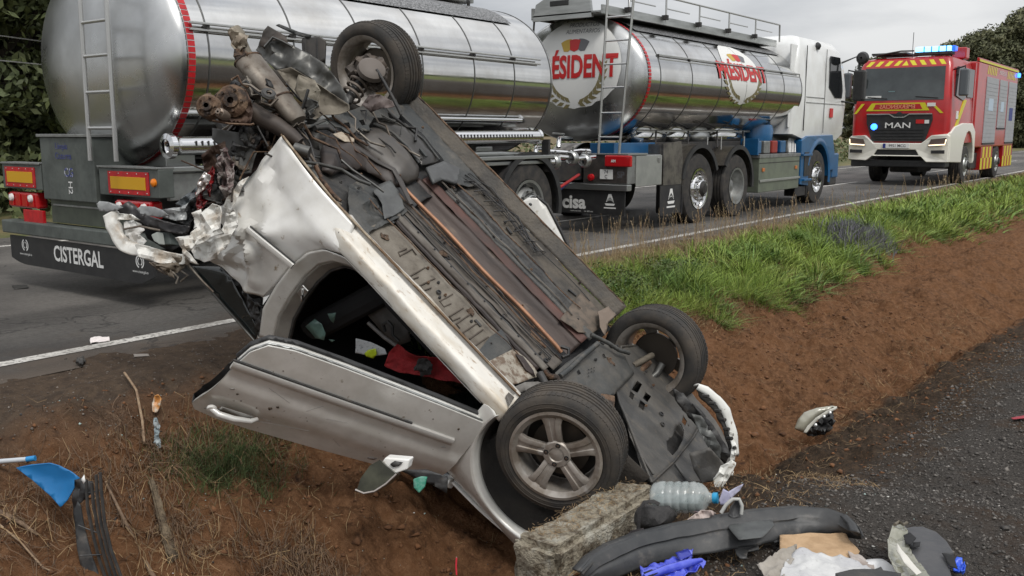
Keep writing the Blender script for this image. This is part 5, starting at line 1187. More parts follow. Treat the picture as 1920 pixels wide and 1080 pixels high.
panel('jack_pad', [(0.705, 0.651, 0.16), (0.732, 0.388, 0.16), (0.83, 0.359, 0.16), (0.936, 0.384, 0.16), (0.911, 0.487, 0.16), (0.881, 0.617, 0.16), (0.887, 0.698, 0.16), (0.805, 0.692, 0.16)], mat('worn_jack_pad', (.30, .27, .22), .6, col2=(.13, .09, .06), scale=18, mixlo=.45, mixhi=.55), CAR, .025, .010, .07, seed=2)
panel('jack_pad_hole', [(0.763, 0.423, 0.15), (0.797, 0.386, 0.15), (0.891, 0.404, 0.15), (0.924, 0.431, 0.15), (0.865, 0.454, 0.15)], brown_m, CAR, .025, .004)
strip('floor_groove', .34, .305, lambda x, j: .178 + .022*sin(pi*j), brown_m, -.40, .90, 60, 5)
strip('floor_rail', .305, .245, lambda x, j: .176 - .016*sin(pi*j)**.5, rail_m, -.40, .93, 70, 6, .003)
strip('floor_groove', .245, .222, lambda x, j: .178 + .028*sin(pi*j), blk_m, -.42, .92, 60, 5)
strip('centre_floor', .222, .10, lambda x, j: .176 + .006*sin(9*x), mat('grey_brown_floor', (.105, .09, .075), .7, col2=(.06, .052, .045), scale=8, bump=.3, bscale=50, stretch=(.4, 1, 1)), -.43, .96, 70, 8)
for y in (.185, .165, .12): MB().tube([(-.40+.1*k, y + .004*sin(k*1.3), .165) for k in range(14)], .0045, 5).build('brake_pipe', blk_m, CAR, 60)
strip('tunnel_edge', .10, .05, lambda x, j: .176 + .03*j, brown_m, -.45, .95, 60, 5)
MB().tube([(-.44 + .1*k, .052 - .004*sin(k*.7), .158 + .003*sin(k*1.1)) for k in range(14)] + [(.915, .045, .17)], .0125, 8).build('copper_pipe', copper_m, CAR, 60)
MB().tube([(.89, .04, .15), (.93, .03, .13), (.955, .045, .15), (.94, .08, .17)], .012, 6).build('exhaust_hook', blk_m, CAR, 60)
strip('tunnel_shield', .05, -.225, lambda x, j: .205 + .085*sin(pi*min(1, j*1.05))**.8, brown_m, -.46, .95, 70, 18, .006, 5)
MB().tube([(-.42, -.10, .272), (.0, -.105, .262), (.5, -.105, .262), (.9, -.10, .27)], .018, 8).build('tunnel_crease', mat('crease_dust', (.085, .072, .06), .6), CAR, 60)
strip('tunnel_edge', -.225, -.285, lambda x, j: .20 - .02*j, mat('red_brown_edge', (.10, .045, .035), .65, col2=(.05, .03, .025), scale=9, stretch=(.3, 1, 1)), -.44, .95, 60, 5)
strip('far_rail', -.285, -.375, lambda x, j: .180 - .018*sin(pi*j)**.5, grey_m, -.30, .97, 70, 6)
for k in range(9):
    for y in (.27, -.33): MB().lathe([(.007, 0), (.006, -.002), (0, -.002)], Matrix.Translation((-.25 + k*.135, y, .157)), 8).build('bolt_hole', void_m, CAR)
strip('far_trench', -.375, -.475, lambda x, j: .182 + .045*sin(pi*j), blk_m, -.32, .97, 60, 8)
strip('far_floor_pan', -.475, -.70, lambda x, j: .182 + .004*sin(x*14), mat('mixed_floor', (.045, .040, .034), .65, col2=(.095, .08, .062), scale=5, bump=.3, bscale=50, mixlo=.4, mixhi=.6), -.45, .97, 70, 10)
strip('far_sill', -.70, -.775, lambda x, j: .175 - .075*j, MATS['mixed_floor'], -1.05, .97, 80, 6)
MB().tube([(-1.05+.1*k, -.775 + .006*noise.noise(V3((k*.9, 0, 0))), .10 + .006*noise.noise(V3((k*.7, 3, 0)))) for k in range(21)], .007, 6).build('far_seam_lip', rust_m, CAR, 60)
for s in range(5):
    r = random.Random(s); MB().tube([V3((-.34 + .085*k, -.53 - .02*s + r.uniform(-.014, .014) - .05*sin(k*.5), .155 - .012*abs(r.gauss(0, 1)))) for k in range(9)], .0042, 5).build('loose_cable', blk_m, CAR, 60)
for k in range(8): 
    r = random.Random(k+20); x = -.30 + .09*k; MB().tube([V3((x, -.50, .15)), V3((x+.02, -.56+r.uniform(-.02, .02), .135)), V3((x+.04, -.62, .155))], .004, 5).build('cable_clip', blk_m, CAR, 60)
panel('far_floor_patch', [(0.761, -0.19, 0.165), (0.711, -0.603, 0.165), (0.882, -0.596, 0.165), (0.96, -0.492, 0.165), (0.949, -0.34, 0.165), (0.89, -0.241, 0.165)], mat('mud_patch', (.13, .10, .075), .7, col2=(.06, .05, .04), scale=16), CAR, .04, .012)
panel('far_arch_piece', [(0.875, -0.491, 0.12), (0.892, -0.637, 0.12), (0.963, -0.638, 0.12), (0.967, -0.493, 0.12), (1.016, -0.354, 0.12), (0.952, -0.389, 0.12)], mat('arch_piece', (.16, .12, .09), .6), CAR, .03, .01)

# --- rear third: tank, heat shields, bracket bar
panel('under_seat_sheet', [(-0.296, 0.814, 0.162), (-0.307, 0.696, 0.162), (-0.544, 0.445, 0.162), (-0.549, 0.341, 0.162), (-0.479, 0.277, 0.162), (-0.488, 0.094, 0.162), (-0.391, 0.124, 0.162), (-0.26, 0.208, 0.162), (-0.244, 0.319, 0.162), (-0.241, 0.412, 0.162), (-0.239, 0.528, 0.162), (-0.232, 0.604, 0.162), (-0.169, 0.64, 0.162), (-0.166, 0.795, 0.162)], grey_m, CAR, .02, .020, .12, seed=7, ridged=True)
panel('torn_flap', [(-0.452, 0.321, 0.148), (-0.483, 0.124, 0.148), (-0.39, 0.138, 0.148), (-0.276, 0.222, 0.148), (-0.262, 0.337, 0.148), (-0.262, 0.441, 0.148), (-0.349, 0.359, 0.148)], mat('grey_flap', (.085, .088, .086), .5, col2=(.055, .056, .055), scale=9), CAR, .02, .012, .09, seed=9)
panel('floor_back', [(-0.955, 0.405, 0.215), (-1.018, 0.146, 0.215), (-1.052, -0.809, 0.215), (-0.876, -0.855, 0.215), (-0.266, -0.769, 0.215), (-0.32, -0.139, 0.215), (-0.227, 0.466, 0.215), (-0.381, 0.643, 0.215)], blk_m, CAR, .06, .02, .2, seed=3)
panel('fuel_tank', [(-0.898, -0.035, 0.19), (-0.89, -0.226, 0.19), (-0.771, -0.288, 0.19), (-0.613, -0.292, 0.19), (-0.509, -0.271, 0.19), (-0.452, -0.187, 0.19), (-0.439, -0.052, 0.19), (-0.499, 0.0, 0.19), (-0.591, 0.003, 0.19), (-0.716, 0.032, 0.19), (-0.817, 0.035, 0.19)], mat('tank_plastic', (.045, .04, .036), .45, col2=(.075, .065, .055), scale=4), CAR, .02, .005, bulge=-.075, seed=1)
panel('fuel_tank_lobe', [(-0.698, 0.491, 0.185), (-0.818, 0.38, 0.185), (-0.902, 0.233, 0.185), (-0.936, 0.104, 0.185), (-0.889, 0.053, 0.185), (-0.819, 0.068, 0.185), (-0.681, 0.022, 0.185), (-0.545, -0.012, 0.185), (-0.431, 0.031, 0.185), (-0.451, 0.102, 0.185), (-0.534, 0.129, 0.185), (-0.627, 0.192, 0.185), (-0.662, 0.356, 0.185), (-0.647, 0.46, 0.185)], mat('tank_plastic_brown', (.055, .04, .032), .5, col2=(.03, .024, .022), scale=4), CAR, .02, .006, bulge=-.07, seed=2)
panel('tank_label', [(-0.865, 0.263, 0.118), (-0.869, 0.179, 0.118), (-0.8, 0.132, 0.118), (-0.779, 0.156, 0.118), (-0.796, 0.229, 0.118), (-0.837, 0.255, 0.118)], mat('tank_label', (.42, .36, .28), .6, col2=(.30, .24, .18), scale=40), CAR, .02, .003)
MB().tube([(-0.824, 0.219, 0.13), (-0.737, 0.152, 0.13), (-0.62, 0.108, 0.13), (-0.53, 0.039, 0.13), (-0.434, 0.078, 0.13), (-0.335, 0.132, 0.13), (-0.275, 0.163, 0.13)], [.014, .016, .016, .018, .02, .016, .012], 8, flat=.6).build('tank_strap', mat('strap_dark', (.04, .034, .03), .5), CAR, 60)
panel('heat_shield', [(-0.908, -0.192, 0.165), (-0.914, -0.349, 0.165), (-0.851, -0.466, 0.165), (-0.695, -0.508, 0.165), (-0.503, -0.492, 0.165), (-0.498, -0.396, 0.165), (-0.518, -0.284, 0.165), (-0.628, -0.3, 0.165), (-0.781, -0.278, 0.165)], mat('ribbed_shield', (.052, .05, .048), .4, .4, col2=(.08, .074, .066), scale=5), CAR, .02, .006, bulge=-.035, seed=6)
for q in ([(-0.885, -0.178, 0.14), (-0.79, -0.267, 0.14), (-0.654, -0.279, 0.14), (-0.523, -0.241, 0.14)], [(-0.828, -0.451, 0.14), (-0.673, -0.489, 0.14), (-0.498, -0.448, 0.14)]): MB().tube(q, .0085, 6).build('shield_rib', grey_m, CAR, 60)
panel('far_frame_plate', [(-1.028, -0.606, 0.15), (-0.973, -0.684, 0.15), (-0.791, -0.682, 0.15), (-0.427, -0.672, 0.15), (-0.235, -0.649, 0.15), (-0.253, -0.5, 0.15), (-0.301, -0.417, 0.15), (-0.366, -0.271, 0.15), (-0.482, -0.272, 0.15), (-0.487, -0.495, 0.15), (-0.531, -0.514, 0.15), (-0.731, -0.54, 0.15), (-0.908, -0.522, 0.15)], grey_m, CAR, .025, .008, .12, seed=8)
panel('frame_step', [(-0.473, -0.251, 0.14), (-0.476, -0.458, 0.14), (-0.385, -0.548, 0.14), (-0.295, -0.385, 0.14), (-0.359, -0.29, 0.14), (-0.356, -0.186, 0.14)], mat('step_grey', (.075, .078, .078), .5, col2=(.05, .05, .05), scale=9), CAR, .03, .004, thick=.02)
ear = [(-0.969, 0.471, 0.125), (-0.989, 0.184, 0.125), (-0.995, 0.034, 0.125), (-1.01, -0.131, 0.125), (-1.03, -0.334, 0.125), (-1.017, -0.57, 0.125), (-0.93, -0.526, 0.125), (-0.867, -0.424, 0.125), (-0.845, -0.338, 0.125), (-0.892, -0.299, 0.125), (-0.912, -0.197, 0.125), (-0.867, -0.099, 0.125), (-0.828, -0.065, 0.125), (-0.837, -0.021, 0.125), (-0.87, 0.005, 0.125), (-0.841, 0.081, 0.125), (-0.852, 0.131, 0.125), (-0.899, 0.14, 0.125), (-0.917, 0.182, 0.125), (-0.972, 0.192, 0.125), (-0.938, 0.484, 0.125)]
hol = [q for q in ([(-0.925, 0.091, 0.125), (-0.923, 0.041, 0.125), (-0.883, 0.065, 0.125), (-0.883, 0.107, 0.125)], [(-0.922, -0.054, 0.125), (-0.921, -0.107, 0.125), (-0.88, -0.081, 0.125), (-0.88, -0.038, 0.125)], [(-0.927, -0.365, 0.125), (-0.91, -0.399, 0.125), (-0.868, -0.366, 0.125), (-0.884, -0.337, 0.125)])]
panel('bracket_bar', ear, grey_m, CAR, .03, .006, holes=hol, thick=.007)
MB().tube([V3(p) for p in [(-0.945, 0.334, 0.13), (-0.934, 0.239, 0.13), (-0.892, 0.206, 0.13)]], .016, 8).build('bush', blk_m, CAR, 60)
for q, r_, m_ in (([(-0.909, 0.557, 0.09), (-0.812, 0.585, 0.09), (-0.716, 0.614, 0.09), (-0.67, 0.626, 0.09)], .008, muff_m), ([(-0.734, 0.718, 0.09), (-0.679, 0.598, 0.09), (-0.609, 0.488, 0.09), (-0.513, 0.44, 0.09), (-0.464, 0.386, 0.09)], .010, gsheet_m), ([(-0.674, 0.64, 0.09), (-0.573, 0.685, 0.09), (-0.49, 0.702, 0.09), (-0.425, 0.7, 0.09)], .012, rust_m),
                  ([(-0.624, 0.724, 0.09), (-0.548, 0.738, 0.09), (-0.467, 0.758, 0.09), (-0.406, 0.712, 0.09)], .008, beige_m), ([(-1.173, 0.624, 0.09), (-1.093, 0.53, 0.09), (-0.981, 0.501, 0.09), (-0.896, 0.498, 0.09), (-0.82, 0.532, 0.09), (-0.714, 0.607, 0.09)], .006, blk_m), ([(-1.148, 0.623, 0.09), (-1.055, 0.533, 0.09), (-0.926, 0.521, 0.09), (-0.85, 0.518, 0.09)], .006, muff_m), ([(-0.668, 0.423, 0.09), (-0.589, 0.413, 0.09), (-0.461, 0.359, 0.09), (-0.391, 0.338, 0.09)], .007, gsheet_m)):
    MB().tube([V3(p) for p in q], r_, 8).build('brake_line', m_, CAR, 60)

# --- front subframe, anti-roll bar, undertray, split bumper
panel('subframe', [(0.979, 0.254, 0.165), (0.978, 0.093, 0.165), (0.999, -0.166, 0.165), (1.002, -0.31, 0.165), (1.065, -0.397, 0.165), (1.185, -0.432, 0.165), (1.297, -0.37, 0.165), (1.294, -0.02, 0.165), (1.242, 0.124, 0.165), (1.132, 0.23, 0.165), (1.049, 0.289, 0.165)], mat('subframe_grey', (.062, .063, .060), .55, .2, col2=(.10, .092, .08), scale=6, bump=.2, bscale=40), CAR, .025, .012, .12, seed=4, bulge=-.02,
      holes=[q for q in ([(1.054, 0.107, 0.165), (1.053, 0.075, 0.165), (1.079, 0.09, 0.165), (1.073, 0.118, 0.165)], [(1.083, -0.224, 0.165), (1.087, -0.259, 0.165), (1.114, -0.233, 0.165), (1.108, -0.203, 0.165)])])
for q in [(1.092, 0.017, 0.138), (1.098, -0.012, 0.138), (1.105, -0.04, 0.138), (1.105, 0.041, 0.138), (1.111, 0.012, 0.138), (1.118, -0.016, 0.138), (1.118, 0.064, 0.138)]: MB().lathe([(.005, 0), (0, .002)], axisM(q, (0, 0, -1)), 8).build('drain_hole', void_m, CAR)
MB().tube([(1.013, 0.329, 0.105), (1.018, 0.194, 0.105), (1.015, -0.001, 0.105), (1.02, -0.195, 0.105)], .016, 8).build('anti_roll_bar', grey_m, CAR, 60)
MB().tube([(0.955, -0.223, 0.11), (0.998, -0.26, 0.11), (1.064, -0.306, 0.11), (1.13, -0.334, 0.11), (1.188, -0.399, 0.11)], .013, 8).build('link_arm', grey_m, CAR, 60)
MB().tube([(0.933, 0.393, 0.11), (0.975, 0.395, 0.11), (1.006, 0.351, 0.11), (1.042, 0.372, 0.11), (1.044, 0.429, 0.11), (1.008, 0.451, 0.11)], .018, 8).build('bush_arm', rust_m, CAR, 60)
MB().tube([(0.928, 0.425, 0.12), (0.989, 0.458, 0.12), (1.064, 0.463, 0.12), (1.138, 0.382, 0.12)], .022, 8).build('lower_arm', blk_m, CAR, 60)
panel('lower_arm_plate', [(1.092, 0.358, 0.13), (1.148, 0.2, 0.13), (1.298, 0.048, 0.13), (1.386, 0.219, 0.13), (1.322, 0.332, 0.13), (1.182, 0.373, 0.13)], rust_m, CAR, .03, .02, seed=5)
panel('arch_crossing', [(0.902, 0.787, 0.115), (0.894, 0.705, 0.115), (0.913, 0.582, 0.115), (0.955, 0.502, 0.115), (1.017, 0.458, 0.115), (0.988, 0.542, 0.115), (0.946, 0.634, 0.115), (0.935, 0.738, 0.115), (0.95, 0.819, 0.115)], mat('grey_arch_liner', (.16, .15, .135), .6, col2=(.09, .08, .07), scale=9), CAR, .02, .008)
tray = [(1.22, -0.208, 0.19), (1.135, -0.493, 0.19), (1.182, -0.657, 0.19), (1.305, -0.718, 0.19), (1.501, -0.701, 0.19), (1.643, -0.743, 0.19), (1.863, -0.708, 0.19), (2.025, -0.614, 0.19), (2.076, -0.522, 0.19), (2.064, -0.307, 0.19), (2.027, -0.154, 0.19), (1.855, 0.123, 0.19), (1.761, 0.278, 0.19), (1.68, 0.245, 0.19), (1.598, 0.158, 0.19), (1.515, 0.123, 0.19), (1.453, 0.032, 0.19), (1.339, -0.061, 0.19)]
th_ = [q for q in ([(1.34, -0.356, 0.19), (1.374, -0.37, 0.19), (1.389, -0.282, 0.19), (1.351, -0.268, 0.19)], [(1.352, -0.246, 0.19), (1.383, -0.256, 0.19), (1.396, -0.192, 0.19), (1.366, -0.191, 0.19)], [(1.422, -0.344, 0.19), (1.462, -0.354, 0.19), (1.467, -0.275, 0.19), (1.432, -0.274, 0.19)], [(1.431, -0.248, 0.19), (1.469, -0.254, 0.19), (1.478, -0.177, 0.19), (1.445, -0.172, 0.19)],
                                   [(1.687, -0.458, 0.19), (1.722, -0.459, 0.19), (1.729, -0.401, 0.19), (1.698, -0.4, 0.19)], [(1.701, -0.382, 0.19), (1.741, -0.37, 0.19), (1.765, -0.291, 0.19), (1.775, -0.164, 0.19), (1.769, -0.078, 0.19), (1.725, -0.08, 0.19), (1.695, -0.129, 0.19), (1.707, -0.221, 0.19), (1.689, -0.324, 0.19)])]
ty = panel('undertray', tray, dirtplastic, CAR, .022, .018, .20, seed=11, holes=th_, thick=.006)
for q in ([(1.22, -0.189, 0.178), (1.128, -0.504, 0.178), (1.186, -0.645, 0.178)], [(1.224, -0.18, 0.178), (1.348, -0.038, 0.178), (1.456, 0.042, 0.178), (1.601, 0.169, 0.178), (1.756, 0.292, 0.178)], [(1.756, 0.292, 0.178), (1.791, 0.001, 0.178), (1.805, -0.359, 0.178), (1.792, -0.646, 0.178)], [(1.804, -0.008, 0.178), (1.921, 0.032, 0.178)], [(1.365, -0.031, 0.178), (1.613, 0.176, 0.178), (1.739, 0.227, 0.178)]):
    MB().tube(q, .008, 6).build('tray_fold', dirtplastic, ty, 60)
panel('front_beam', [(1.488, -0.051, -0.128), (1.545, -0.066, -0.139), (1.677, -0.081, -0.132), (1.83, -0.092, -0.113), (1.959, -0.087, -0.075), (1.989, -0.058, -0.02), (1.881, -0.054, -0.04), (1.736, -0.053, -0.072), (1.654, -0.044, -0.077), (1.55, -0.039, -0.093)], blk_m, CAR, .025, .03, .1, seed=13, ridged=True, thick=.02)
panel('radiator_edge', [(1.652, -0.029, -0.111), (1.703, -0.051, -0.135), (1.897, -0.049, -0.086), (1.943, -0.026, -0.038), (1.861, -0.017, -0.042), (1.762, -0.019, -0.069)], mat('radiator_grey', (.14, .145, .14), .5, .4, col2=(.07, .07, .065), scale=12), CAR, .02, .02, .07, seed=14, ridged=True)
panel('fan_shroud', [(1.791, 0.101, -0.001), (1.842, 0.042, -0.085), (1.972, 0.031, -0.072), (2.013, 0.065, -0.007), (1.954, 0.117, 0.063), (1.869, 0.116, 0.041)], dirtplastic, CAR, .025, .02, .1, seed=16)
bb = [V3(p) for p in [(1.561, -0.197, -0.155), (1.615, -0.223, -0.184), (1.703, -0.24, -0.19), (1.792, -0.243, -0.175), (1.885, -0.231, -0.134), (1.962, -0.213, -0.086), (2.021, -0.193, -0.04)]]
bi = [V3(p) for p in [(1.586, -0.153, -0.173), (1.636, -0.167, -0.185), (1.715, -0.179, -0.184), (1.79, -0.178, -0.166), (1.87, -0.167, -0.13), (1.939, -0.154, -0.092), (1.996, -0.138, -0.052)]]
ruled('bumper_skin', bb, bi, mat('bumper_white', (.74, .74, .70), .35, col2=(.66, .65, .60), scale=6, col3=(.2, .15, .1), scale3=25, lo3=.62, hi3=.7), CAR, 40, 6, lambda p, s, t: V3((.0, 0, -.03*sin(pi*t) + .01*noise.noise(p*14))), .008)
ruled('bumper_inner', [p + V3((0, -.01, 0)) for p in bi], [V3(p) for p in [(1.621, -0.166, -0.148), (1.667, -0.173, -0.149), (1.73, -0.178, -0.142), (1.798, -0.177, -0.124), (1.869, -0.17, -0.095), (1.941, -0.158, -0.059), (1.992, -0.146, -0.028)]], blk_m, CAR, 40, 4, lambda p, s, t: V3((0, 0, .012*noise.noise(p*30))), .006)
for k in range(7):
    a = lerp_list([(1.633, -0.132, -0.185), (1.712, -0.138, -0.177), (1.791, -0.136, -0.155), (1.866, -0.127, -0.123), (1.937, -0.115, -0.087)], k/6); MB().tube([V3(a), V3(a) + V3((.02, .015, -.03))], .010, 6).build('bumper_clip', blk_m, CAR)
for k, (q, dd) in enumerate((([(1.964, 0.17, -0.041), (1.943, 0.132, -0.107), (1.958, 0.097, -0.16), (1.986, 0.092, -0.162), (2.006, 0.113, -0.124), (2.007, 0.138, -0.083), (2.028, 0.167, -0.031), (2.012, 0.181, -0.011)], 4.95), ([(2.007, 0.21, -0.062), (2.002, 0.18, -0.112), (2.001, 0.155, -0.153), (2.033, 0.176, -0.111), (2.046, 0.206, -0.06)], 4.9), ([(1.863, -0.122, -0.154), (1.896, -0.13, -0.16), (1.967, -0.114, -0.117), (2.013, -0.087, -0.061), (1.984, -0.077, -0.052), (1.942, -0.103, -0.104)], 5.15))):
    panel('torn_bumper_piece', q, MATS['bumper_white'], CAR, .015, .02, .05, seed=20+k, ridged=True, thick=.005)

# --- wheels
def tyre(parent, c, ax, R=.318, w=.215, rr=.222):
    M = axisM(c, ax); pr = [(rr, -w/2+.012), (rr+.014, -w/2-.002), (R*.84, -w/2-.010), (R*.93, -w/2+.000), (R*.975, -w/2+.014), (R*.995, -w/2+.03)]
    for k in range(4):
        a = -w/2 + .05 + (w-.1)*(k+.5)/4 ; pr += [(R, a-.0075), (R-.009, a-.005), (R-.009, a+.005), (R, a+.0075)]
    pr += [(R*.995, w/2-.03), (R*.975, w/2-.014), (R*.93, w/2-.0), (R*.84, w/2+.010), (rr+.014, w/2+.002), (rr, w/2-.012)]
    t = MB().lathe(pr, M, 72).build('tyre', ctyre, parent, 35)
    b = MB(); n = 78
    for side in (-1, 1):
        for k in range(n):
            a = 2*pi*(k + (.5 if side > 0 else 0))/n; a2 = a + 2*pi/n*.70; h0, h1 = side*(w/2-.016), side*(w/2-.047)
            q = []
            for aa, hh in ((a, h0), (a2, h0), (a2-.012, h1), (a-.012, h1)):
                rad = R*(.979 if abs(hh) > w/2-.03 else 1.0)
                q += [M @ V3((rad*cos(aa)*.985, rad*sin(aa)*.985, hh)), M @ V3(((rad+.0035)*cos(aa), (rad+.0035)*sin(aa), hh))]
            b.add(q, [(1,3,5,7), (0,1,3,2), (2,3,5,4), (4,5,7,6), (6,7,1,0)])
    tag(b.build('tread_blocks', ctyre, t), kind='stuff')
    for rad in (R*.80, R*.87): MB().lathe([(rad, w/2+.0085), (rad+.002, w/2+.0105), (rad+.004, w/2+.0085)], M, 64).build('sidewall_ring', ctyre, t, 40)
    return t, M
ctyre = mat('car_tyre_rubber', (.030, .028, .026), .82, col2=(.060, .050, .040), scale=7, bump=.12, bscale=90, col3=(.10, .08, .06), scale3=3, lo3=.55, hi3=.8)
rim_m = mat('brake_dusted_alloy', (.44, .405, .365), .40, .55, col2=(.22, .185, .15), scale=7, rough2=.55, col3=(.55, .53, .50), scale3=9, lo3=.60, hi3=.75)
def alloy(parent, M, w=.215, rr=.222, a0=0, inside=False):
    f = w/2
    rp = [(rr+.012, f+.002), (rr+.014, f+.010), (rr-.0, f+.012), (rr-.012, f+.004), (rr-.024, f-.004), (rr-.030, f-.03), (rr-.03, -f+.03), (rr-.012, -f+.002), (rr+.012, -f-.006)]
    rim = MB().lathe(rp, M, 64).build('rim', rim_m, parent, 40)
    for k in range(5):
        a = a0 + 2*pi*k/5; rings = []
        for r_, hw, h in ((.045, .034, f-.022), (.08, .035, f-.010), (.125, .037, f-.002), (.16, .041, f+.002), (.186, .050, f+.002), (.202, .064, f-.002)):
            sec = [(-hw, h-.022), (-hw, h-.004), (-hw*.8, h), (-hw*.34, h), (-hw*.25, h-.006), (hw*.25, h-.006), (hw*.34, h), (hw*.8, h), (hw, h-.004), (hw, h-.022)]
            rings.append([M @ V3((r_*cos(a) - s*sin(a), r_*sin(a) + s*cos(a), z)) for s, z in sec])
        MB().loft(rings).build('spoke', rim_m, rim, 40)
    MB().lathe([(.070, f-.035), (.072, f-.018), (.064, f-.010), (.040, f-.008), (.036, f-.014), (.030, f-.012), (.0, f-.009)], M, 32).build('hub_disc', rim_m, rim, 40)
    for k in range(4):
        a = a0 + .35 + 2*pi*k/4; c = M @ V3((.052*cos(a), .052*sin(a), f-.008)); ax = (M.to_3x3() @ V3((0, 0, 1)))
        MB().lathe([(.0125, 0), (.0125, .0012), (0, .0015)], axisM(c, ax), 12).build('bolt_recess', void_m, rim); MB().lathe([(.007, 0), (.007, .003), (0, .0035)], axisM(c, ax), 6).build('wheel_bolt', bolt_m, rim)
    if not inside: MB().lathe([(rr-.034, -.02), (rr-.036, -.03), (.06, -.035), (0, -.035)], M, 40).build('brake_backing', mat('brake_dark', (.03, .026, .022), .6, .3), rim, 50)
    MB().lathe([(.145, .0), (.145, .018), (.05, .02), (0, .02)], M, 40).build('brake_disc', mat('brake_disc_metal', (.10, .085, .07), .45, .7), rim, 40)
    return rim
WT = .14
t, M = tyre(CAR, (1.272, .753, .103), (.1, 1, -.1)); rim = alloy(CAR, M, a0=radians(100))
wt = MB(); 
for k in range(9):
    pass
wt.grid(lambda i, j: M @ V3(((.196)*cos(radians(232+26*i)), .196*sin(radians(232+26*i)), .04 + .055*j)), 8, 2); wt.build('balance_weight', mat('white_balance_weight', (.66, .64, .60), .5), rim, None, 0, .004)
t2, M2 = tyre(CAR, (1.315, -.70, WT+.02), (.12, -1, .05)); alloy(CAR, M2, a0=1.0, inside=True)
MB().tube([(1.31, -.30, .26), (1.315, -.45, .22), (1.315, -.62, .18)], .022, 8).build('drive_shaft', rust_m, CAR, 60)
MB().tube([(1.26, -.46, .19), (1.30, -.66, .15)], .02, 8).build('lower_arm', beige_m, CAR, 60)
MB().tube([(1.38, -.40, .30), (1.40, -.62, .2), (1.38, -.66, .14)], .026, 8).build('hub_carrier', gsheet_m, CAR, 60)
t3, M3 = tyre(CAR, (-1.30, -.70, WT+.01), (.05, -1, -.05)); alloy(CAR, M3, a0=.4, inside=True)

# --- small hardware all over the floor: bolts, clips, brackets, grommets, weld tabs
def hw(seed, n, y0, y1, z, x0=-.40, x1=.90):
    r = random.Random(seed)
    for k in range(int(n*.6)):
        x = r.uniform(x0, x1); y = r.uniform(y0, y1); q = r.random(); a = r.uniform(-.4, .4)
        if q < .52: MB().lathe([(.009, 0), (.009, -.007), (.005, -.008), (.005, -.014), (0, -.014)], Matrix.Translation((x, y, z)), 6).build('bolt', rust_m if r.random() < .4 else blk_m, CAR)
        elif q < .78: MB().lathe([(.016, .001), (.014, -.004), (.009, -.005), (.008, .002), (0, .002)], Matrix.Translation((x, y, z)), 12).build('grommet', blk_m, CAR)
        elif q < .93:
            l = r.uniform(.02, .06); MB().box((-l, -.009, -.008), (l, .009, .004), Matrix.Translation((x, y, z)) @ Matrix.Rotation(a, 4, 'Z')).build('bracket', r.choice((grey_m, rail_m, blk_m, rust_m)), CAR, None, .003)
        else: panel('mud_cake', [(x + .03*r.uniform(.5, 1.4)*cos(t), y + .022*r.uniform(.5, 1.4)*sin(t), z - .003) for t in np.linspace(0, 5.6, 8)], MATS['mud_cake'] if 'mud_cake' in MATS else mat('mud_cake', (.13, .085, .055), .9, col2=(.07, .045, .03), scale=30, bump=.8, bscale=80), CAR, .012, .010, .02, seed=k, ridged=True, thick=.004)
hw(1, 26, .36, .68, .172); hw(2, 24, .11, .22, .172); hw(3, 16, -.37, -.29, .165); hw(4, 20, -.69, -.49, .172); hw(5, 10, -.20, .0, .25); hw(6, 22, -.68, .55, .13, -1.0, -.45); hw(7, 10, -.45, .1, .15, 1.0, 1.25); hw(8, 12, -.5, .1, .17, 1.2, 1.8)
for s_ in range(7):
    r = random.Random(60+s_); y = (.20, .14, -.31, -.43, -.58, .40, -.02)[s_]; x = -.42
    MB().tube([V3((x + .11*k, y + r.uniform(-.012, .012), (.155 if s_ != 6 else .23) + r.uniform(-.006, .004))) for k in range(12)], r.uniform(.0028, .0055), 5).build('brake_pipe', r.choice((blk_m, rail_m, rust_m)), CAR, 60)
for s_ in range(10):
    r = random.Random(80+s_); P_ = [V3((-1.02 + .07*k + r.uniform(-.02, .02), .50 - .1*s_ + r.uniform(-.05, .05), .12 + r.uniform(-.03, .03))) for k in range(5 + s_ % 4)]
    MB().tube(P_, r.uniform(.004, .009), 6).build('loose_hose', r.choice((blk_m, grey_m, rust_m, muff_m)), CAR, 60)

# --- torn rear end: exhaust, wheel, axle, crushed panels (positions in car space)
# silencer with seam and stub pipe
a, b = V3((-1.377, 0.559, -0.013)), V3((-0.931, 0.569, 0.014))
ax = (b-a).normalized(); side = ax.cross(V3((0, 0, 1))).normalized(); up_ = side.cross(ax)
rings = []
for t_, r_ in ((0, .03), (.0, .085), (.03, .094), (.30, .09), (.62, .082), (.66, .086), (.70, .078), (.95, .070), (1.0, .055)):
    rings.append([a.lerp(b, t_) + side*r_*cos(2*pi*k/20) + up_*r_*.62*sin(2*pi*k/20) for k in range(20)])
sil = MB().loft(rings).build('silencer', muff_m, CAR, 35)
MB().tube([a.lerp(b, .655) + (side*cos(x) + up_*.62*sin(x))*.088 for x in np.linspace(0, 2*pi, 24)], .006, 6).build('silencer_seam', rust_m, sil, 60)
MB().tube([a.lerp(b, .01) + (side*cos(x) + up_*.62*sin(x))*.092 for x in np.linspace(0, 2*pi, 24)], .006, 6).build('silencer_seam', rust_m, sil, 60)
MB().tube([V3(p) for p in [(-1.373, 0.547, -0.03), (-1.414, 0.548, -0.04), (-1.462, 0.549, -0.049), (-1.509, 0.545, -0.067), (-1.548, 0.544, -0.078)]], [.022, .026, .036, .045, .036], 12).build('tail_pipe', beige_m, CAR, 40)
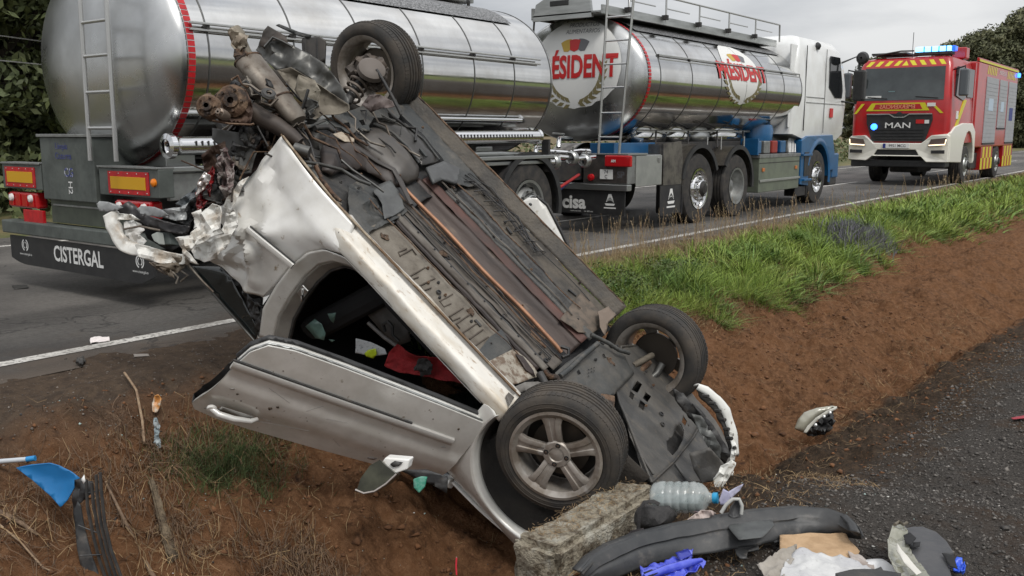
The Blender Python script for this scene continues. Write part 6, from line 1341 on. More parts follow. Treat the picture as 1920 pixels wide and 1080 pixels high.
panel('pipe_bracket', [(-1.529, 0.601, -0.077), (-1.53, 0.584, -0.104), (-1.49, 0.575, -0.109), (-1.442, 0.557, -0.127), (-1.417, 0.576, -0.091), (-1.412, 0.611, -0.033), (-1.464, 0.615, -0.039)], mat('pale_crushed_metal', (.33, .29, .23), .6, .2, col2=(.20, .16, .12), scale=14), CAR, .014, .03, .05, seed=31, ridged=True)
panel('pipe_bracket', [(-1.43, 0.628, -0.048), (-1.415, 0.609, -0.075), (-1.363, 0.601, -0.075), (-1.338, 0.62, -0.04), (-1.361, 0.643, -0.007), (-1.406, 0.642, -0.019)], rust_m, CAR, .014, .02, .05, seed=32, ridged=True)
# crushed boot floor: grey wrinkled sheet above, dusty shield below
panel('boot_floor', [(-1.613, 0.166, 0.159), (-1.628, 0.128, 0.094), (-1.602, 0.092, 0.042), (-1.486, 0.064, 0.024), (-1.374, 0.029, -0.006), (-1.255, 0.004, -0.019), (-1.109, -0.001, 0.008), (-1.007, 0.004, 0.04), (-0.983, 0.023, 0.077), (-1.117, 0.051, 0.091), (-1.262, 0.075, 0.094), (-1.387, 0.104, 0.112), (-1.437, 0.146, 0.168), (-1.53, 0.159, 0.167)], gsheet_m, CAR, .02, .035, .20, seed=33, ridged=True)
panel('dusty_shield', [(-1.363, 0.263, 0.087), (-1.323, 0.223, 0.032), (-1.206, 0.193, 0.011), (-1.069, 0.164, -0.004), (-0.941, 0.135, -0.019), (-0.915, 0.142, -0.003), (-0.939, 0.176, 0.047), (-0.999, 0.219, 0.103), (-1.015, 0.253, 0.153), (-1.114, 0.248, 0.122), (-1.217, 0.26, 0.117)], beige_m, CAR, .018, .022, .12, seed=34, bulge=.05)
panel('dusty_shield', [(-1.239, 0.255, 0.008), (-1.155, 0.223, -0.024), (-1.086, 0.225, -0.005), (-1.034, 0.259, 0.063), (-1.042, 0.292, 0.113), (-1.119, 0.291, 0.095), (-1.195, 0.291, 0.076)], mat('shield_face', (.24, .215, .17), .55, .3, col2=(.15, .13, .10), scale=7), CAR, .018, .02, .09, seed=35, ridged=True)
panel('boot_flap', [(-1.589, 0.188, 0.103), (-1.625, 0.155, 0.041), (-1.634, 0.132, 0.003), (-1.587, 0.12, -0.006), (-1.517, 0.103, -0.017), (-1.477, 0.11, 0.004), (-1.529, 0.13, 0.024), (-1.564, 0.157, 0.059), (-1.55, 0.181, 0.101)], mat('brown_flap', (.06, .045, .036), .6, .2, col2=(.035, .03, .026), scale=9), CAR, .014, .015, .06, seed=36)
MB().tube([V3(p) for p in [(-1.534, 0.217, 0.068), (-1.54, 0.179, 0.005), (-1.484, 0.161, -0.011), (-1.423, 0.145, -0.023)]], .008, 6).build('flap_edge', gsheet_m, CAR, 60)
panel('bumper_bar', [(-1.725, -0.093, 0.097), (-1.716, -0.104, 0.081), (-1.602, -0.143, 0.044), (-1.534, -0.173, 0.013), (-1.529, -0.161, 0.032), (-1.597, -0.132, 0.064), (-1.684, -0.105, 0.087)], grey_m, CAR, .02, .004, thick=.02)
bbp = [V3(p) for p in [(-1.568, -0.141, 0.056), (-1.498, -0.196, -0.017), (-1.453, -0.206, -0.022), (-1.369, -0.167, 0.061), (-1.387, -0.136, 0.107), (-1.478, -0.111, 0.125)]]
MB().loft([bbp, [p + V3((0, -.06, .08)) for p in bbp]]).build('crash_box', mat('crash_box_black', (.022, .021, .02), .5, col2=(.045, .038, .032), scale=6), CAR, None, .012)
for q in ([(-1.538, -0.133, 0.038), (-1.45, -0.102, 0.109)], [(-1.489, -0.165, -0.003), (-1.401, -0.134, 0.068)]): MB().tube([V3(p) for p in q], .004, 5).build('box_crease', blk_m, CAR)
# suspension at the far rear wheel: spring, damper, backing, knuckle
c0, c1 = V3((-1.118, -0.205, 0.154)), V3((-1.219, -0.412, -0.011)); axs = (c1-c0).normalized(); s1 = axs.cross(V3((0, 0, 1))).normalized(); s2 = s1.cross(axs)
MB().tube([c0.lerp(c1, x/(2*pi*6.5)) + (s1*cos(x) + s2*sin(x))*.058 for x in np.linspace(0, 2*pi*6.5, 110)], .009, 6).build('coil_spring', mat('spring_dust', (.14, .115, .095), .6, .3), CAR, 60)
MB().cyl(c0.lerp(c1, -.1), c0.lerp(c1, .95), .03, 10).build('damper', blk_m, CAR, 60)
panel('rear_knuckle', [(-1.288, -0.291, 0.071), (-1.289, -0.34, -0.008), (-1.244, -0.385, -0.07), (-1.179, -0.412, -0.098), (-1.105, -0.411, -0.078), (-1.043, -0.376, -0.007), (-1.047, -0.338, 0.052), (-1.116, -0.328, 0.053), (-1.125, -0.293, 0.108), (-1.19, -0.28, 0.112)], mat('knuckle_dark', (.045, .036, .03), .6, .3, col2=(.09, .07, .055), scale=12), CAR, .016, .04, .07, seed=41, ridged=True, thick=.02)
MB().lathe([(.0, .02), (.055, .02), (.085, 0), (.09, -.03)], axisM((-1.142, -0.298, -0.059), (0, .4, -1)), 20).build('spring_seat', mat('seat_dust', (.12, .10, .085), .6), CAR, 40)
MB().tube([V3(p) for p in [(-1.111, -0.291, -0.078), (-1.038, -0.29, -0.059), (-0.923, -0.286, -0.025), (-0.81, -0.278, 0.014)]], .010, 8).build('trailing_link', blk_m, CAR, 60)
panel('arch_remnant', [(-0.984, -0.105, 0.061), (-0.994, -0.142, -0.001), (-0.954, -0.173, -0.041), (-0.869, -0.194, -0.056), (-0.837, -0.191, -0.042), (-0.89, -0.146, 0.016), (-0.916, -0.115, 0.061)], mat('pinkish_dust', (.15, .115, .105), .6, col2=(.08, .06, .055), scale=10), CAR, .016, .02, .06, seed=42, ridged=True)
# near rear hub: rusty drum cluster on the torn axle
def drum(px, r, m, d): pass
for c, r, ln, m_ in ((V3((-1.194, 0.953, 0.092)), .062, .07, rust_m), (V3((-1.111, 0.957, 0.061)), .026, .09, mat('bare_hub', (.22, .175, .14), .5, .5)), (V3((-1.178, 0.814, 0.063)), .085, .06, rust_m)):
    Mx = axisM(c, (.15, .9, -.55)); MB().lathe([(r*.2, ln*.7), (r*.45, ln*.7), (r*.5, ln*.45), (r*.85, ln*.4), (r, ln*.2), (r, -ln*.5), (r*.8, -ln)], Mx, 20).build('hub_drum', m_, CAR, 40)
    for k in range(5): MB().cyl(Mx @ V3((r*.66*cos(k*1.257), r*.66*sin(k*1.257), ln*.3)), Mx @ V3((r*.66*cos(k*1.257), r*.66*sin(k*1.257), ln*.75)), r*.09, 6).build('wheel_stud', rust_m, CAR)
panel('brake_shield', [(-1.274, 0.852, 0.101), (-1.268, 0.814, 0.042), (-1.233, 0.783, 0.0), (-1.171, 0.764, -0.016), (-1.109, 0.769, 0.007), (-1.062, 0.784, 0.043), (-1.03, 0.805, 0.084), (-1.072, 0.837, 0.125), (-1.149, 0.875, 0.168), (-1.219, 0.874, 0.151)], mat('dark_rust', (.05, .028, .02), .7, .2, col2=(.10, .06, .04), scale=12), CAR, .016, .03, .07, seed=43, ridged=True)
panel('brake_shield', [(-1.283, 0.924, 0.12), (-1.273, 0.892, 0.072), (-1.23, 0.89, 0.077), (-1.195, 0.908, 0.115), (-1.149, 0.911, 0.131), (-1.16, 0.935, 0.167), (-1.213, 0.945, 0.17), (-1.256, 0.94, 0.152)], mat('pale_rust', (.15, .105, .07), .8, col2=(.07, .04, .025), scale=20, bump=.8, bscale=60), CAR, .012, .04, .04, seed=44, ridged=True)
MB().tube([V3(p) for p in [(-1.128, 0.706, 0.092), (-1.051, 0.692, 0.088), (-0.968, 0.668, 0.069), (-0.873, 0.649, 0.06), (-0.822, 0.641, 0.059)]], [.045, .05, .046, .04, .032], 12).build('axle_beam', mat('axle_brown', (.075, .058, .046), .6, .2, col2=(.045, .035, .03), scale=7), CAR, 50)
MB().cyl((-0.802, 0.701, 0.066), (-0.731, 0.672, 0.036), .032, 14).build('axle_bush', gsheet_m, CAR, 40)
MB().tube([V3(p) for p in [(-1.132, 0.966, 0.127), (-1.061, 0.931, 0.089), (-0.982, 0.884, 0.031), (-0.974, 0.875, 0.018)]], .006, 6).build('shield_edge', rust_m, CAR, 60)
for k, q in enumerate(([(-1.203, 0.763, -0.025), (-1.172, 0.747, -0.043), (-1.118, 0.737, -0.047), (-1.075, 0.709, -0.081), (-1.025, 0.706, -0.075), (-1.024, 0.73, -0.035), (-1.07, 0.748, -0.018)], [(-1.214, 0.775, -0.009), (-1.203, 0.751, -0.045), (-1.145, 0.746, -0.038), (-1.079, 0.733, -0.045)], [(-1.261, 0.784, -0.004), (-1.253, 0.763, -0.037), (-1.214, 0.767, -0.022), (-1.172, 0.756, -0.03)])):
    MB().tube([V3(p) for p in q], .007+.002*(k == 0), 6).build('handbrake_cable', (muff_m, blk_m, rust_m)[k], CAR, 60)
MB().lathe([(.03, 0), (.04, .01), (.03, .02), (.015, .02), (.012, .0)], axisM((-1.073, 0.721, -0.063), (0, .3, -1)), 16).build('cable_pulley', blk_m, CAR, 40)
panel('dark_mass', [(-1.469, 0.428, 0.233), (-1.257, 0.382, 0.208), (-1.056, 0.331, 0.173), (-0.94, 0.289, 0.133), (-0.81, 0.342, 0.25), (-0.957, 0.415, 0.333), (-1.02, 0.479, 0.42), (-1.018, 0.546, 0.53), (-1.145, 0.583, 0.559), (-1.316, 0.558, 0.478), (-1.401, 0.545, 0.437)], blk_m, CAR, .03, .06, .12, seed=45, ridged=True, thick=.01)
panel('dark_mass', [(-1.239, 0.576, 0.238), (-1.064, 0.529, 0.204), (-0.917, 0.481, 0.162), (-0.827, 0.485, 0.19), (-0.906, 0.55, 0.276), (-0.98, 0.585, 0.314), (-1.083, 0.608, 0.326)], mat('mass_brown', (.045, .036, .032), .6, col2=(.02, .018, .017), scale=8), CAR, .02, .05, .08, seed=46, ridged=True, thick=.008)
# hanging underseal sheet and flaps below the hub
panel('hanging_liner', [(-1.199, 0.827, 0.271), (-1.124, 0.791, 0.23), (-1.053, 0.754, 0.187), (-0.997, 0.764, 0.217), (-0.942, 0.758, 0.22), (-0.917, 0.785, 0.269), (-0.889, 0.805, 0.307), (-0.924, 0.836, 0.35), (-0.992, 0.825, 0.316), (-1.071, 0.834, 0.311), (-1.151, 0.843, 0.307)], mat('liner_grey', (.075, .074, .070), .6, col2=(.05, .048, .045), scale=7), CAR, .018, .025, .1, seed=47)
panel('dark_tear', [(-1.164, 0.668, 0.309), (-1.018, 0.599, 0.233), (-0.959, 0.592, 0.234), (-0.95, 0.617, 0.277), (-0.942, 0.673, 0.37), (-0.936, 0.74, 0.479), (-0.903, 0.807, 0.595), (-0.912, 0.857, 0.673), (-1.005, 0.851, 0.642), (-1.078, 0.789, 0.524), (-1.1, 0.737, 0.435), (-1.132, 0.703, 0.372)], mat('deep_maroon', (.035, .015, .014), .7, col2=(.015, .013, .013), scale=9), CAR, .02, .05, .1, seed=48, ridged=True, thick=.01)
panel('tail_lamp_piece', [(-0.981, 1.025, 0.45), (-1.005, 0.991, 0.389), (-1.01, 0.96, 0.339), (-0.971, 0.964, 0.354), (-0.935, 0.995, 0.413), (-0.895, 1.028, 0.475), (-0.886, 1.06, 0.528), (-0.931, 1.062, 0.521)], mat('broken_red_lamp', (.22, .012, .014), .25, col2=(.10, .01, .01), scale=15), CAR, .012, .04, .05, seed=49, ridged=True, thick=.006)
panel('lamp_reflector', [(-0.932, 1.085, 0.462), (-0.983, 1.052, 0.397), (-0.995, 1.022, 0.347), (-0.957, 1.014, 0.342), (-0.939, 1.033, 0.378), (-0.932, 1.06, 0.423)], mat('lamp_reflector', (.50, .48, .46), .25, .6, col2=(.25, .2, .18), scale=25), CAR, .01, .02, .04, seed=50, ridged=True)
for k, (q, d) in enumerate((([(-1.046, 0.917, 0.26), (-1.031, 0.899, 0.234), (-0.988, 0.904, 0.253), (-0.945, 0.905, 0.265), (-0.882, 0.927, 0.315), (-0.842, 0.956, 0.371), (-0.849, 0.981, 0.41), (-0.908, 0.973, 0.384), (-0.971, 0.952, 0.334)], 4.85), ([(-1.009, 0.965, 0.29), (-1.009, 0.945, 0.256), (-0.947, 0.97, 0.313), (-0.917, 0.999, 0.366)], 4.82), ([(-0.891, 0.992, 0.283), (-0.888, 0.973, 0.254), (-0.834, 0.991, 0.296), (-0.825, 1.015, 0.336)], 4.78))):
    panel('torn_strip', q, mat('torn_grey_white', (.30, .27, .25), .5, .1, col2=(.10, .05, .05), scale=14), CAR, .012, .045, .05, seed=51+k, ridged=True)
crumpled = mat('crumpled_white', (.66, .65, .61), .45, .1, col2=(.42, .36, .29), scale=11, mixlo=.5, mixhi=.68)
for k, (q, d) in enumerate((([(-0.842, 1.117, 0.44), (-0.831, 1.089, 0.398), (-0.797, 1.075, 0.383), (-0.758, 1.079, 0.398), (-0.712, 1.106, 0.453), (-0.685, 1.109, 0.464), (-0.707, 1.136, 0.502), (-0.718, 1.159, 0.538), (-0.74, 1.19, 0.582), (-0.77, 1.206, 0.6), (-0.794, 1.184, 0.56), (-0.81, 1.154, 0.507)], 4.75), ([(-0.814, 1.258, 0.578), (-0.785, 1.227, 0.535), (-0.729, 1.21, 0.522), (-0.717, 1.235, 0.564), (-0.731, 1.261, 0.602), (-0.772, 1.263, 0.597)], 4.7), ([(-0.766, 1.24, 0.599), (-0.72, 1.234, 0.601), (-0.671, 1.231, 0.607), (-0.648, 1.232, 0.615), (-0.682, 1.246, 0.629), (-0.735, 1.252, 0.626)], 4.72), ([(-0.884, 1.112, 0.518), (-0.87, 1.086, 0.479), (-0.807, 1.103, 0.522), (-0.787, 1.144, 0.592)], 4.8))):
    panel('crumpled_skin', q, crumpled, CAR, .018, .034, .085, seed=60+k, ridged=True, smooth=16)
# rear bumper dragged out to the left: white bow, black core, grey film
A_ = [V3(p) for p in [(-1.243, 1.252, 0.85), (-1.19, 1.266, 0.885), (-1.125, 1.272, 0.91), (-1.058, 1.266, 0.917), (-0.983, 1.248, 0.904), (-0.896, 1.211, 0.867), (-0.816, 1.168, 0.815), (-0.797, 1.13, 0.759)]]
B_ = [V3(p) for p in [(-1.217, 1.185, 0.844), (-1.18, 1.2, 0.877), (-1.121, 1.204, 0.897), (-1.057, 1.197, 0.9), (-0.986, 1.176, 0.884), (-0.911, 1.149, 0.857), (-0.844, 1.118, 0.823), (-0.821, 1.09, 0.784)]]
ruled('rear_bumper_skin', A_, B_, crumpled, CAR, 60, 12, lambda p, s, t: V3((0, .02*noise.noise(p*16), -.03*sin(pi*t) + .022*noise.noise(p*8) + .006*noise.noise(p*24))), .006)
panel('bumper_bracket', [(-1.169, 1.184, 0.854), (-1.146, 1.16, 0.821), (-1.102, 1.149, 0.813), (-1.058, 1.146, 0.819), (-1.062, 1.166, 0.849), (-1.01, 1.158, 0.848), (-1.006, 1.176, 0.879), (-1.053, 1.194, 0.897), (-1.113, 1.203, 0.897)], mat('white_bracket', (.60, .60, .58), .5, col2=(.45, .43, .4), scale=12), CAR, .012, .02, .05, seed=70, ridged=True)
panel('bumper_fold', [(-1.24, 1.221, 0.857), (-1.211, 1.197, 0.827), (-1.157, 1.166, 0.789), (-1.109, 1.156, 0.785), (-1.16, 1.189, 0.826), (-1.199, 1.215, 0.858), (-1.163, 1.217, 0.87), (-1.175, 1.233, 0.893)], crumpled, CAR, .012, .02, .05, seed=71, ridged=True, smooth=16)
panel('bumper_fold', [(-1.005, 1.259, 0.822), (-0.94, 1.229, 0.789), (-0.859, 1.197, 0.756), (-0.782, 1.159, 0.714), (-0.736, 1.146, 0.703), (-0.75, 1.176, 0.749), (-0.839, 1.23, 0.814), (-0.935, 1.268, 0.852)], crumpled, CAR, .012, .022, .09, seed=72, ridged=True, smooth=16)
panel('bumper_core', [(-1.284, 1.184, 0.922), (-1.294, 1.165, 0.889), (-1.257, 1.124, 0.831), (-1.253, 1.108, 0.807), (-1.202, 1.096, 0.799), (-1.145, 1.09, 0.802), (-1.066, 1.059, 0.772), (-0.99, 1.027, 0.739), (-0.931, 0.997, 0.704), (-0.914, 1.012, 0.732), (-0.93, 1.031, 0.759), (-1.025, 1.076, 0.809), (-1.113, 1.107, 0.839), (-1.197, 1.132, 0.858), (-1.24, 1.152, 0.88)], mat('bumper_core_black', (.016, .015, .016), .4, col2=(.03, .026, .026), scale=10), CAR, .014, .03, .09, seed=73, thick=.012)
panel('bumper_core', [(-1.121, 1.075, 0.88), (-0.991, 1.001, 0.791), (-0.943, 0.974, 0.759), (-0.909, 1.013, 0.83), (-0.92, 1.047, 0.882), (-0.985, 1.067, 0.899), (-1.058, 1.084, 0.909)], void_m, CAR, .02, .03, .09, seed=74)
panel('bumper_core', [(-1.105, 0.928, 0.742), (-1.088, 0.888, 0.681), (-1.097, 0.85, 0.618), (-1.039, 0.856, 0.642), (-1.009, 0.898, 0.717), (-0.972, 0.926, 0.771), (-1.041, 0.954, 0.799)], mat('core_dark_grey', (.035, .036, .038), .4, col2=(.02, .02, .02), scale=10), CAR, .014, .04, .06, seed=75, ridged=True)
film = mat('grey_film', (.26, .27, .27), .3, col2=(.18, .185, .19), scale=9)
panel('grey_film', [(-1.312, 1.255, 0.838), (-1.313, 1.244, 0.821), (-1.274, 1.223, 0.796), (-1.227, 1.205, 0.778), (-1.2, 1.196, 0.77), (-1.213, 1.215, 0.798), (-1.246, 1.243, 0.835), (-1.275, 1.26, 0.855)], film, CAR, .014, .012, .05, seed=76)
panel('grey_film', [(-1.156, 1.154, 0.751), (-1.153, 1.139, 0.728), (-1.098, 1.108, 0.69), (-1.055, 1.093, 0.675), (-1.012, 1.086, 0.674), (-1.039, 1.112, 0.71), (-1.094, 1.139, 0.741), (-1.129, 1.153, 0.756)], film, CAR, .014, .012, .06, seed=77)
panel('grey_film', [(-1.072, 1.084, 0.695), (-1.01, 1.03, 0.624), (-1.002, 1.008, 0.59), (-0.982, 1.029, 0.629), (-0.942, 1.037, 0.651), (-0.977, 1.064, 0.687), (-1.052, 1.096, 0.72)], film, CAR, .014, .03, .06, seed=78, ridged=True)
panel('grey_film', [(-1.068, 0.996, 0.669), (-1.065, 0.951, 0.597), (-1.054, 0.913, 0.539), (-1.039, 0.877, 0.485), (-1.022, 0.901, 0.527), (-1.025, 0.946, 0.599), (-1.028, 0.983, 0.658)], mat('dark_film', (.10, .115, .125), .3, col2=(.05, .055, .06), scale=9), CAR, .014, .02, .05, seed=79, ridged=True)
obx = [V3(p) for p in [(-1.045, 1.074, 0.839), (-0.994, 1.045, 0.804), (-0.941, 1.058, 0.838), (-0.984, 1.091, 0.881)]]; MB().loft([obx, [p + V3((.03, -.05, 0)) for p in obx]]).build('control_box', mat('box_grey_green', (.07, .085, .08), .5), CAR, None, .005)
obx = [V3(p) for p in [(-1.036, 1.12, 0.838), (-1.024, 1.099, 0.808), (-0.968, 1.114, 0.845), (-1.0, 1.122, 0.851)]]; MB().loft([obx, [p + V3((.02, -.03, 0)) for p in obx]]).build('control_box', mat('box_pale', (.30, .32, .30), .5), CAR, None, .005)
for q in ([(-0.843, 1.223, 0.821), (-0.788, 1.209, 0.811), (-0.726, 1.201, 0.814), (-0.71, 1.216, 0.842)], [(-0.804, 1.194, 0.783), (-0.75, 1.188, 0.786), (-0.699, 1.176, 0.779), (-0.702, 1.203, 0.822)], [(-0.885, 1.246, 0.849), (-0.815, 1.234, 0.846), (-0.78, 1.224, 0.838), (-0.757, 1.205, 0.813)], [(-0.793, 1.162, 0.734), (-0.723, 1.158, 0.744), (-0.622, 1.15, 0.756), (-0.544, 1.141, 0.76)], [(-1.1, 1.256, 0.814), (-1.054, 1.214, 0.757), (-0.965, 1.173, 0.711)]):
    MB().tube([V3(p) for p in q], .006, 6).build('torn_wire', muff_m, CAR, 60)
for k, q in enumerate(([(-0.869, 1.246, 0.832), (-0.816, 1.215, 0.795), (-0.781, 1.188, 0.761), (-0.742, 1.18, 0.756), (-0.738, 1.202, 0.793), (-0.776, 1.223, 0.817), (-0.83, 1.241, 0.835)], [(-0.827, 1.235, 0.825), (-0.773, 1.212, 0.801), (-0.726, 1.215, 0.817), (-0.757, 1.227, 0.828)], [(-0.824, 1.191, 0.755), (-0.774, 1.167, 0.728), (-0.751, 1.143, 0.695), (-0.727, 1.161, 0.73), (-0.758, 1.19, 0.768)])):
    panel('muddy_skin', q, mat('muddy_skin', (.17, .14, .105), .6, col2=(.09, .07, .05), scale=14), CAR, .012, .03, .05, seed=80+k, ridged=True)

# --- tangle of torn brackets, wires and folded sheet round the near rear corner
for k in range(46):
    r = random.Random(200+k); f = r.random()
    c = V3((-1.096, 0.803, 0.256)).lerp(V3((-0.974, 0.52, 0.02)), f) + V3((r.uniform(-.22, .12), r.uniform(-.16, .12), r.uniform(-.08, .16)))
    if k % 3 == 0: c = V3((-0.973, 0.915, 0.466)).lerp(V3((-1.038, 0.743, 0.174)), f) + V3((r.uniform(-.08, .06), r.uniform(-.1, .04), r.uniform(-.05, .1)))
    m_ = r.choice((rust_m, blk_m, blk_m, gsheet_m, muff_m, MATS['dark_rust'], MATS['axle_brown']))
    if k % 2:
        d = V3((r.gauss(0, 1), r.gauss(0, 1), r.gauss(0, 1))).normalized()*r.uniform(.08, .2); e = V3((r.gauss(0, .03), r.gauss(0, .03), r.gauss(0, .03)))
        MB().tube([c-d, c-d*.3+e, c+d*.4-e, c+d+e], r.uniform(.004, .012), 6).build('torn_rod', m_, CAR, 60)
    else:
        s1_ = r.uniform(.03, .085); a1 = V3((r.gauss(0, 1), r.gauss(0, 1), r.gauss(0, 1))).normalized(); b1 = a1.cross(V3((r.gauss(0, 1), r.gauss(0, 1), 1))).normalized()
        panel('torn_plate', [c + (a1*cos(t) + b1*sin(t))*s1_*r.uniform(.55, 1.4) for t in np.linspace(0, 5.5, 7)], m_, CAR, .012, .035, .06, seed=200+k, ridged=True, thick=.004)
panel('crumpled_skin', [(-0.814, 1.118, 0.697), (-0.772, 1.07, 0.629), (-0.746, 1.019, 0.553), (-0.798, 0.977, 0.473), (-0.783, 0.95, 0.434), (-0.716, 0.966, 0.474), (-0.676, 1.015, 0.563), (-0.666, 1.072, 0.658), (-0.693, 1.102, 0.7), (-0.743, 1.118, 0.714)], crumpled, CAR, .012, .030, .10, seed=300, ridged=True, smooth=16)
panel('crumpled_skin', [(-0.826, 0.989, 0.448), (-0.854, 0.949, 0.377), (-0.859, 0.91, 0.313), (-0.848, 0.882, 0.27), (-0.824, 0.921, 0.338), (-0.791, 0.958, 0.407), (-0.775, 0.986, 0.454)], crumpled, CAR, .012, .02, .06, seed=301, ridged=True, smooth=16)

# ---------------------------------------------------------------- things lying about
def rough_box(name, corners_top, h, m, parent=None, cuts=14, amp=.012, sc=14, bev=.02):
    bm = bmesh.new(); T_ = [V3(p) for p in corners_top]; B_ = [p + V3((0, 0, -h)) for p in T_]
    vs = [bm.verts.new(p) for p in B_ + T_]
    for f in ((0,1,2,3), (7,6,5,4), (0,4,5,1), (1,5,6,2), (2,6,7,3), (3,7,4,0)): bm.faces.new([vs[i] for i in f])
    bmesh.ops.bevel(bm, geom=bm.edges[:], offset=bev, segments=2, affect='EDGES')
    for ax, st in ((0, .03), (1, .03), (2, .03)):
        lo = min(v.co[ax] for v in bm.verts); hi = max(v.co[ax] for v in bm.verts); k = lo + st
        while k < hi:
            co = [0,0,0]; co[ax] = k; no = [0,0,0]; no[ax] = 1
            bmesh.ops.bisect_plane(bm, geom=bm.verts[:]+bm.edges[:]+bm.faces[:], plane_co=co, plane_no=no, dist=1e-5); k += st
    bmesh.ops.recalc_face_normals(bm, faces=bm.faces); bm.normal_update()
    for v in bm.verts: v.co += v.normal * amp * (noise.noise(v.co*sc) + .6*noise.noise(v.co*sc*2.7))
    me = bpy.data.meshes.new(name); bm.to_mesh(me); bm.free(); return link(name, me, m, parent, 45)
conc = mat('lichened_concrete', (.30, .265, .20), .9, col2=(.10, .075, .048), scale=26, mixlo=.44, mixhi=.62, col3=(.40, .38, .32), scale3=9, lo3=.52, hi3=.66, bump=1., bscale=70, detail=9)
tag(rough_box('concrete_block', [(3.02, 2.03, -.355), (3.90, 2.02, -.345), (3.86, 2.235, -.345), (3.03, 2.275, -.36)], .34, conc, amp=.020, sc=11, bev=.03), 'weathered concrete kerb block under the near front wheel of the overturned car', 'concrete block')
pl_dk = mat('dusty_dark_plastic', (.024, .026, .028), .5, col2=(.048, .048, .048), scale=5, col3=(.11, .10, .09), scale3=10, lo3=.58, hi3=.75, bump=.1, bscale=30)
def gp_(u, v, dz=0): return (u, v, gz(u, v) + dz)

# dark bumper moulding curving across the lower right
up = [(2.71, 1.724, -0.23), (2.825, 1.746, -0.23), (2.965, 1.743, -0.23), (3.124, 1.703, -0.23), (3.293, 1.624, -0.23), (3.455, 1.534, -0.23), (3.631, 1.42, -0.23), (3.779, 1.289, -0.23), (3.824, 1.19, -0.23), (3.808, 1.099, -0.23), (3.727, 1.035, -0.23), (3.656, 1.001, -0.23)]
lo = [(2.776, 1.742, -0.325), (2.853, 1.709, -0.325), (2.954, 1.675, -0.325), (3.102, 1.628, -0.325), (3.23, 1.553, -0.325), (3.358, 1.462, -0.325), (3.506, 1.364, -0.325), (3.656, 1.285, -0.325), (3.754, 1.206, -0.325), (3.808, 1.134, -0.325), (3.825, 1.077, -0.325), (3.833, 1.049, -0.325)]
bc = thing('bumper_moulding', 'long curved dark grey bumper moulding lying across the straw and gravel', 'bumper', tuple(V3(up[4]) + V3((0, 0, -.1))))
def relp(o, P): c = V3(o.location); return [V3(p) - c for p in P]
ruled('outer_skin', relp(bc, up), relp(bc, lo), pl_dk, bc, 80, 12, lambda p, s, t: V3((.0, 0, .006*noise.noise(p*12))), .006, 50, lambda s, t: V3((-.006*sin(pi*t), -.012*sin(pi*t) + .012*(abs(t-.42) < .06), .0)))
ruled('top_flange', relp(bc, up), [p + V3((.02, .045, -.012)) for p in relp(bc, up)], pl_dk, bc, 80, 3, None, .006)
MB().tube(relp(bc, [tuple(V3(p) + V3((0, -.012, -.012))) for p in up]), .006, 6).build('moulding_line', blk_m, bc, 60)
for q in ([(3.449, 1.442, -0.33), (3.536, 1.376, -0.33), (3.483, 1.346, -0.33), (3.436, 1.376, -0.33), (3.369, 1.353, -0.33), (3.354, 1.373, -0.33), (3.38, 1.402, -0.33)], [(3.643, 1.373, -0.325), (3.711, 1.318, -0.325), (3.618, 1.283, -0.325), (3.568, 1.316, -0.325)]):
    panel('mounting_tab', relp(bc, q), pl_dk, bc, .03, .004, thick=.006)
panel('worn_patch', relp(bc, [(3.574, 1.49, -0.255), (3.699, 1.399, -0.255), (3.582, 1.325, -0.255), (3.438, 1.317, -0.255), (3.362, 1.386, -0.255), (3.443, 1.466, -0.255)]), mat('scuffed_plastic', (.075, .08, .078), .55, col2=(.045, .047, .047), scale=12), bc, .03, .004)

# blue plastic packet half under the moulding
bl = mat('blue_film', (.035, .055, .50), .25, col2=(.10, .13, .62), scale=12, coat=.4)
c = thing('blue_plastic_packet', 'crumpled bright blue plastic packet poking out from under the curved bumper moulding', 'packet', tuple((3.134, 1.558, -0.33)))
panel('wrapper', relp(c, [(2.967, 1.614, -0.29), (3.018, 1.605, -0.29), (3.069, 1.567, -0.29), (3.132, 1.545, -0.29), (3.201, 1.547, -0.29), (3.233, 1.521, -0.29), (3.167, 1.498, -0.29), (3.177, 1.439, -0.29), (3.093, 1.43, -0.29), (3.002, 1.452, -0.29), (2.928, 1.48, -0.29), (2.883, 1.553, -0.29)]), bl, c, .012, .018, .045, seed=90, ridged=True)
MB().tube(relp(c, [(2.88, 1.548, -0.27), (2.981, 1.513, -0.27), (3.08, 1.469, -0.27), (3.137, 1.439, -0.27)]), [.010, .016, .016, .008], 8).build('rolled_edge', bl, c, 60)
panel('dark_mouth', relp(c, [(2.899, 1.562, -0.265), (2.941, 1.55, -0.265), (2.932, 1.518, -0.265), (2.883, 1.527, -0.265)]), void_m, c, .02)
panel('loose_flap', relp(c, [(3.125, 1.546, -0.27), (3.199, 1.528, -0.27), (3.157, 1.489, -0.27), (3.079, 1.5, -0.27)]), mat('blue_film_dark', (.02, .03, .30), .3), c, .02, .006)

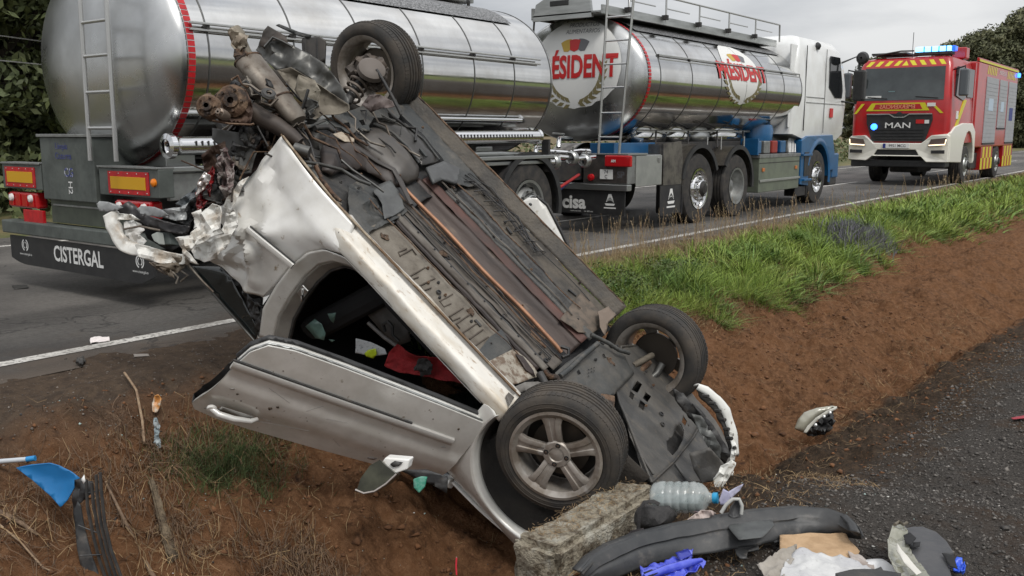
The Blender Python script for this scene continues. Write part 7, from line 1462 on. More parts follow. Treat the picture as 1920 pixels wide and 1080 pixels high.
# cardboard and white bag
tag(panel('cardboard_piece', [(3.602, 1.307, -0.3), (3.695, 1.21, -0.3), (3.789, 1.094, -0.3), (3.728, 1.062, -0.3), (3.643, 0.993, -0.3), (3.565, 0.986, -0.3), (3.428, 1.033, -0.3), (3.405, 1.231, -0.3)], mat('torn_cardboard', (.46, .31, .18), .85, col2=(.36, .235, .13), scale=14, bump=.2, bscale=60), None, .02, .006, .1, seed=91, thick=.004), 'torn brown cardboard lying above the white paper bag', 'cardboard')
wb = thing('paper_bag', 'crumpled white paper bag with grey flap at the bottom edge beside the cardboard', 'bag', tuple((3.439, 1.056, -0.32)))
wp = mat('speckled_white_paper', (.56, .56, .55), .7, col2=(.42, .42, .43), scale=9, col3=(.16, .14, .12), scale3=70, lo3=.66, hi3=.70)
panel('bag_body', relp(wb, [(3.363, 1.183, -0.27), (3.464, 1.173, -0.27), (3.496, 1.099, -0.27), (3.508, 1.02, -0.27), (3.492, 0.95, -0.27), (3.444, 0.88, -0.27), (3.338, 0.813, -0.27), (3.079, 1.092, -0.27), (3.189, 1.15, -0.27)]), wp, wb, .014, .022, .13, seed=92, ridged=True)
panel('bag_flap', relp(wb, [(3.229, 1.257, -0.275), (3.317, 1.246, -0.275), (3.416, 1.224, -0.275), (3.487, 1.194, -0.275), (3.382, 1.16, -0.275), (3.277, 1.15, -0.275), (3.155, 1.128, -0.275), (3.14, 1.175, -0.275)]), mat('grey_paper', (.36, .33, .29), .75, col2=(.26, .235, .20), scale=8), wb, .015, .02, .08, seed=93, ridged=True)
tag(panel('paper_sheet', [(3.557, 0.967, -0.3), (3.62, 0.898, -0.3), (3.533, 0.777, -0.3), (3.405, 0.754, -0.3), (3.353, 0.891, -0.3)], mat('white_sheet', (.66, .66, .66), .6), None, .03, .010, seed=94), 'clean white sheet lying between the paper bag and the broken black lamp', 'paper')
tag(panel('grey_paper_scrap', [(3.593, 1.025, -0.29), (3.587, 0.985, -0.29), (3.565, 0.922, -0.29), (3.505, 0.896, -0.29), (3.493, 0.957, -0.29), (3.524, 0.991, -0.29)], mat('mixed_paper', (.42, .38, .35), .7, col2=(.30, .25, .22), scale=20), None, .015, .012, .05, seed=95, ridged=True), 'small greyish torn paper between the cardboard and the clean white sheet', 'paper scrap')
tag(panel('black_strip', [(3.218, 0.957, -0.22), (3.287, 0.914, -0.22), (3.342, 0.854, -0.22), (3.374, 0.841, -0.22), (3.352, 0.827, -0.22), (3.361, 0.767, -0.22), (3.269, 0.743, -0.22), (3.13, 0.928, -0.22)], blk_m, None, .03, .004, thick=.012), 'thin black plastic strip at the bottom edge, in front of the white paper', 'plastic strip')

# broken black lamp unit at the lower right
lu = thing('broken_lamp_unit', 'broken black headlamp unit with clear lens edge on gravel at the lower right', 'headlamp', tuple((3.833, 0.787, -0.35)))
hs = relp(lu, [(3.834, 0.887, -0.24), (3.885, 0.855, -0.24), (3.909, 0.823, -0.24), (3.887, 0.765, -0.24), (3.816, 0.709, -0.24), (3.72, 0.662, -0.24), (3.696, 0.695, -0.24), (3.627, 0.665, -0.24), (3.532, 0.634, -0.24), (3.424, 0.6, -0.24), (3.356, 0.691, -0.24), (3.477, 0.735, -0.24), (3.6, 0.792, -0.24), (3.709, 0.835, -0.24)])
MB().loft([[p + V3((0, 0, -.07)) for p in hs], hs]).build('housing', mat('housing_plastic', (.045, .046, .05), .5, col2=(.065, .064, .066), scale=10, bump=.1, bscale=40), lu, None, .008)
panel('lens_edge', relp(lu, [(3.823, 0.915, -0.225), (3.858, 0.886, -0.225), (3.792, 0.853, -0.225), (3.677, 0.824, -0.225), (3.571, 0.778, -0.225), (3.483, 0.719, -0.225), (3.417, 0.682, -0.225), (3.336, 0.67, -0.225), (3.291, 0.73, -0.225), (3.386, 0.791, -0.225), (3.515, 0.852, -0.225), (3.649, 0.893, -0.225)]), mat('yellowed_lens', (.20, .20, .15), .15, col2=(.30, .295, .24), scale=10, coat=.6), lu, .012, .014, .05, seed=96, bulge=.03)
panel('lens_rim', relp(lu, [(3.584, 0.841, -0.2), (3.519, 0.805, -0.2), (3.44, 0.747, -0.2), (3.379, 0.703, -0.2), (3.35, 0.714, -0.2), (3.422, 0.772, -0.2), (3.514, 0.826, -0.2)]), mat('rim_bright', (.62, .60, .54), .3), lu, .02, .004)
for q in ([(3.705, 0.848, -0.215), (3.751, 0.835, -0.215), (3.714, 0.802, -0.215), (3.631, 0.801, -0.215), (3.628, 0.82, -0.215)], [(3.679, 0.805, -0.225), (3.707, 0.784, -0.225), (3.664, 0.777, -0.225), (3.629, 0.792, -0.225)], [(3.658, 0.695, -0.23), (3.665, 0.655, -0.23), (3.56, 0.619, -0.23), (3.562, 0.645, -0.23)]):
    panel('bracket_gap', relp(lu, q), void_m, lu, .02, .004)
MB().tube(relp(lu, [(3.779, 0.9, -0.21), (3.822, 0.895, -0.21), (3.799, 0.872, -0.21), (3.829, 0.867, -0.21)]), .007, 6).build('wire_clip', beige_m, lu, 60)
tag(panel('blue_glove', [(3.787, 0.679, -0.31), (3.827, 0.672, -0.31), (3.83, 0.653, -0.31), (3.799, 0.633, -0.31), (3.736, 0.626, -0.31), (3.705, 0.639, -0.31), (3.711, 0.659, -0.31)], mat('blue_nitrile', (.02, .08, .62), .35, col2=(.05, .15, .75), scale=40), None, .008, .018, .025, seed=97, ridged=True, bulge=.02), 'tiny crumpled bright blue glove beside the broken black lamp', 'glove')

# pale headlamp down in the ditch
u0, v0, z0 = (6.787, 2.226, -0.83); hl = thing('loose_headlamp', 'detached headlamp with pale lens lying in the bottom of the ditch', 'headlamp', (u0, v0, z0))
panel('lens', relp(hl, [(6.297, 2.216, -0.718), (6.32, 2.204, -0.65), (6.354, 2.173, -0.602), (6.407, 2.109, -0.572), (6.478, 2.02, -0.557), (6.5, 1.989, -0.561), (6.455, 2.041, -0.591), (6.404, 2.097, -0.635), (6.359, 2.139, -0.695), (6.33, 2.165, -0.744)]), mat('pale_lens', (.36, .35, .28), .25, col2=(.28, .27, .22), scale=8, coat=.6), hl, .015, .004, bulge=-.04, seed=98)
panel('lens_edge', relp(hl, [(6.273, 2.145, -0.725), (6.297, 2.126, -0.68), (6.341, 2.083, -0.621), (6.392, 2.028, -0.573), (6.439, 1.974, -0.543), (6.439, 1.97, -0.558), (6.404, 2.009, -0.584), (6.353, 2.065, -0.629), (6.309, 2.107, -0.688), (6.286, 2.127, -0.728)]), mat('lens_rim_pale', (.55, .54, .48), .3), hl, .02)
panel('housing', relp(hl, [(6.368, 2.162, -0.757), (6.396, 2.136, -0.712), (6.44, 2.093, -0.659), (6.507, 2.02, -0.599), (6.499, 2.014, -0.659), (6.483, 2.021, -0.712), (6.453, 2.046, -0.764), (6.406, 2.105, -0.779), (6.379, 2.142, -0.776)]), blk_m, hl, .012, .06, .06, seed=99, ridged=True, thick=.02)
for q in [(6.317, 2.021, -0.596), (6.345, 1.99, -0.57), (6.274, 2.062, -0.654)]: MB().lathe([(.012, 0), (.010, .008), (0, .01)], axisM(V3(q) - hl.location, (-.8, -.4, .4)), 10).build('bulb_socket', bolt_m, hl, 50)

# water bottle lying on its side
bw = thing('water_bottle', 'large clear ribbed water bottle with blue cap lying beside the concrete block', 'bottle')
B0, B1 = V3([(3.502, 1.854, -0.232)][0]), V3([(3.576, 1.596, -0.2)][0]); bw.location = B0
MX = axisM((0, 0, 0), B1-B0); Ln = (B1-B0).length
pr = [(.0, .004), (.045, .0), (.058, .012), (.062, .03)]
for k in range(5): z = .045 + k*.037; pr += [(.0665, z), (.068, z+.012), (.067, z+.022), (.0635, z+.027), (.0635, z+.031)]
pr += [(.064, .232), (.060, .248), (.045, .266), (.024, .280), (.020, .292), (.020, .30)]
pr = [(r*1.02, z*Ln/.30) for r, z in pr]
pet = mat('clear_plastic', (.60, .64, .63), .12, alpha=.45, col2=(.40, .45, .44), scale=20, spec=.8, bump=.25, bscale=22)
MB().lathe(pr, MX, 32).build('bottle_body', pet, bw, 60)
wt_ = MB().loft([[MX @ V3((x*.057, y*.057, z)) for x, y in [(cos(a), sin(a)) for a in np.linspace(0, 2*pi, 17)[:-1]]] for z in (.012, .10, .20, Ln*.8)])
for i, p in enumerate(wt_.v):
    lvl = .0 - .002; q = V3(p); wt_.v[i] = (q.x, q.y, min(q.z, MX.translation.z - .006 + (q - V3((0,0,0))).dot((B1-B0).normalized())*(B1-B0).normalized().z))
wt_.build('water', mat('water_tint', (.20, .25, .25), .08, alpha=.75), bw, 60)
MB().lathe([(.021, Ln-.004), (.024, Ln), (.024, Ln+.018), (.0, Ln+.02)], MX, 16).build('blue_cap', mat('blue_cap', (.02, .30, .55), .35), bw, 40)
panel('label_print', [MX @ V3((.0655*cos(a), .0655*sin(a), z)) for a, z in ((-2.4, .19), (-2.4, .245), (-1.7, .245), (-1.7, .19))], mat('pink_label', (.55, .30, .36), .5, col2=(.45, .5, .52), scale=60), bw, .02)
tag(panel('lilac_paper', [(3.526, 1.549, -0.182), (3.543, 1.539, -0.133), (3.555, 1.52, -0.146), (3.597, 1.473, -0.113), (3.585, 1.481, -0.142), (3.559, 1.506, -0.173), (3.545, 1.518, -0.2), (3.528, 1.539, -0.204)], mat('lilac_paper', (.36, .36, .50), .6, col2=(.46, .45, .55), scale=14), None, .012, .010, .05, seed=100), 'small lilac paper scrap behind the blue bottle cap', 'paper scrap')
sh = thing('rubber_pad', 'grey oval rubber pad with white rim between bottle cap and bumper moulding', 'rubber pad', tuple([(3.517, 1.467, -0.215)][0]))
panel('pad', relp(sh, [(3.497, 1.491, -0.224), (3.507, 1.487, -0.189), (3.524, 1.472, -0.163), (3.533, 1.457, -0.171), (3.532, 1.45, -0.202), (3.523, 1.455, -0.229), (3.506, 1.475, -0.237)]), mat('pad_grey', (.05, .05, .052), .6), sh, .01, .004, bulge=.02)
MB().tube(relp(sh, [(3.479, 1.517, -0.215), (3.497, 1.503, -0.18), (3.516, 1.483, -0.158), (3.532, 1.462, -0.158), (3.536, 1.45, -0.185), (3.53, 1.449, -0.22)]), .008, 8).build('rim', mat('pad_rim', (.38, .38, .36), .5), sh, 60)
tag(panel('pale_cloth', [(3.351, 1.671, -0.277), (3.393, 1.625, -0.242), (3.427, 1.589, -0.211), (3.452, 1.557, -0.202), (3.466, 1.535, -0.215), (3.453, 1.547, -0.233), (3.418, 1.588, -0.255), (3.38, 1.632, -0.277), (3.357, 1.659, -0.29)], mat('pinkish_cloth', (.48, .41, .38), .8, col2=(.36, .29, .26), scale=16), None, .010, .018, .04, seed=101, ridged=True), 'narrow pinkish white cloth scrap in front of the water bottle', 'cloth')
bgm = mat('black_fabric', (.020, .019, .019), .8, col2=(.038, .035, .034), scale=20, bump=.3, bscale=80)
bg_ = thing('black_bag', 'crumpled black fabric bag with strap lying on straw right of the concrete block', 'bag', tuple([(3.326, 1.774, -0.331)][0]))
panel('bag_body', relp(bg_, [(3.346, 1.827, -0.225), (3.365, 1.807, -0.209), (3.391, 1.769, -0.221), (3.423, 1.725, -0.221), (3.44, 1.693, -0.256), (3.429, 1.701, -0.283), (3.389, 1.745, -0.315), (3.362, 1.776, -0.337), (3.333, 1.817, -0.324), (3.324, 1.839, -0.288), (3.332, 1.839, -0.248)]), bgm, bg_, .012, .035, .07, seed=102, bulge=-.06)
panel('bag_skirt', relp(bg_, [(3.193, 1.86, -0.356), (3.221, 1.835, -0.312), (3.251, 1.803, -0.281), (3.276, 1.771, -0.277), (3.281, 1.758, -0.303), (3.256, 1.784, -0.325), (3.227, 1.818, -0.343), (3.203, 1.845, -0.361)]), mat('charcoal_fabric', (.03, .026, .028), .85), bg_, .012, .02, .05, seed=103, ridged=True)
MB().tube(relp(bg_, [(3.284, 1.8, -0.316), (3.294, 1.802, -0.263), (3.303, 1.803, -0.214), (3.318, 1.792, -0.183), (3.343, 1.76, -0.179), (3.355, 1.741, -0.192)]), .009, 6, flat=.5).build('strap', bgm, bg_, 60)

# left: blue plastic, tube, grille, sticks
tag(panel('blue_plastic_sheet', [(1.781, 3.992, -0.064), (1.824, 3.939, -0.05), (1.873, 3.876, -0.044), (1.895, 3.843, -0.055), (1.922, 3.801, -0.08), (1.94, 3.769, -0.107), (1.921, 3.783, -0.147), (1.895, 3.803, -0.201), (1.874, 3.822, -0.231), (1.855, 3.859, -0.188), (1.816, 3.932, -0.116)], mat('sky_blue_plastic', (.010, .17, .43), .45, col2=(.012, .145, .37), scale=6), None, .02, .006, .12, seed=104, thick=.004, bulge=.01), 'torn sky-blue plastic sheet on the soil at the lower left', 'plastic sheet')
tb = thing('marker_tube', 'white tube with blue end entering at the left edge beside the blue plastic sheet', 'tube', tuple([(1.882, 4.264, -0.126)][0]))
MB().cyl(relp(tb, [(1.794, 4.38, -0.131)])[0], relp(tb, [(1.904, 4.157, -0.097)])[0], .011, 12).build('tube_body', mat('tube_white', (.50, .53, .56), .4), tb, 50)
MB().cyl(relp(tb, [(1.904, 4.157, -0.097)])[0], relp(tb, [(1.928, 4.127, -0.092)])[0], .0125, 12).build('blue_end', mat('tube_blue', (.02, .22, .5), .4), tb, 50)
gr_ = thing('grille_fragment', 'curved black slatted grille fragment running off the bottom edge at the left', 'grille', tuple([(1.9, 3.625, -0.211)][0]))
lines = [[(188, 886), (190, 920), (196, 980), (208, 1030), (232, 1095)], [(180, 890), (182, 930), (190, 985), (202, 1035), (222, 1095)], [(172, 905), (175, 945), (184, 995), (196, 1045), (212, 1095)], [(160, 912), (164, 950), (174, 1000), (186, 1050), (202, 1095)], [(152, 905), (150, 940), (158, 990), (172, 1040), (188, 1095)]]
for q in ([(1.945, 3.609, -0.048), (1.938, 3.598, -0.123), (1.929, 3.574, -0.255), (1.93, 3.542, -0.365), (1.943, 3.485, -0.508)], [(1.939, 3.632, -0.061), (1.93, 3.619, -0.149), (1.924, 3.593, -0.27), (1.926, 3.561, -0.38), (1.935, 3.512, -0.513)], [(1.928, 3.652, -0.097), (1.921, 3.638, -0.186), (1.918, 3.611, -0.296), (1.92, 3.578, -0.407), (1.926, 3.539, -0.517)], [(1.921, 3.68, -0.09), (1.909, 3.666, -0.201), (1.908, 3.637, -0.312), (1.91, 3.604, -0.422), (1.918, 3.566, -0.522)]):
    MB().tube(relp(gr_, q), .0075, 6).build('grille_slat', mat('grille_black', (.028, .028, .028), .45, col2=(.05, .046, .042), scale=20), gr_, 60)
panel('grille_plate', relp(gr_, [(1.881, 3.729, -0.231), (1.898, 3.719, -0.186), (1.903, 3.707, -0.204), (1.899, 3.686, -0.298), (1.903, 3.65, -0.409), (1.914, 3.602, -0.532), (1.868, 3.663, -0.532), (1.871, 3.699, -0.387)]), pl_dk, gr_, .02, .004, thick=.008)
panel('grille_frame', relp(gr_, [(1.887, 3.757, -0.221), (1.902, 3.757, -0.149), (1.911, 3.758, -0.105), (1.928, 3.737, -0.096), (1.95, 3.702, -0.116), (1.947, 3.694, -0.161), (1.928, 3.714, -0.183), (1.911, 3.73, -0.205), (1.9, 3.727, -0.266), (1.886, 3.745, -0.273)]), mat('grille_frame_black', (.02, .02, .021), .45), gr_, .015, .015, .05, seed=105, ridged=True, thick=.008)
for q in ([(1.859, 3.661, -0.4), (1.913, 3.59, -0.396)], [(1.875, 3.69, -0.278), (1.924, 3.615, -0.312)], [(1.911, 3.678, -0.145), (1.95, 3.629, -0.134)]): MB().tube(relp(gr_, q), .003, 5).build('cross_rib', pl_dk, gr_)
panel('clip', relp(gr_, [(1.885, 3.65, -0.067), (1.894, 3.643, -0.05), (1.894, 3.637, -0.076), (1.887, 3.642, -0.089)]), logo_w, gr_, .02)
stick = mat('dry_stick', (.20, .135, .085), .85, col2=(.11, .07, .045), scale=20, bump=.3, bscale=50)
stick2 = mat('pale_stick', (.30, .215, .135), .85, col2=(.20, .13, .08), scale=20)
def on_ground(pts, dz=.012): return [V3((p[0], p[1], gz(p[0], p[1]) + dz)) for p in pts]
tag(MB().tube(on_ground([(2.191, 4.024, -0.2), (2.156, 3.79, -0.2), (2.097, 3.528, -0.2), (2.075, 3.394, -0.2), (2.06, 3.258, -0.2), (2.05, 3.057, -0.2)], .02), [.005, .009, .010, .010, .011, .008], 8).build('fallen_branch', stick, None, 60), 'long thin brown branch on the soil, running right from the grille fragment', 'branch')
tag(MB().tube(on_ground([(1.67, 4.197, -0.12), (1.73, 4.035, -0.12), (1.765, 3.967, -0.12), (1.811, 3.915, -0.12)], .015), [.012, .012, .010, .006], 8).build('fallen_branch', stick, None, 60), 'short thick twig at the left edge below the white tube', 'branch')
tag(MB().tube(on_ground([(1.68, 4.123, -0.13), (1.721, 3.878, -0.13), (1.74, 3.737, -0.13), (1.758, 3.694, -0.13)], .012), .005, 6).build('fallen_branch', stick2, None, 60), 'pale thin twig at the left edge below the thick twig', 'branch')
tag(MB().tube(on_ground([(2.774, 4.805, -0.1), (2.713, 4.639, -0.1), (2.673, 4.523, -0.1), (2.579, 4.33, -0.1), (2.491, 4.179, -0.1)], .03), .007, 6).build('fallen_branch', stick2, None, 60), 'bent pale twig standing left of the orange scrap', 'branch')
tag(rough_box('bark_piece', [tuple(p) for p in on_ground([(2.354, 3.931, -0.18), (2.386, 3.938, -0.18), (2.231, 3.529, -0.18), (2.16, 3.5, -0.18)], .03)], .03, mat('bark_chunk', (.16, .12, .075), .9, col2=(.07, .05, .03), scale=24, stretch=(1, 1, 1), bump=.8, bscale=60), amp=.01, sc=30, bev=.008), 'short chunk of brown bark on the bank below the clear plastic strip', 'bark')
tag(panel('orange_scrap', [(2.678, 4.39, -0.107), (2.682, 4.397, -0.062), (2.696, 4.39, -0.023), (2.708, 4.374, -0.017), (2.714, 4.361, -0.04), (2.705, 4.362, -0.079), (2.69, 4.372, -0.112)], mat('orange_white_scrap', (.50, .22, .06), .4, col2=(.60, .52, .42), scale=14, mixlo=.45, mixhi=.55), None, .008, .012, .03, seed=106, thick=.006, bulge=.012), 'small orange and white plastic scrap on the edge of the bank', 'plastic scrap')
tag(panel('clear_strip', [(2.568, 4.206, -0.08), (2.581, 4.191, -0.075), (2.581, 4.177, -0.123), (2.572, 4.174, -0.176), (2.574, 4.159, -0.225), (2.561, 4.173, -0.235), (2.551, 4.192, -0.214), (2.562, 4.194, -0.155)], mat('bluish_clear_plastic', (.20, .25, .27), .2, col2=(.36, .39, .40), scale=20), None, .008, .016, .03, seed=107, ridged=True), 'narrow clear bluish plastic strip just below the orange scrap', 'plastic strip')
tag(panel('white_scrap', [(3.14, 5.832, 0.012), (3.187, 5.878, 0.012), (3.23, 5.848, 0.012), (3.244, 5.774, 0.012), (3.202, 5.695, 0.012), (3.135, 5.706, 0.012), (3.085, 5.721, 0.012)], mat('white_scrap', (.72, .66, .64), .6), None, .012, .012, .04, seed=108, ridged=True), 'small white plastic scrap on the asphalt beside the edge line', 'plastic scrap')
tag(panel('grey_sliver', [(3.081, 5.222, 0.01), (3.144, 5.161, 0.01), (3.116, 5.105, 0.01), (3.046, 5.153, 0.01)], mat('pale_sliver', (.28, .25, .22), .6), None, .02, .004, seed=109), 'thin pale plastic sliver on the dirty shoulder below the edge line', 'plastic scrap')
tag(panel('dark_scrap', [(2.735, 5.256, 0.02), (2.798, 5.348, 0.02), (2.831, 5.348, 0.02), (2.796, 5.261, 0.02), (2.73, 5.176, 0.02)], blk_m, None, .01, .02, .03, seed=110, ridged=True, thick=.01), 'small dark rubber lump on the dirty shoulder below the edge line', 'rubber scrap')
tag(panel('dark_scrap', [(3.905, 8.515, 0.01), (3.999, 8.438, 0.01), (3.938, 8.275, 0.01), (3.832, 8.322, 0.01)], blk_m, None, .02, .008, seed=111), 'thin black plastic scrap on the road under the CISTERGAL plate', 'plastic scrap')
tag(MB().tube([V3(p) for p in [(2.663, 2.273, -0.319), (2.657, 2.271, -0.353), (2.654, 2.266, -0.386)]], .0035, 6).build('red_peg', mat('red_peg', (.6, .03, .05), .5), None, 60), 'tiny red plastic sliver in the soil at the bottom centre', 'plastic scrap')
rt = [(6.816, 0.94, -0.5), (6.919, 0.863, -0.5), (6.824, 0.849, -0.5), (6.771, 0.92, -0.5)]
tag(panel('red_tape', [(a, b, gz(a, b) + .02) for a, b, _ in rt], mat('red_tape', (.30, .02, .035), .6), None, .02, .004, seed=112), 'small dull red scrap on the gravel at the right edge', 'plastic scrap')
tag(panel('orange_chip', [(5.881, 2.323, -0.85), (5.949, 2.321, -0.85), (5.909, 2.286, -0.85), (5.854, 2.29, -0.85)], mat('orange_chip', (.55, .20, .05), .6), None, .01, .01, seed=113, thick=.006), 'tiny orange chip on soil right of the split white bumper', 'plastic scrap')
# things inside the car
def incar(o): o.parent = None; o.matrix_world = MW; return o
rj = mat('red_fabric', (.30, .012, .016), .8, col2=(.18, .008, .01), scale=9, bump=.3, bscale=60)
jk = thing('red_jacket', 'red jacket lying inside the cabin of the overturned car', 'jacket', matrix=MW)
panel('jacket_body', [(0.304, 0.66, 0.659), (0.277, 0.66, 0.575), (0.282, 0.66, 0.501), (0.333, 0.66, 0.479), (0.408, 0.66, 0.455), (0.448, 0.66, 0.408), (0.503, 0.66, 0.36), (0.588, 0.66, 0.342), (0.676, 0.66, 0.339), (0.703, 0.66, 0.353), (0.596, 0.66, 0.438), (0.498, 0.66, 0.529), (0.394, 0.66, 0.618)], rj, jk, .012, .020, .11, seed=115, bulge=.03)
panel('black_lining', [(0.442, 0.69, 0.502), (0.43, 0.69, 0.43), (0.465, 0.69, 0.389), (0.509, 0.69, 0.392), (0.534, 0.69, 0.447), (0.503, 0.69, 0.504)], bgm, jk, .012, .02, .04, seed=116, ridged=True)
ps = thing('printed_leaflet', 'white printed leaflet inside the overturned car beside the red jacket', 'leaflet', matrix=MW)
panel('leaflet_page', [(0.078, 0.64, 0.697), (0.159, 0.64, 0.639), (0.243, 0.64, 0.598), (0.271, 0.64, 0.613), (0.218, 0.64, 0.696), (0.126, 0.64, 0.776)], mat('leaflet_paper', (.50, .52, .53), .6, col2=(.18, .2, .22), scale=60, mixlo=.60, mixhi=.66), ps, .02, .006, seed=117)
panel('yellow_tab', [(0.174, 0.66, 0.708), (0.177, 0.66, 0.675), (0.205, 0.66, 0.631), (0.229, 0.66, 0.651), (0.23, 0.66, 0.689), (0.194, 0.66, 0.712)], mat('yellow_tab', (.45, .55, .02), .5), ps, .02, .006)

# glass crumbs and splinters scattered by the crash

# ---------------------------------------------------------------- grass, straw, stones
def blades(name, P, Hh, Wd, lean, m, seed, seg=3, mi=None, kind='stuff', curl=1.):
    """P: (n,3) roots; Hh heights; lean (n,2) horizontal tip offset"""
    r = np.random.default_rng(seed); n = len(P); a = r.uniform(0, 2*pi, n)
    w = np.stack([np.cos(a), np.sin(a), np.zeros(n)], 1)*Wd[:, None]
    rows = []
    for k in range(seg+1):
        t = k/seg; q = P.copy(); q[:, :2] += lean*(t**(1+.8*curl)); q[:, 2] += Hh*(t - .28*curl*t*t*np.minimum(1, np.hypot(lean[:, 0], lean[:, 1])/np.maximum(Hh, .01)))
        f = (1 - t)**.6*.92 + .08; rows += [q - w*f, q + w*f]
    V = np.stack(rows, 1).reshape(-1, 3); k = 2*(seg+1); b = np.arange(n)[:, None]*k
    F = np.concatenate([np.stack([b[:, 0]+2*i, b[:, 0]+2*i+1, b[:, 0]+2*i+3, b[:, 0]+2*i+2], 1) for i in range(seg)])
    return tag(npmesh(name, V, F, m), kind=kind)
g1 = mat('fresh_grass', (.19, .275, .048), .6, col2=(.265, .33, .078), scale=2.2, col3=(.27, .235, .10), scale3=1.3, lo3=.58, hi3=.72, rand=.45, spec=.3)
g2 = mat('dry_grass', (.34, .26, .14), .8, col2=(.24, .175, .09), scale=4, rand=.35)
g3 = mat('straw', (.25, .17, .085), .85, col2=(.14, .09, .045), scale=7, rand=.45)
def lowv(u): return np.interp(u, [4.3, 5.8, 6.9, 7.3, 7.7, 8.8, 9.4, 11, 12.7, 15.7, 18.2, 23.7, 60], [4.1, 4.1, 4.08, 3.85, 3.62, 3.72, 3.52, 3.58, 3.72, 3.85, 3.66, 3.5, 3.4])
def scatter(r, u0, u1, dens, vlo, vhi):
    n = int((u1-u0)*3.*dens); u = r.uniform(u0, u1, n); v = r.uniform(2.2, 5.5, n); k = (v > vlo(u)) & (v < vhi(u)); return u[k], v[k]
r = np.random.default_rng(5)
allP = []; 
for (u0, u1, ncl, per, hh, wd) in ((4.6, 9.5, 560, 62, .19, .0034), (9.5, 17, 760, 40, .21, .0055), (17, 60, 1500, 22, .24, .012)):
    n = ncl*3; cu = r.uniform(u0, u1, n) if u1 < 30 else u0 + (u1-u0)*r.random(n)**1.7; cv = r.uniform(2.3, 5.25, n); k = (cv > lowv(cu) + .12*np.sin(cu*6) + .09*np.sin(cu*13+2) + r.normal(0, .07, n)) & (cv < 4.86 + .07*np.sin(cu*5)); cu, cv = cu[k][:int(ncl)], cv[k][:int(ncl)]
    sz = r.uniform(.35, 1.0, len(cu))*(1 + .8*(r.random(len(cu)) > .8))*(1 - .35*1.4*np.clip((cv-4.1)/.8, 0, 1))
    i = np.repeat(np.arange(len(cu)), per); m_ = len(i); d = r.normal(size=(m_, 2)); rad = .055*(1 if u1 < 10 else 1.5 if u1 < 18 else 3)
    u = cu[i] + d[:, 0]*rad; v = cv[i] + d[:, 1]*rad; z = ground(u, v) - .01
    Hh = hh*sz[i]*r.uniform(.45, 1.15, m_); lean = d*(.055 if u1 < 10 else .075)*sz[i][:, None]*1.5 + r.normal(0, .035, (m_, 2)) + np.array([0, -.035])
    allP.append((np.stack([u, v, z], 1), Hh, np.full(m_, wd)*r.uniform(.7, 1.3, m_), lean))
GP = [np.concatenate([a[k] for a in allP]) for k in range(4)]
sel = (np.sin(GP[0][:, 0]*3.1 + 1) + np.sin(GP[0][:, 1]*7.7) + np.sin(GP[0][:, 0]*9.3 + GP[0][:, 1]*5) + r.normal(0, .9, len(GP[0]))) > .9
blades('verge_grass', *[a[~sel] for a in GP], g1, 6)
g1b = mat('coarse_grass', (.11, .19, .045), .6, col2=(.17, .235, .06), scale=3, col3=(.24, .20, .09), scale3=4, lo3=.60, hi3=.70, rand=.5, spec=.3)
blades('coarse_verge_grass', GP[0][sel], GP[1][sel]*1.15, GP[2][sel]*1.7, GP[3][sel]*1.3, g1b, 7, curl=1.6)
# dry fringe against the asphalt and on the lower edge
u = np.concatenate([r.uniform(4.9, 9, 5200), 9 + 30*r.random(7000)**1.5]); v = 4.98 + .10*r.normal(size=len(u)); v = np.minimum(v, 5.25); z = ground(u, v)
blades('dry_verge_grass', np.stack([u, v, z], 1), r.uniform(.03, .12, len(u)), np.full(len(u), .0026)*(1 + (u-5)/9), r.normal(0, .05, (len(u), 2)), g2, 8)
u = np.concatenate([r.uniform(4.9, 11, 4200), 11 + 20*r.random(2500)]); v = lowv(u) + .02 + .13*r.normal(size=len(u)); z = ground(u, v)
blades('dry_edge_grass', np.stack([u, v, z], 1), r.uniform(.02, .10, len(u)), np.full(len(u), .0022)*(1 + (u-5)/9), r.normal(0, .06, (len(u), 2)) + [0, -.04], g3, 9)
# tall seed stems, each a few leaves and a head
def stems(n, seed, u0, u1):
    r = np.random.default_rng(seed); b = MB()
    for k in range(n):
        u = u0 + (u1-u0)*r.random()**1.4; v = r.uniform(4.5, 5.12); h = r.uniform(.24, .52)*(1.1 if u < 9 else 1.); z = gz(u, v); lx, ly = r.normal(0, .06, 2)
        w = .0016*(1+(u-5)/10); p = [V3((u+lx*t*t, v+ly*t*t, z+h*t)) for t in (0, .35, .7, 1)]
        b.tube(p, [w, w, w*.8, w*.5], 4, cap=False)
        for j in range(7):
            t = .72 + .28*j/6; q = V3((u+lx*t*t, v+ly*t*t, z+h*t)); s = .010*(1+(u-5)/14); d = V3(r.normal(0, 1, 3)).normalized()*s; e = V3((d.y, -d.x, d.z))*.5
            b.add([q, q+d+V3((0, 0, s)), q+d*.7+e+V3((0, 0, s*1.6))], [(0, 1, 2)])
    return tag(b.build('seed_stems', mat('seed_stem', (.30, .23, .13), .8, col2=(.22, .14, .08), scale=5, rand=.3)), kind='stuff')
u = r.uniform(5.4, 9.5, 4200); v = r.uniform(4.7, 5.15, 4200); z = ground(u, v)
blades('dry_standing_grass', np.stack([u, v, z], 1)[::2], r.uniform(.05, .20, 2100), np.full(2100, .0022), r.normal(0, .05, (2100, 2)), g2, 18)
stems(460, 3, 4.9, 12.5); stems(120, 4, 12, 26)
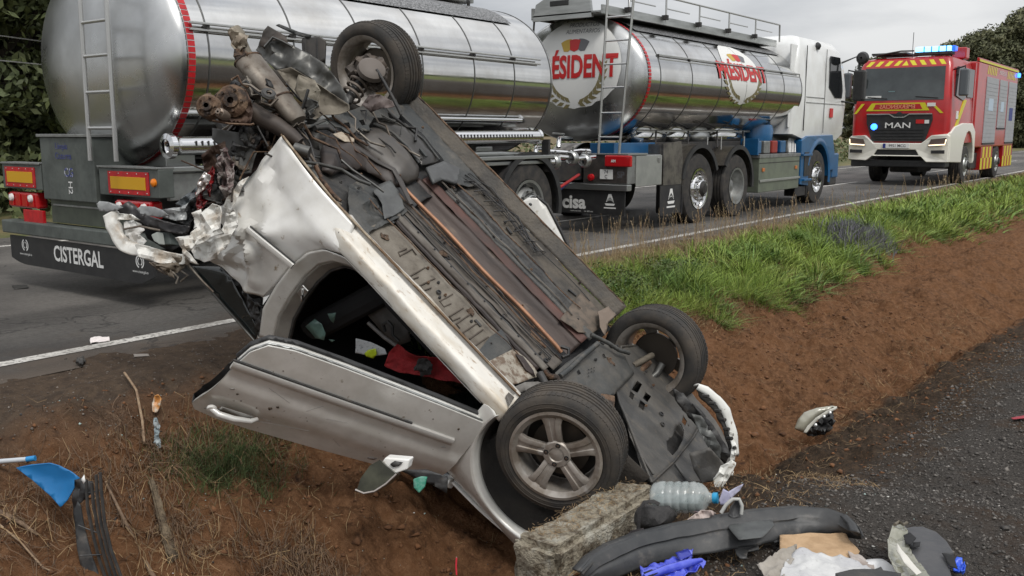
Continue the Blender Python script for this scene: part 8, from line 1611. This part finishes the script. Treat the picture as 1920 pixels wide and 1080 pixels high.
# lavender-coloured weed patch and broad-leaved weeds
def clump(name, label, cat, u, v, rad, n, h, m, seed, ls=.012):
    r = np.random.default_rng(seed); d = r.normal(size=(n, 2))*[rad, rad*.6]; uu = u + d[:, 0]; vv = v + d[:, 1]; zz = ground(uu, vv) + r.random(n)*h
    a = r.normal(size=(n, 3)); a /= np.linalg.norm(a, axis=1)[:, None]; b = np.cross(a, r.normal(size=(n, 3))); b /= np.linalg.norm(b, axis=1)[:, None]; s = ls*r.uniform(.5, 1.4, n)[:, None]; c = np.stack([uu, vv, zz], 1)
    o = npmesh(name, np.stack([c-a*s, c-b*s*.5, c+a*s, c+b*s*.5], 1).reshape(-1, 3), np.arange(n*4).reshape(-1, 4), m); return tag(o, label, cat)
lav = mat('lavender_flowers', (.15, .135, .19), .8, col2=(.11, .13, .08), scale=9, rand=.3)
uL, vL, zL = (13.282, 3.372, -0.12)
rl = np.random.default_rng(3); nl = 2600; ul = 13.6 + rl.normal(0, .34, nl); vl = 4.02 + rl.normal(0, .16, nl)
o = blades('lavender_patch', np.stack([ul, vl, ground(ul, vl) + .06*rl.random(nl)], 1), rl.uniform(.06, .30, nl), np.full(nl, .008), rl.normal(0, .07, (nl, 2)), lav, 3); del o['kind']
tag(o, 'greyish lavender weed patch in the green verge below the fire engine', 'weed')
weed = mat('weed_leaves', (.055, .11, .02), .6, col2=(.09, .10, .03), scale=5, rand=.35)
for k, (x, y, lab) in enumerate(((6.35, 4.35, 'low bushy dark green weed nearest the upright seam of the car, in the verge'), (7.3, 4.2, 'low broad-leaved weed clump right of the dark green one, in the verge'), (8.6, 4.35, 'leafy weed clump in the verge below the lorry front wheel'))):
    clump('verge_weed', lab, 'weed', x, y, .20, 2600, .20, weed, 30+k, .014)
# green tuft and straw on the near-left bank
def fine(name, uc, vc, su, sv, n, hl, m, seed, w=.0012, down=0):
    r = np.random.default_rng(seed); u = uc + r.normal(0, su, n); v = vc + r.normal(0, sv, n); z = ground(u, v)
    return blades(name, np.stack([u, v, z], 1), r.uniform(.01, 1, n)**1.5*hl, np.full(n, w), r.normal(0, .05, (n, 2)) + [0, -.03*down], m, seed)
o = fine('green_tuft', 2.82, 3.95, .17, .12, 3200, .14, mat('bank_grass', (.045, .085, .022), .7, col2=(.09, .10, .035), scale=9, rand=.4), 12, .0016, 1)
for k in ('kind',): del o[k]
tag(o, 'green grass tuft on the bank under the hanging car door', 'grass tuft')
def straws(name, n, box, ln, seed, m=g3, lift=.018, w=.0011, clus=None):
    r = np.random.default_rng(seed); u = r.uniform(box[0], box[1], n); v = r.uniform(box[2], box[3], n)
    if clus is not None:
        c = np.array(clus); k = r.integers(0, len(c), n); u = c[k, 0] + r.normal(0, 1, n)*c[k, 2]; v = c[k, 1] + r.normal(0, 1, n)*c[k, 2]
    L_ = r.uniform(.25, 1, n)**1.5*ln; a = r.uniform(0, 2*pi, n); b = a + r.normal(0, .35, n); rows = []
    for t in (0, .5, 1):
        x = u + L_*t*np.cos(np.where(t < .6, a, b)); y = v + L_*t*np.sin(np.where(t < .6, a, b)); z = ground(x, y) + lift*r.random(n) + .003
        px = -np.sin(a)*w; py = np.cos(a)*w; rows += [np.stack([x-px, y-py, z], 1), np.stack([x+px, y+py, z+w*.8], 1)]
    V = np.stack(rows, 1).reshape(-1, 3); i = np.arange(n)*6
    return tag(npmesh(name, V, np.concatenate([np.stack([i, i+1, i+3, i+2], 1), np.stack([i+2, i+3, i+5, i+4], 1)]), m), kind='stuff')
straws('loose_straw', 520, (.8, 5.5, 2.6, 4.4), .10, 21)
straws('loose_straw', 640, (0, 1, 0, 1), .16, 22, lift=.05, clus=[(2.1, 3.95, .22), (2.45, 4.0, .25), (2.9, 4.1, .18), (1.7, 4.05, .15), (2.35, 3.6, .12), (2.7, 3.35, .13), (2.15, 3.5, .10)])
straws('root_mat', 2800, (0, 1, 0, 1), .11, 23, mat('dark_roots', (.11, .07, .042), .9, rand=.5), lift=.05, w=.0013, clus=[(2.62, 3.42, .09), (2.75, 3.28, .07), (1.9, 4.1, .16), (2.45, 4.15, .12), (1.5, 3.9, .16), (2.2, 4.0, .18), (2.7, 4.12, .14), (3.05, 3.95, .12), (2.75, 3.1, .08), (2.3, 3.7, .10)])
straws('loose_straw', 1500, (2.9, 5.2, 1.35, 2.1), .08, 24, lift=.03)
straws('loose_straw', 1300, (4.8, 12, 1.75, 2.35), .10, 27)
straws('loose_straw', 900, (4.5, 11, 1.2, 3.2), .09, 25)
straws('loose_straw', 900, (3.1, 3.9, 2.05, 2.24), .05, 26, lift=.004) if False else None
# stones: gravel lot, clods on the bank, chips on the shoulder
ICO = np.array([(0,0,1),(1,0,0),(0,1,0),(-1,0,0),(0,-1,0),(0,0,-1)], float)
IF_ = np.array([(0,1,2),(0,2,3),(0,3,4),(0,4,1),(5,2,1),(5,3,2),(5,4,3),(5,1,4)])
def stones(name, n, box, s0, s1, m, seed, sink=.3, keep=None, far=0):
    r = np.random.default_rng(seed); u = box[0] + (box[1]-box[0])*r.random(n)**(1+far); v = r.uniform(box[2], box[3], n)
    if keep is not None: k = keep(u, v, r); u, v = u[k], v[k]; n = len(u)
    s = s0 + (s1-s0)*r.random(n)**3; s *= 1 + .6*far*(u-box[0])/(box[1]-box[0])
    a = r.uniform(0, 2*pi, n); ca, sa = np.cos(a), np.sin(a)
    P = ICO[None]*(1 + r.uniform(-.35, .35, (n, 6, 1)))*r.uniform([.7, .5, .35], [1.3, 1.0, .8], (n, 1, 3))*s[:, None, None] + r.normal(0, .12, (n, 6, 3))*s[:, None, None]
    x = P[..., 0]*ca[:, None] - P[..., 1]*sa[:, None]; y = P[..., 0]*sa[:, None] + P[..., 1]*ca[:, None]
    V = np.stack([x + u[:, None], y + v[:, None], P[..., 2] + (ground(u, v) + s*(.5-sink))[:, None]], -1).reshape(-1, 3)
    F = (IF_[None] + (np.arange(n)*6)[:, None, None]).reshape(-1, 3)
    return tag(npmesh(name, V, F, m), kind='stuff')
gs = mat('gravel_stone', (.055, .049, .044), .85, col2=(.13, .118, .105), scale=18, rand=.6)
gs2 = mat('pale_chips', (.30, .28, .26), .85, rand=.4)
cl = mat('soil_clod', (.160, .072, .030), .95, col2=(.100, .046, .021), scale=14, rand=.25)
stones('gravel_stones', 34000, (2.4, 10.5, -1.6, 1.55), .0045, .013, gs, 31, far=.35)
stones('gravel_chips', 700, (2.4, 9.5, -1.2, 1.45), .004, .009, gs2, 32)
stones('soil_clods', 9000, (.6, 12, 1.4, 4.7), .004, .020, cl, 33)
stones('shoulder_chips', 5200, (1.0, 9, 4.3, 6.1), .003, .011, mat('shoulder_stone', (.10, .08, .065), .9, col2=(.16, .14, .12), scale=20, rand=.5), 34, keep=lambda u, v, r: (r.random(len(v)) < np.clip((6.2-v)/1.3, .05, 1)))
stones('soil_lumps', 900, (.8, 11, 1.6, 4.5), .010, .034, cl, 41)
stones('gravel_lumps', 900, (2.6, 9, -1.2, 1.6), .010, .024, gs, 42)
def strawtop():
    r = np.random.default_rng(50); n = 420; u = r.uniform(3.05, 3.85, n); v = r.uniform(2.06, 2.22, n); a = r.uniform(0, 2*pi, n); L_ = r.uniform(.008, .04, n); rows = []
    for t in (0, 1):
        x = u + t*L_*np.cos(a); y = v + t*L_*np.sin(a); z = np.full(n, -.333) + .012*r.random(n); px = -np.sin(a)*.0012; py = np.cos(a)*.0012; rows += [np.stack([x-px, y-py, z], 1), np.stack([x+px, y+py, z], 1)]
    i = np.arange(n)*4; tag(npmesh('straw_bits', np.stack(rows, 1).reshape(-1, 3), np.stack([i, i+1, i+3, i+2], 1), g3), kind='stuff')
strawtop()
stones('glass_crumbs', 260, (2.2, 4.6, .9, 4.6), .003, .008, mat('glass_crumb', (.35, .45, .42), .1, rand=.3, spec=.8), 51)
stones('plastic_splinters', 170, (1.6, 5.2, .6, 4.6), .004, .018, mat('black_splinter', (.02, .02, .022), .4), 52)
stones('paint_flakes', 150, (1.6, 5.0, .8, 4.6), .003, .012, mat('paint_flake', (.55, .54, .50), .5), 53)
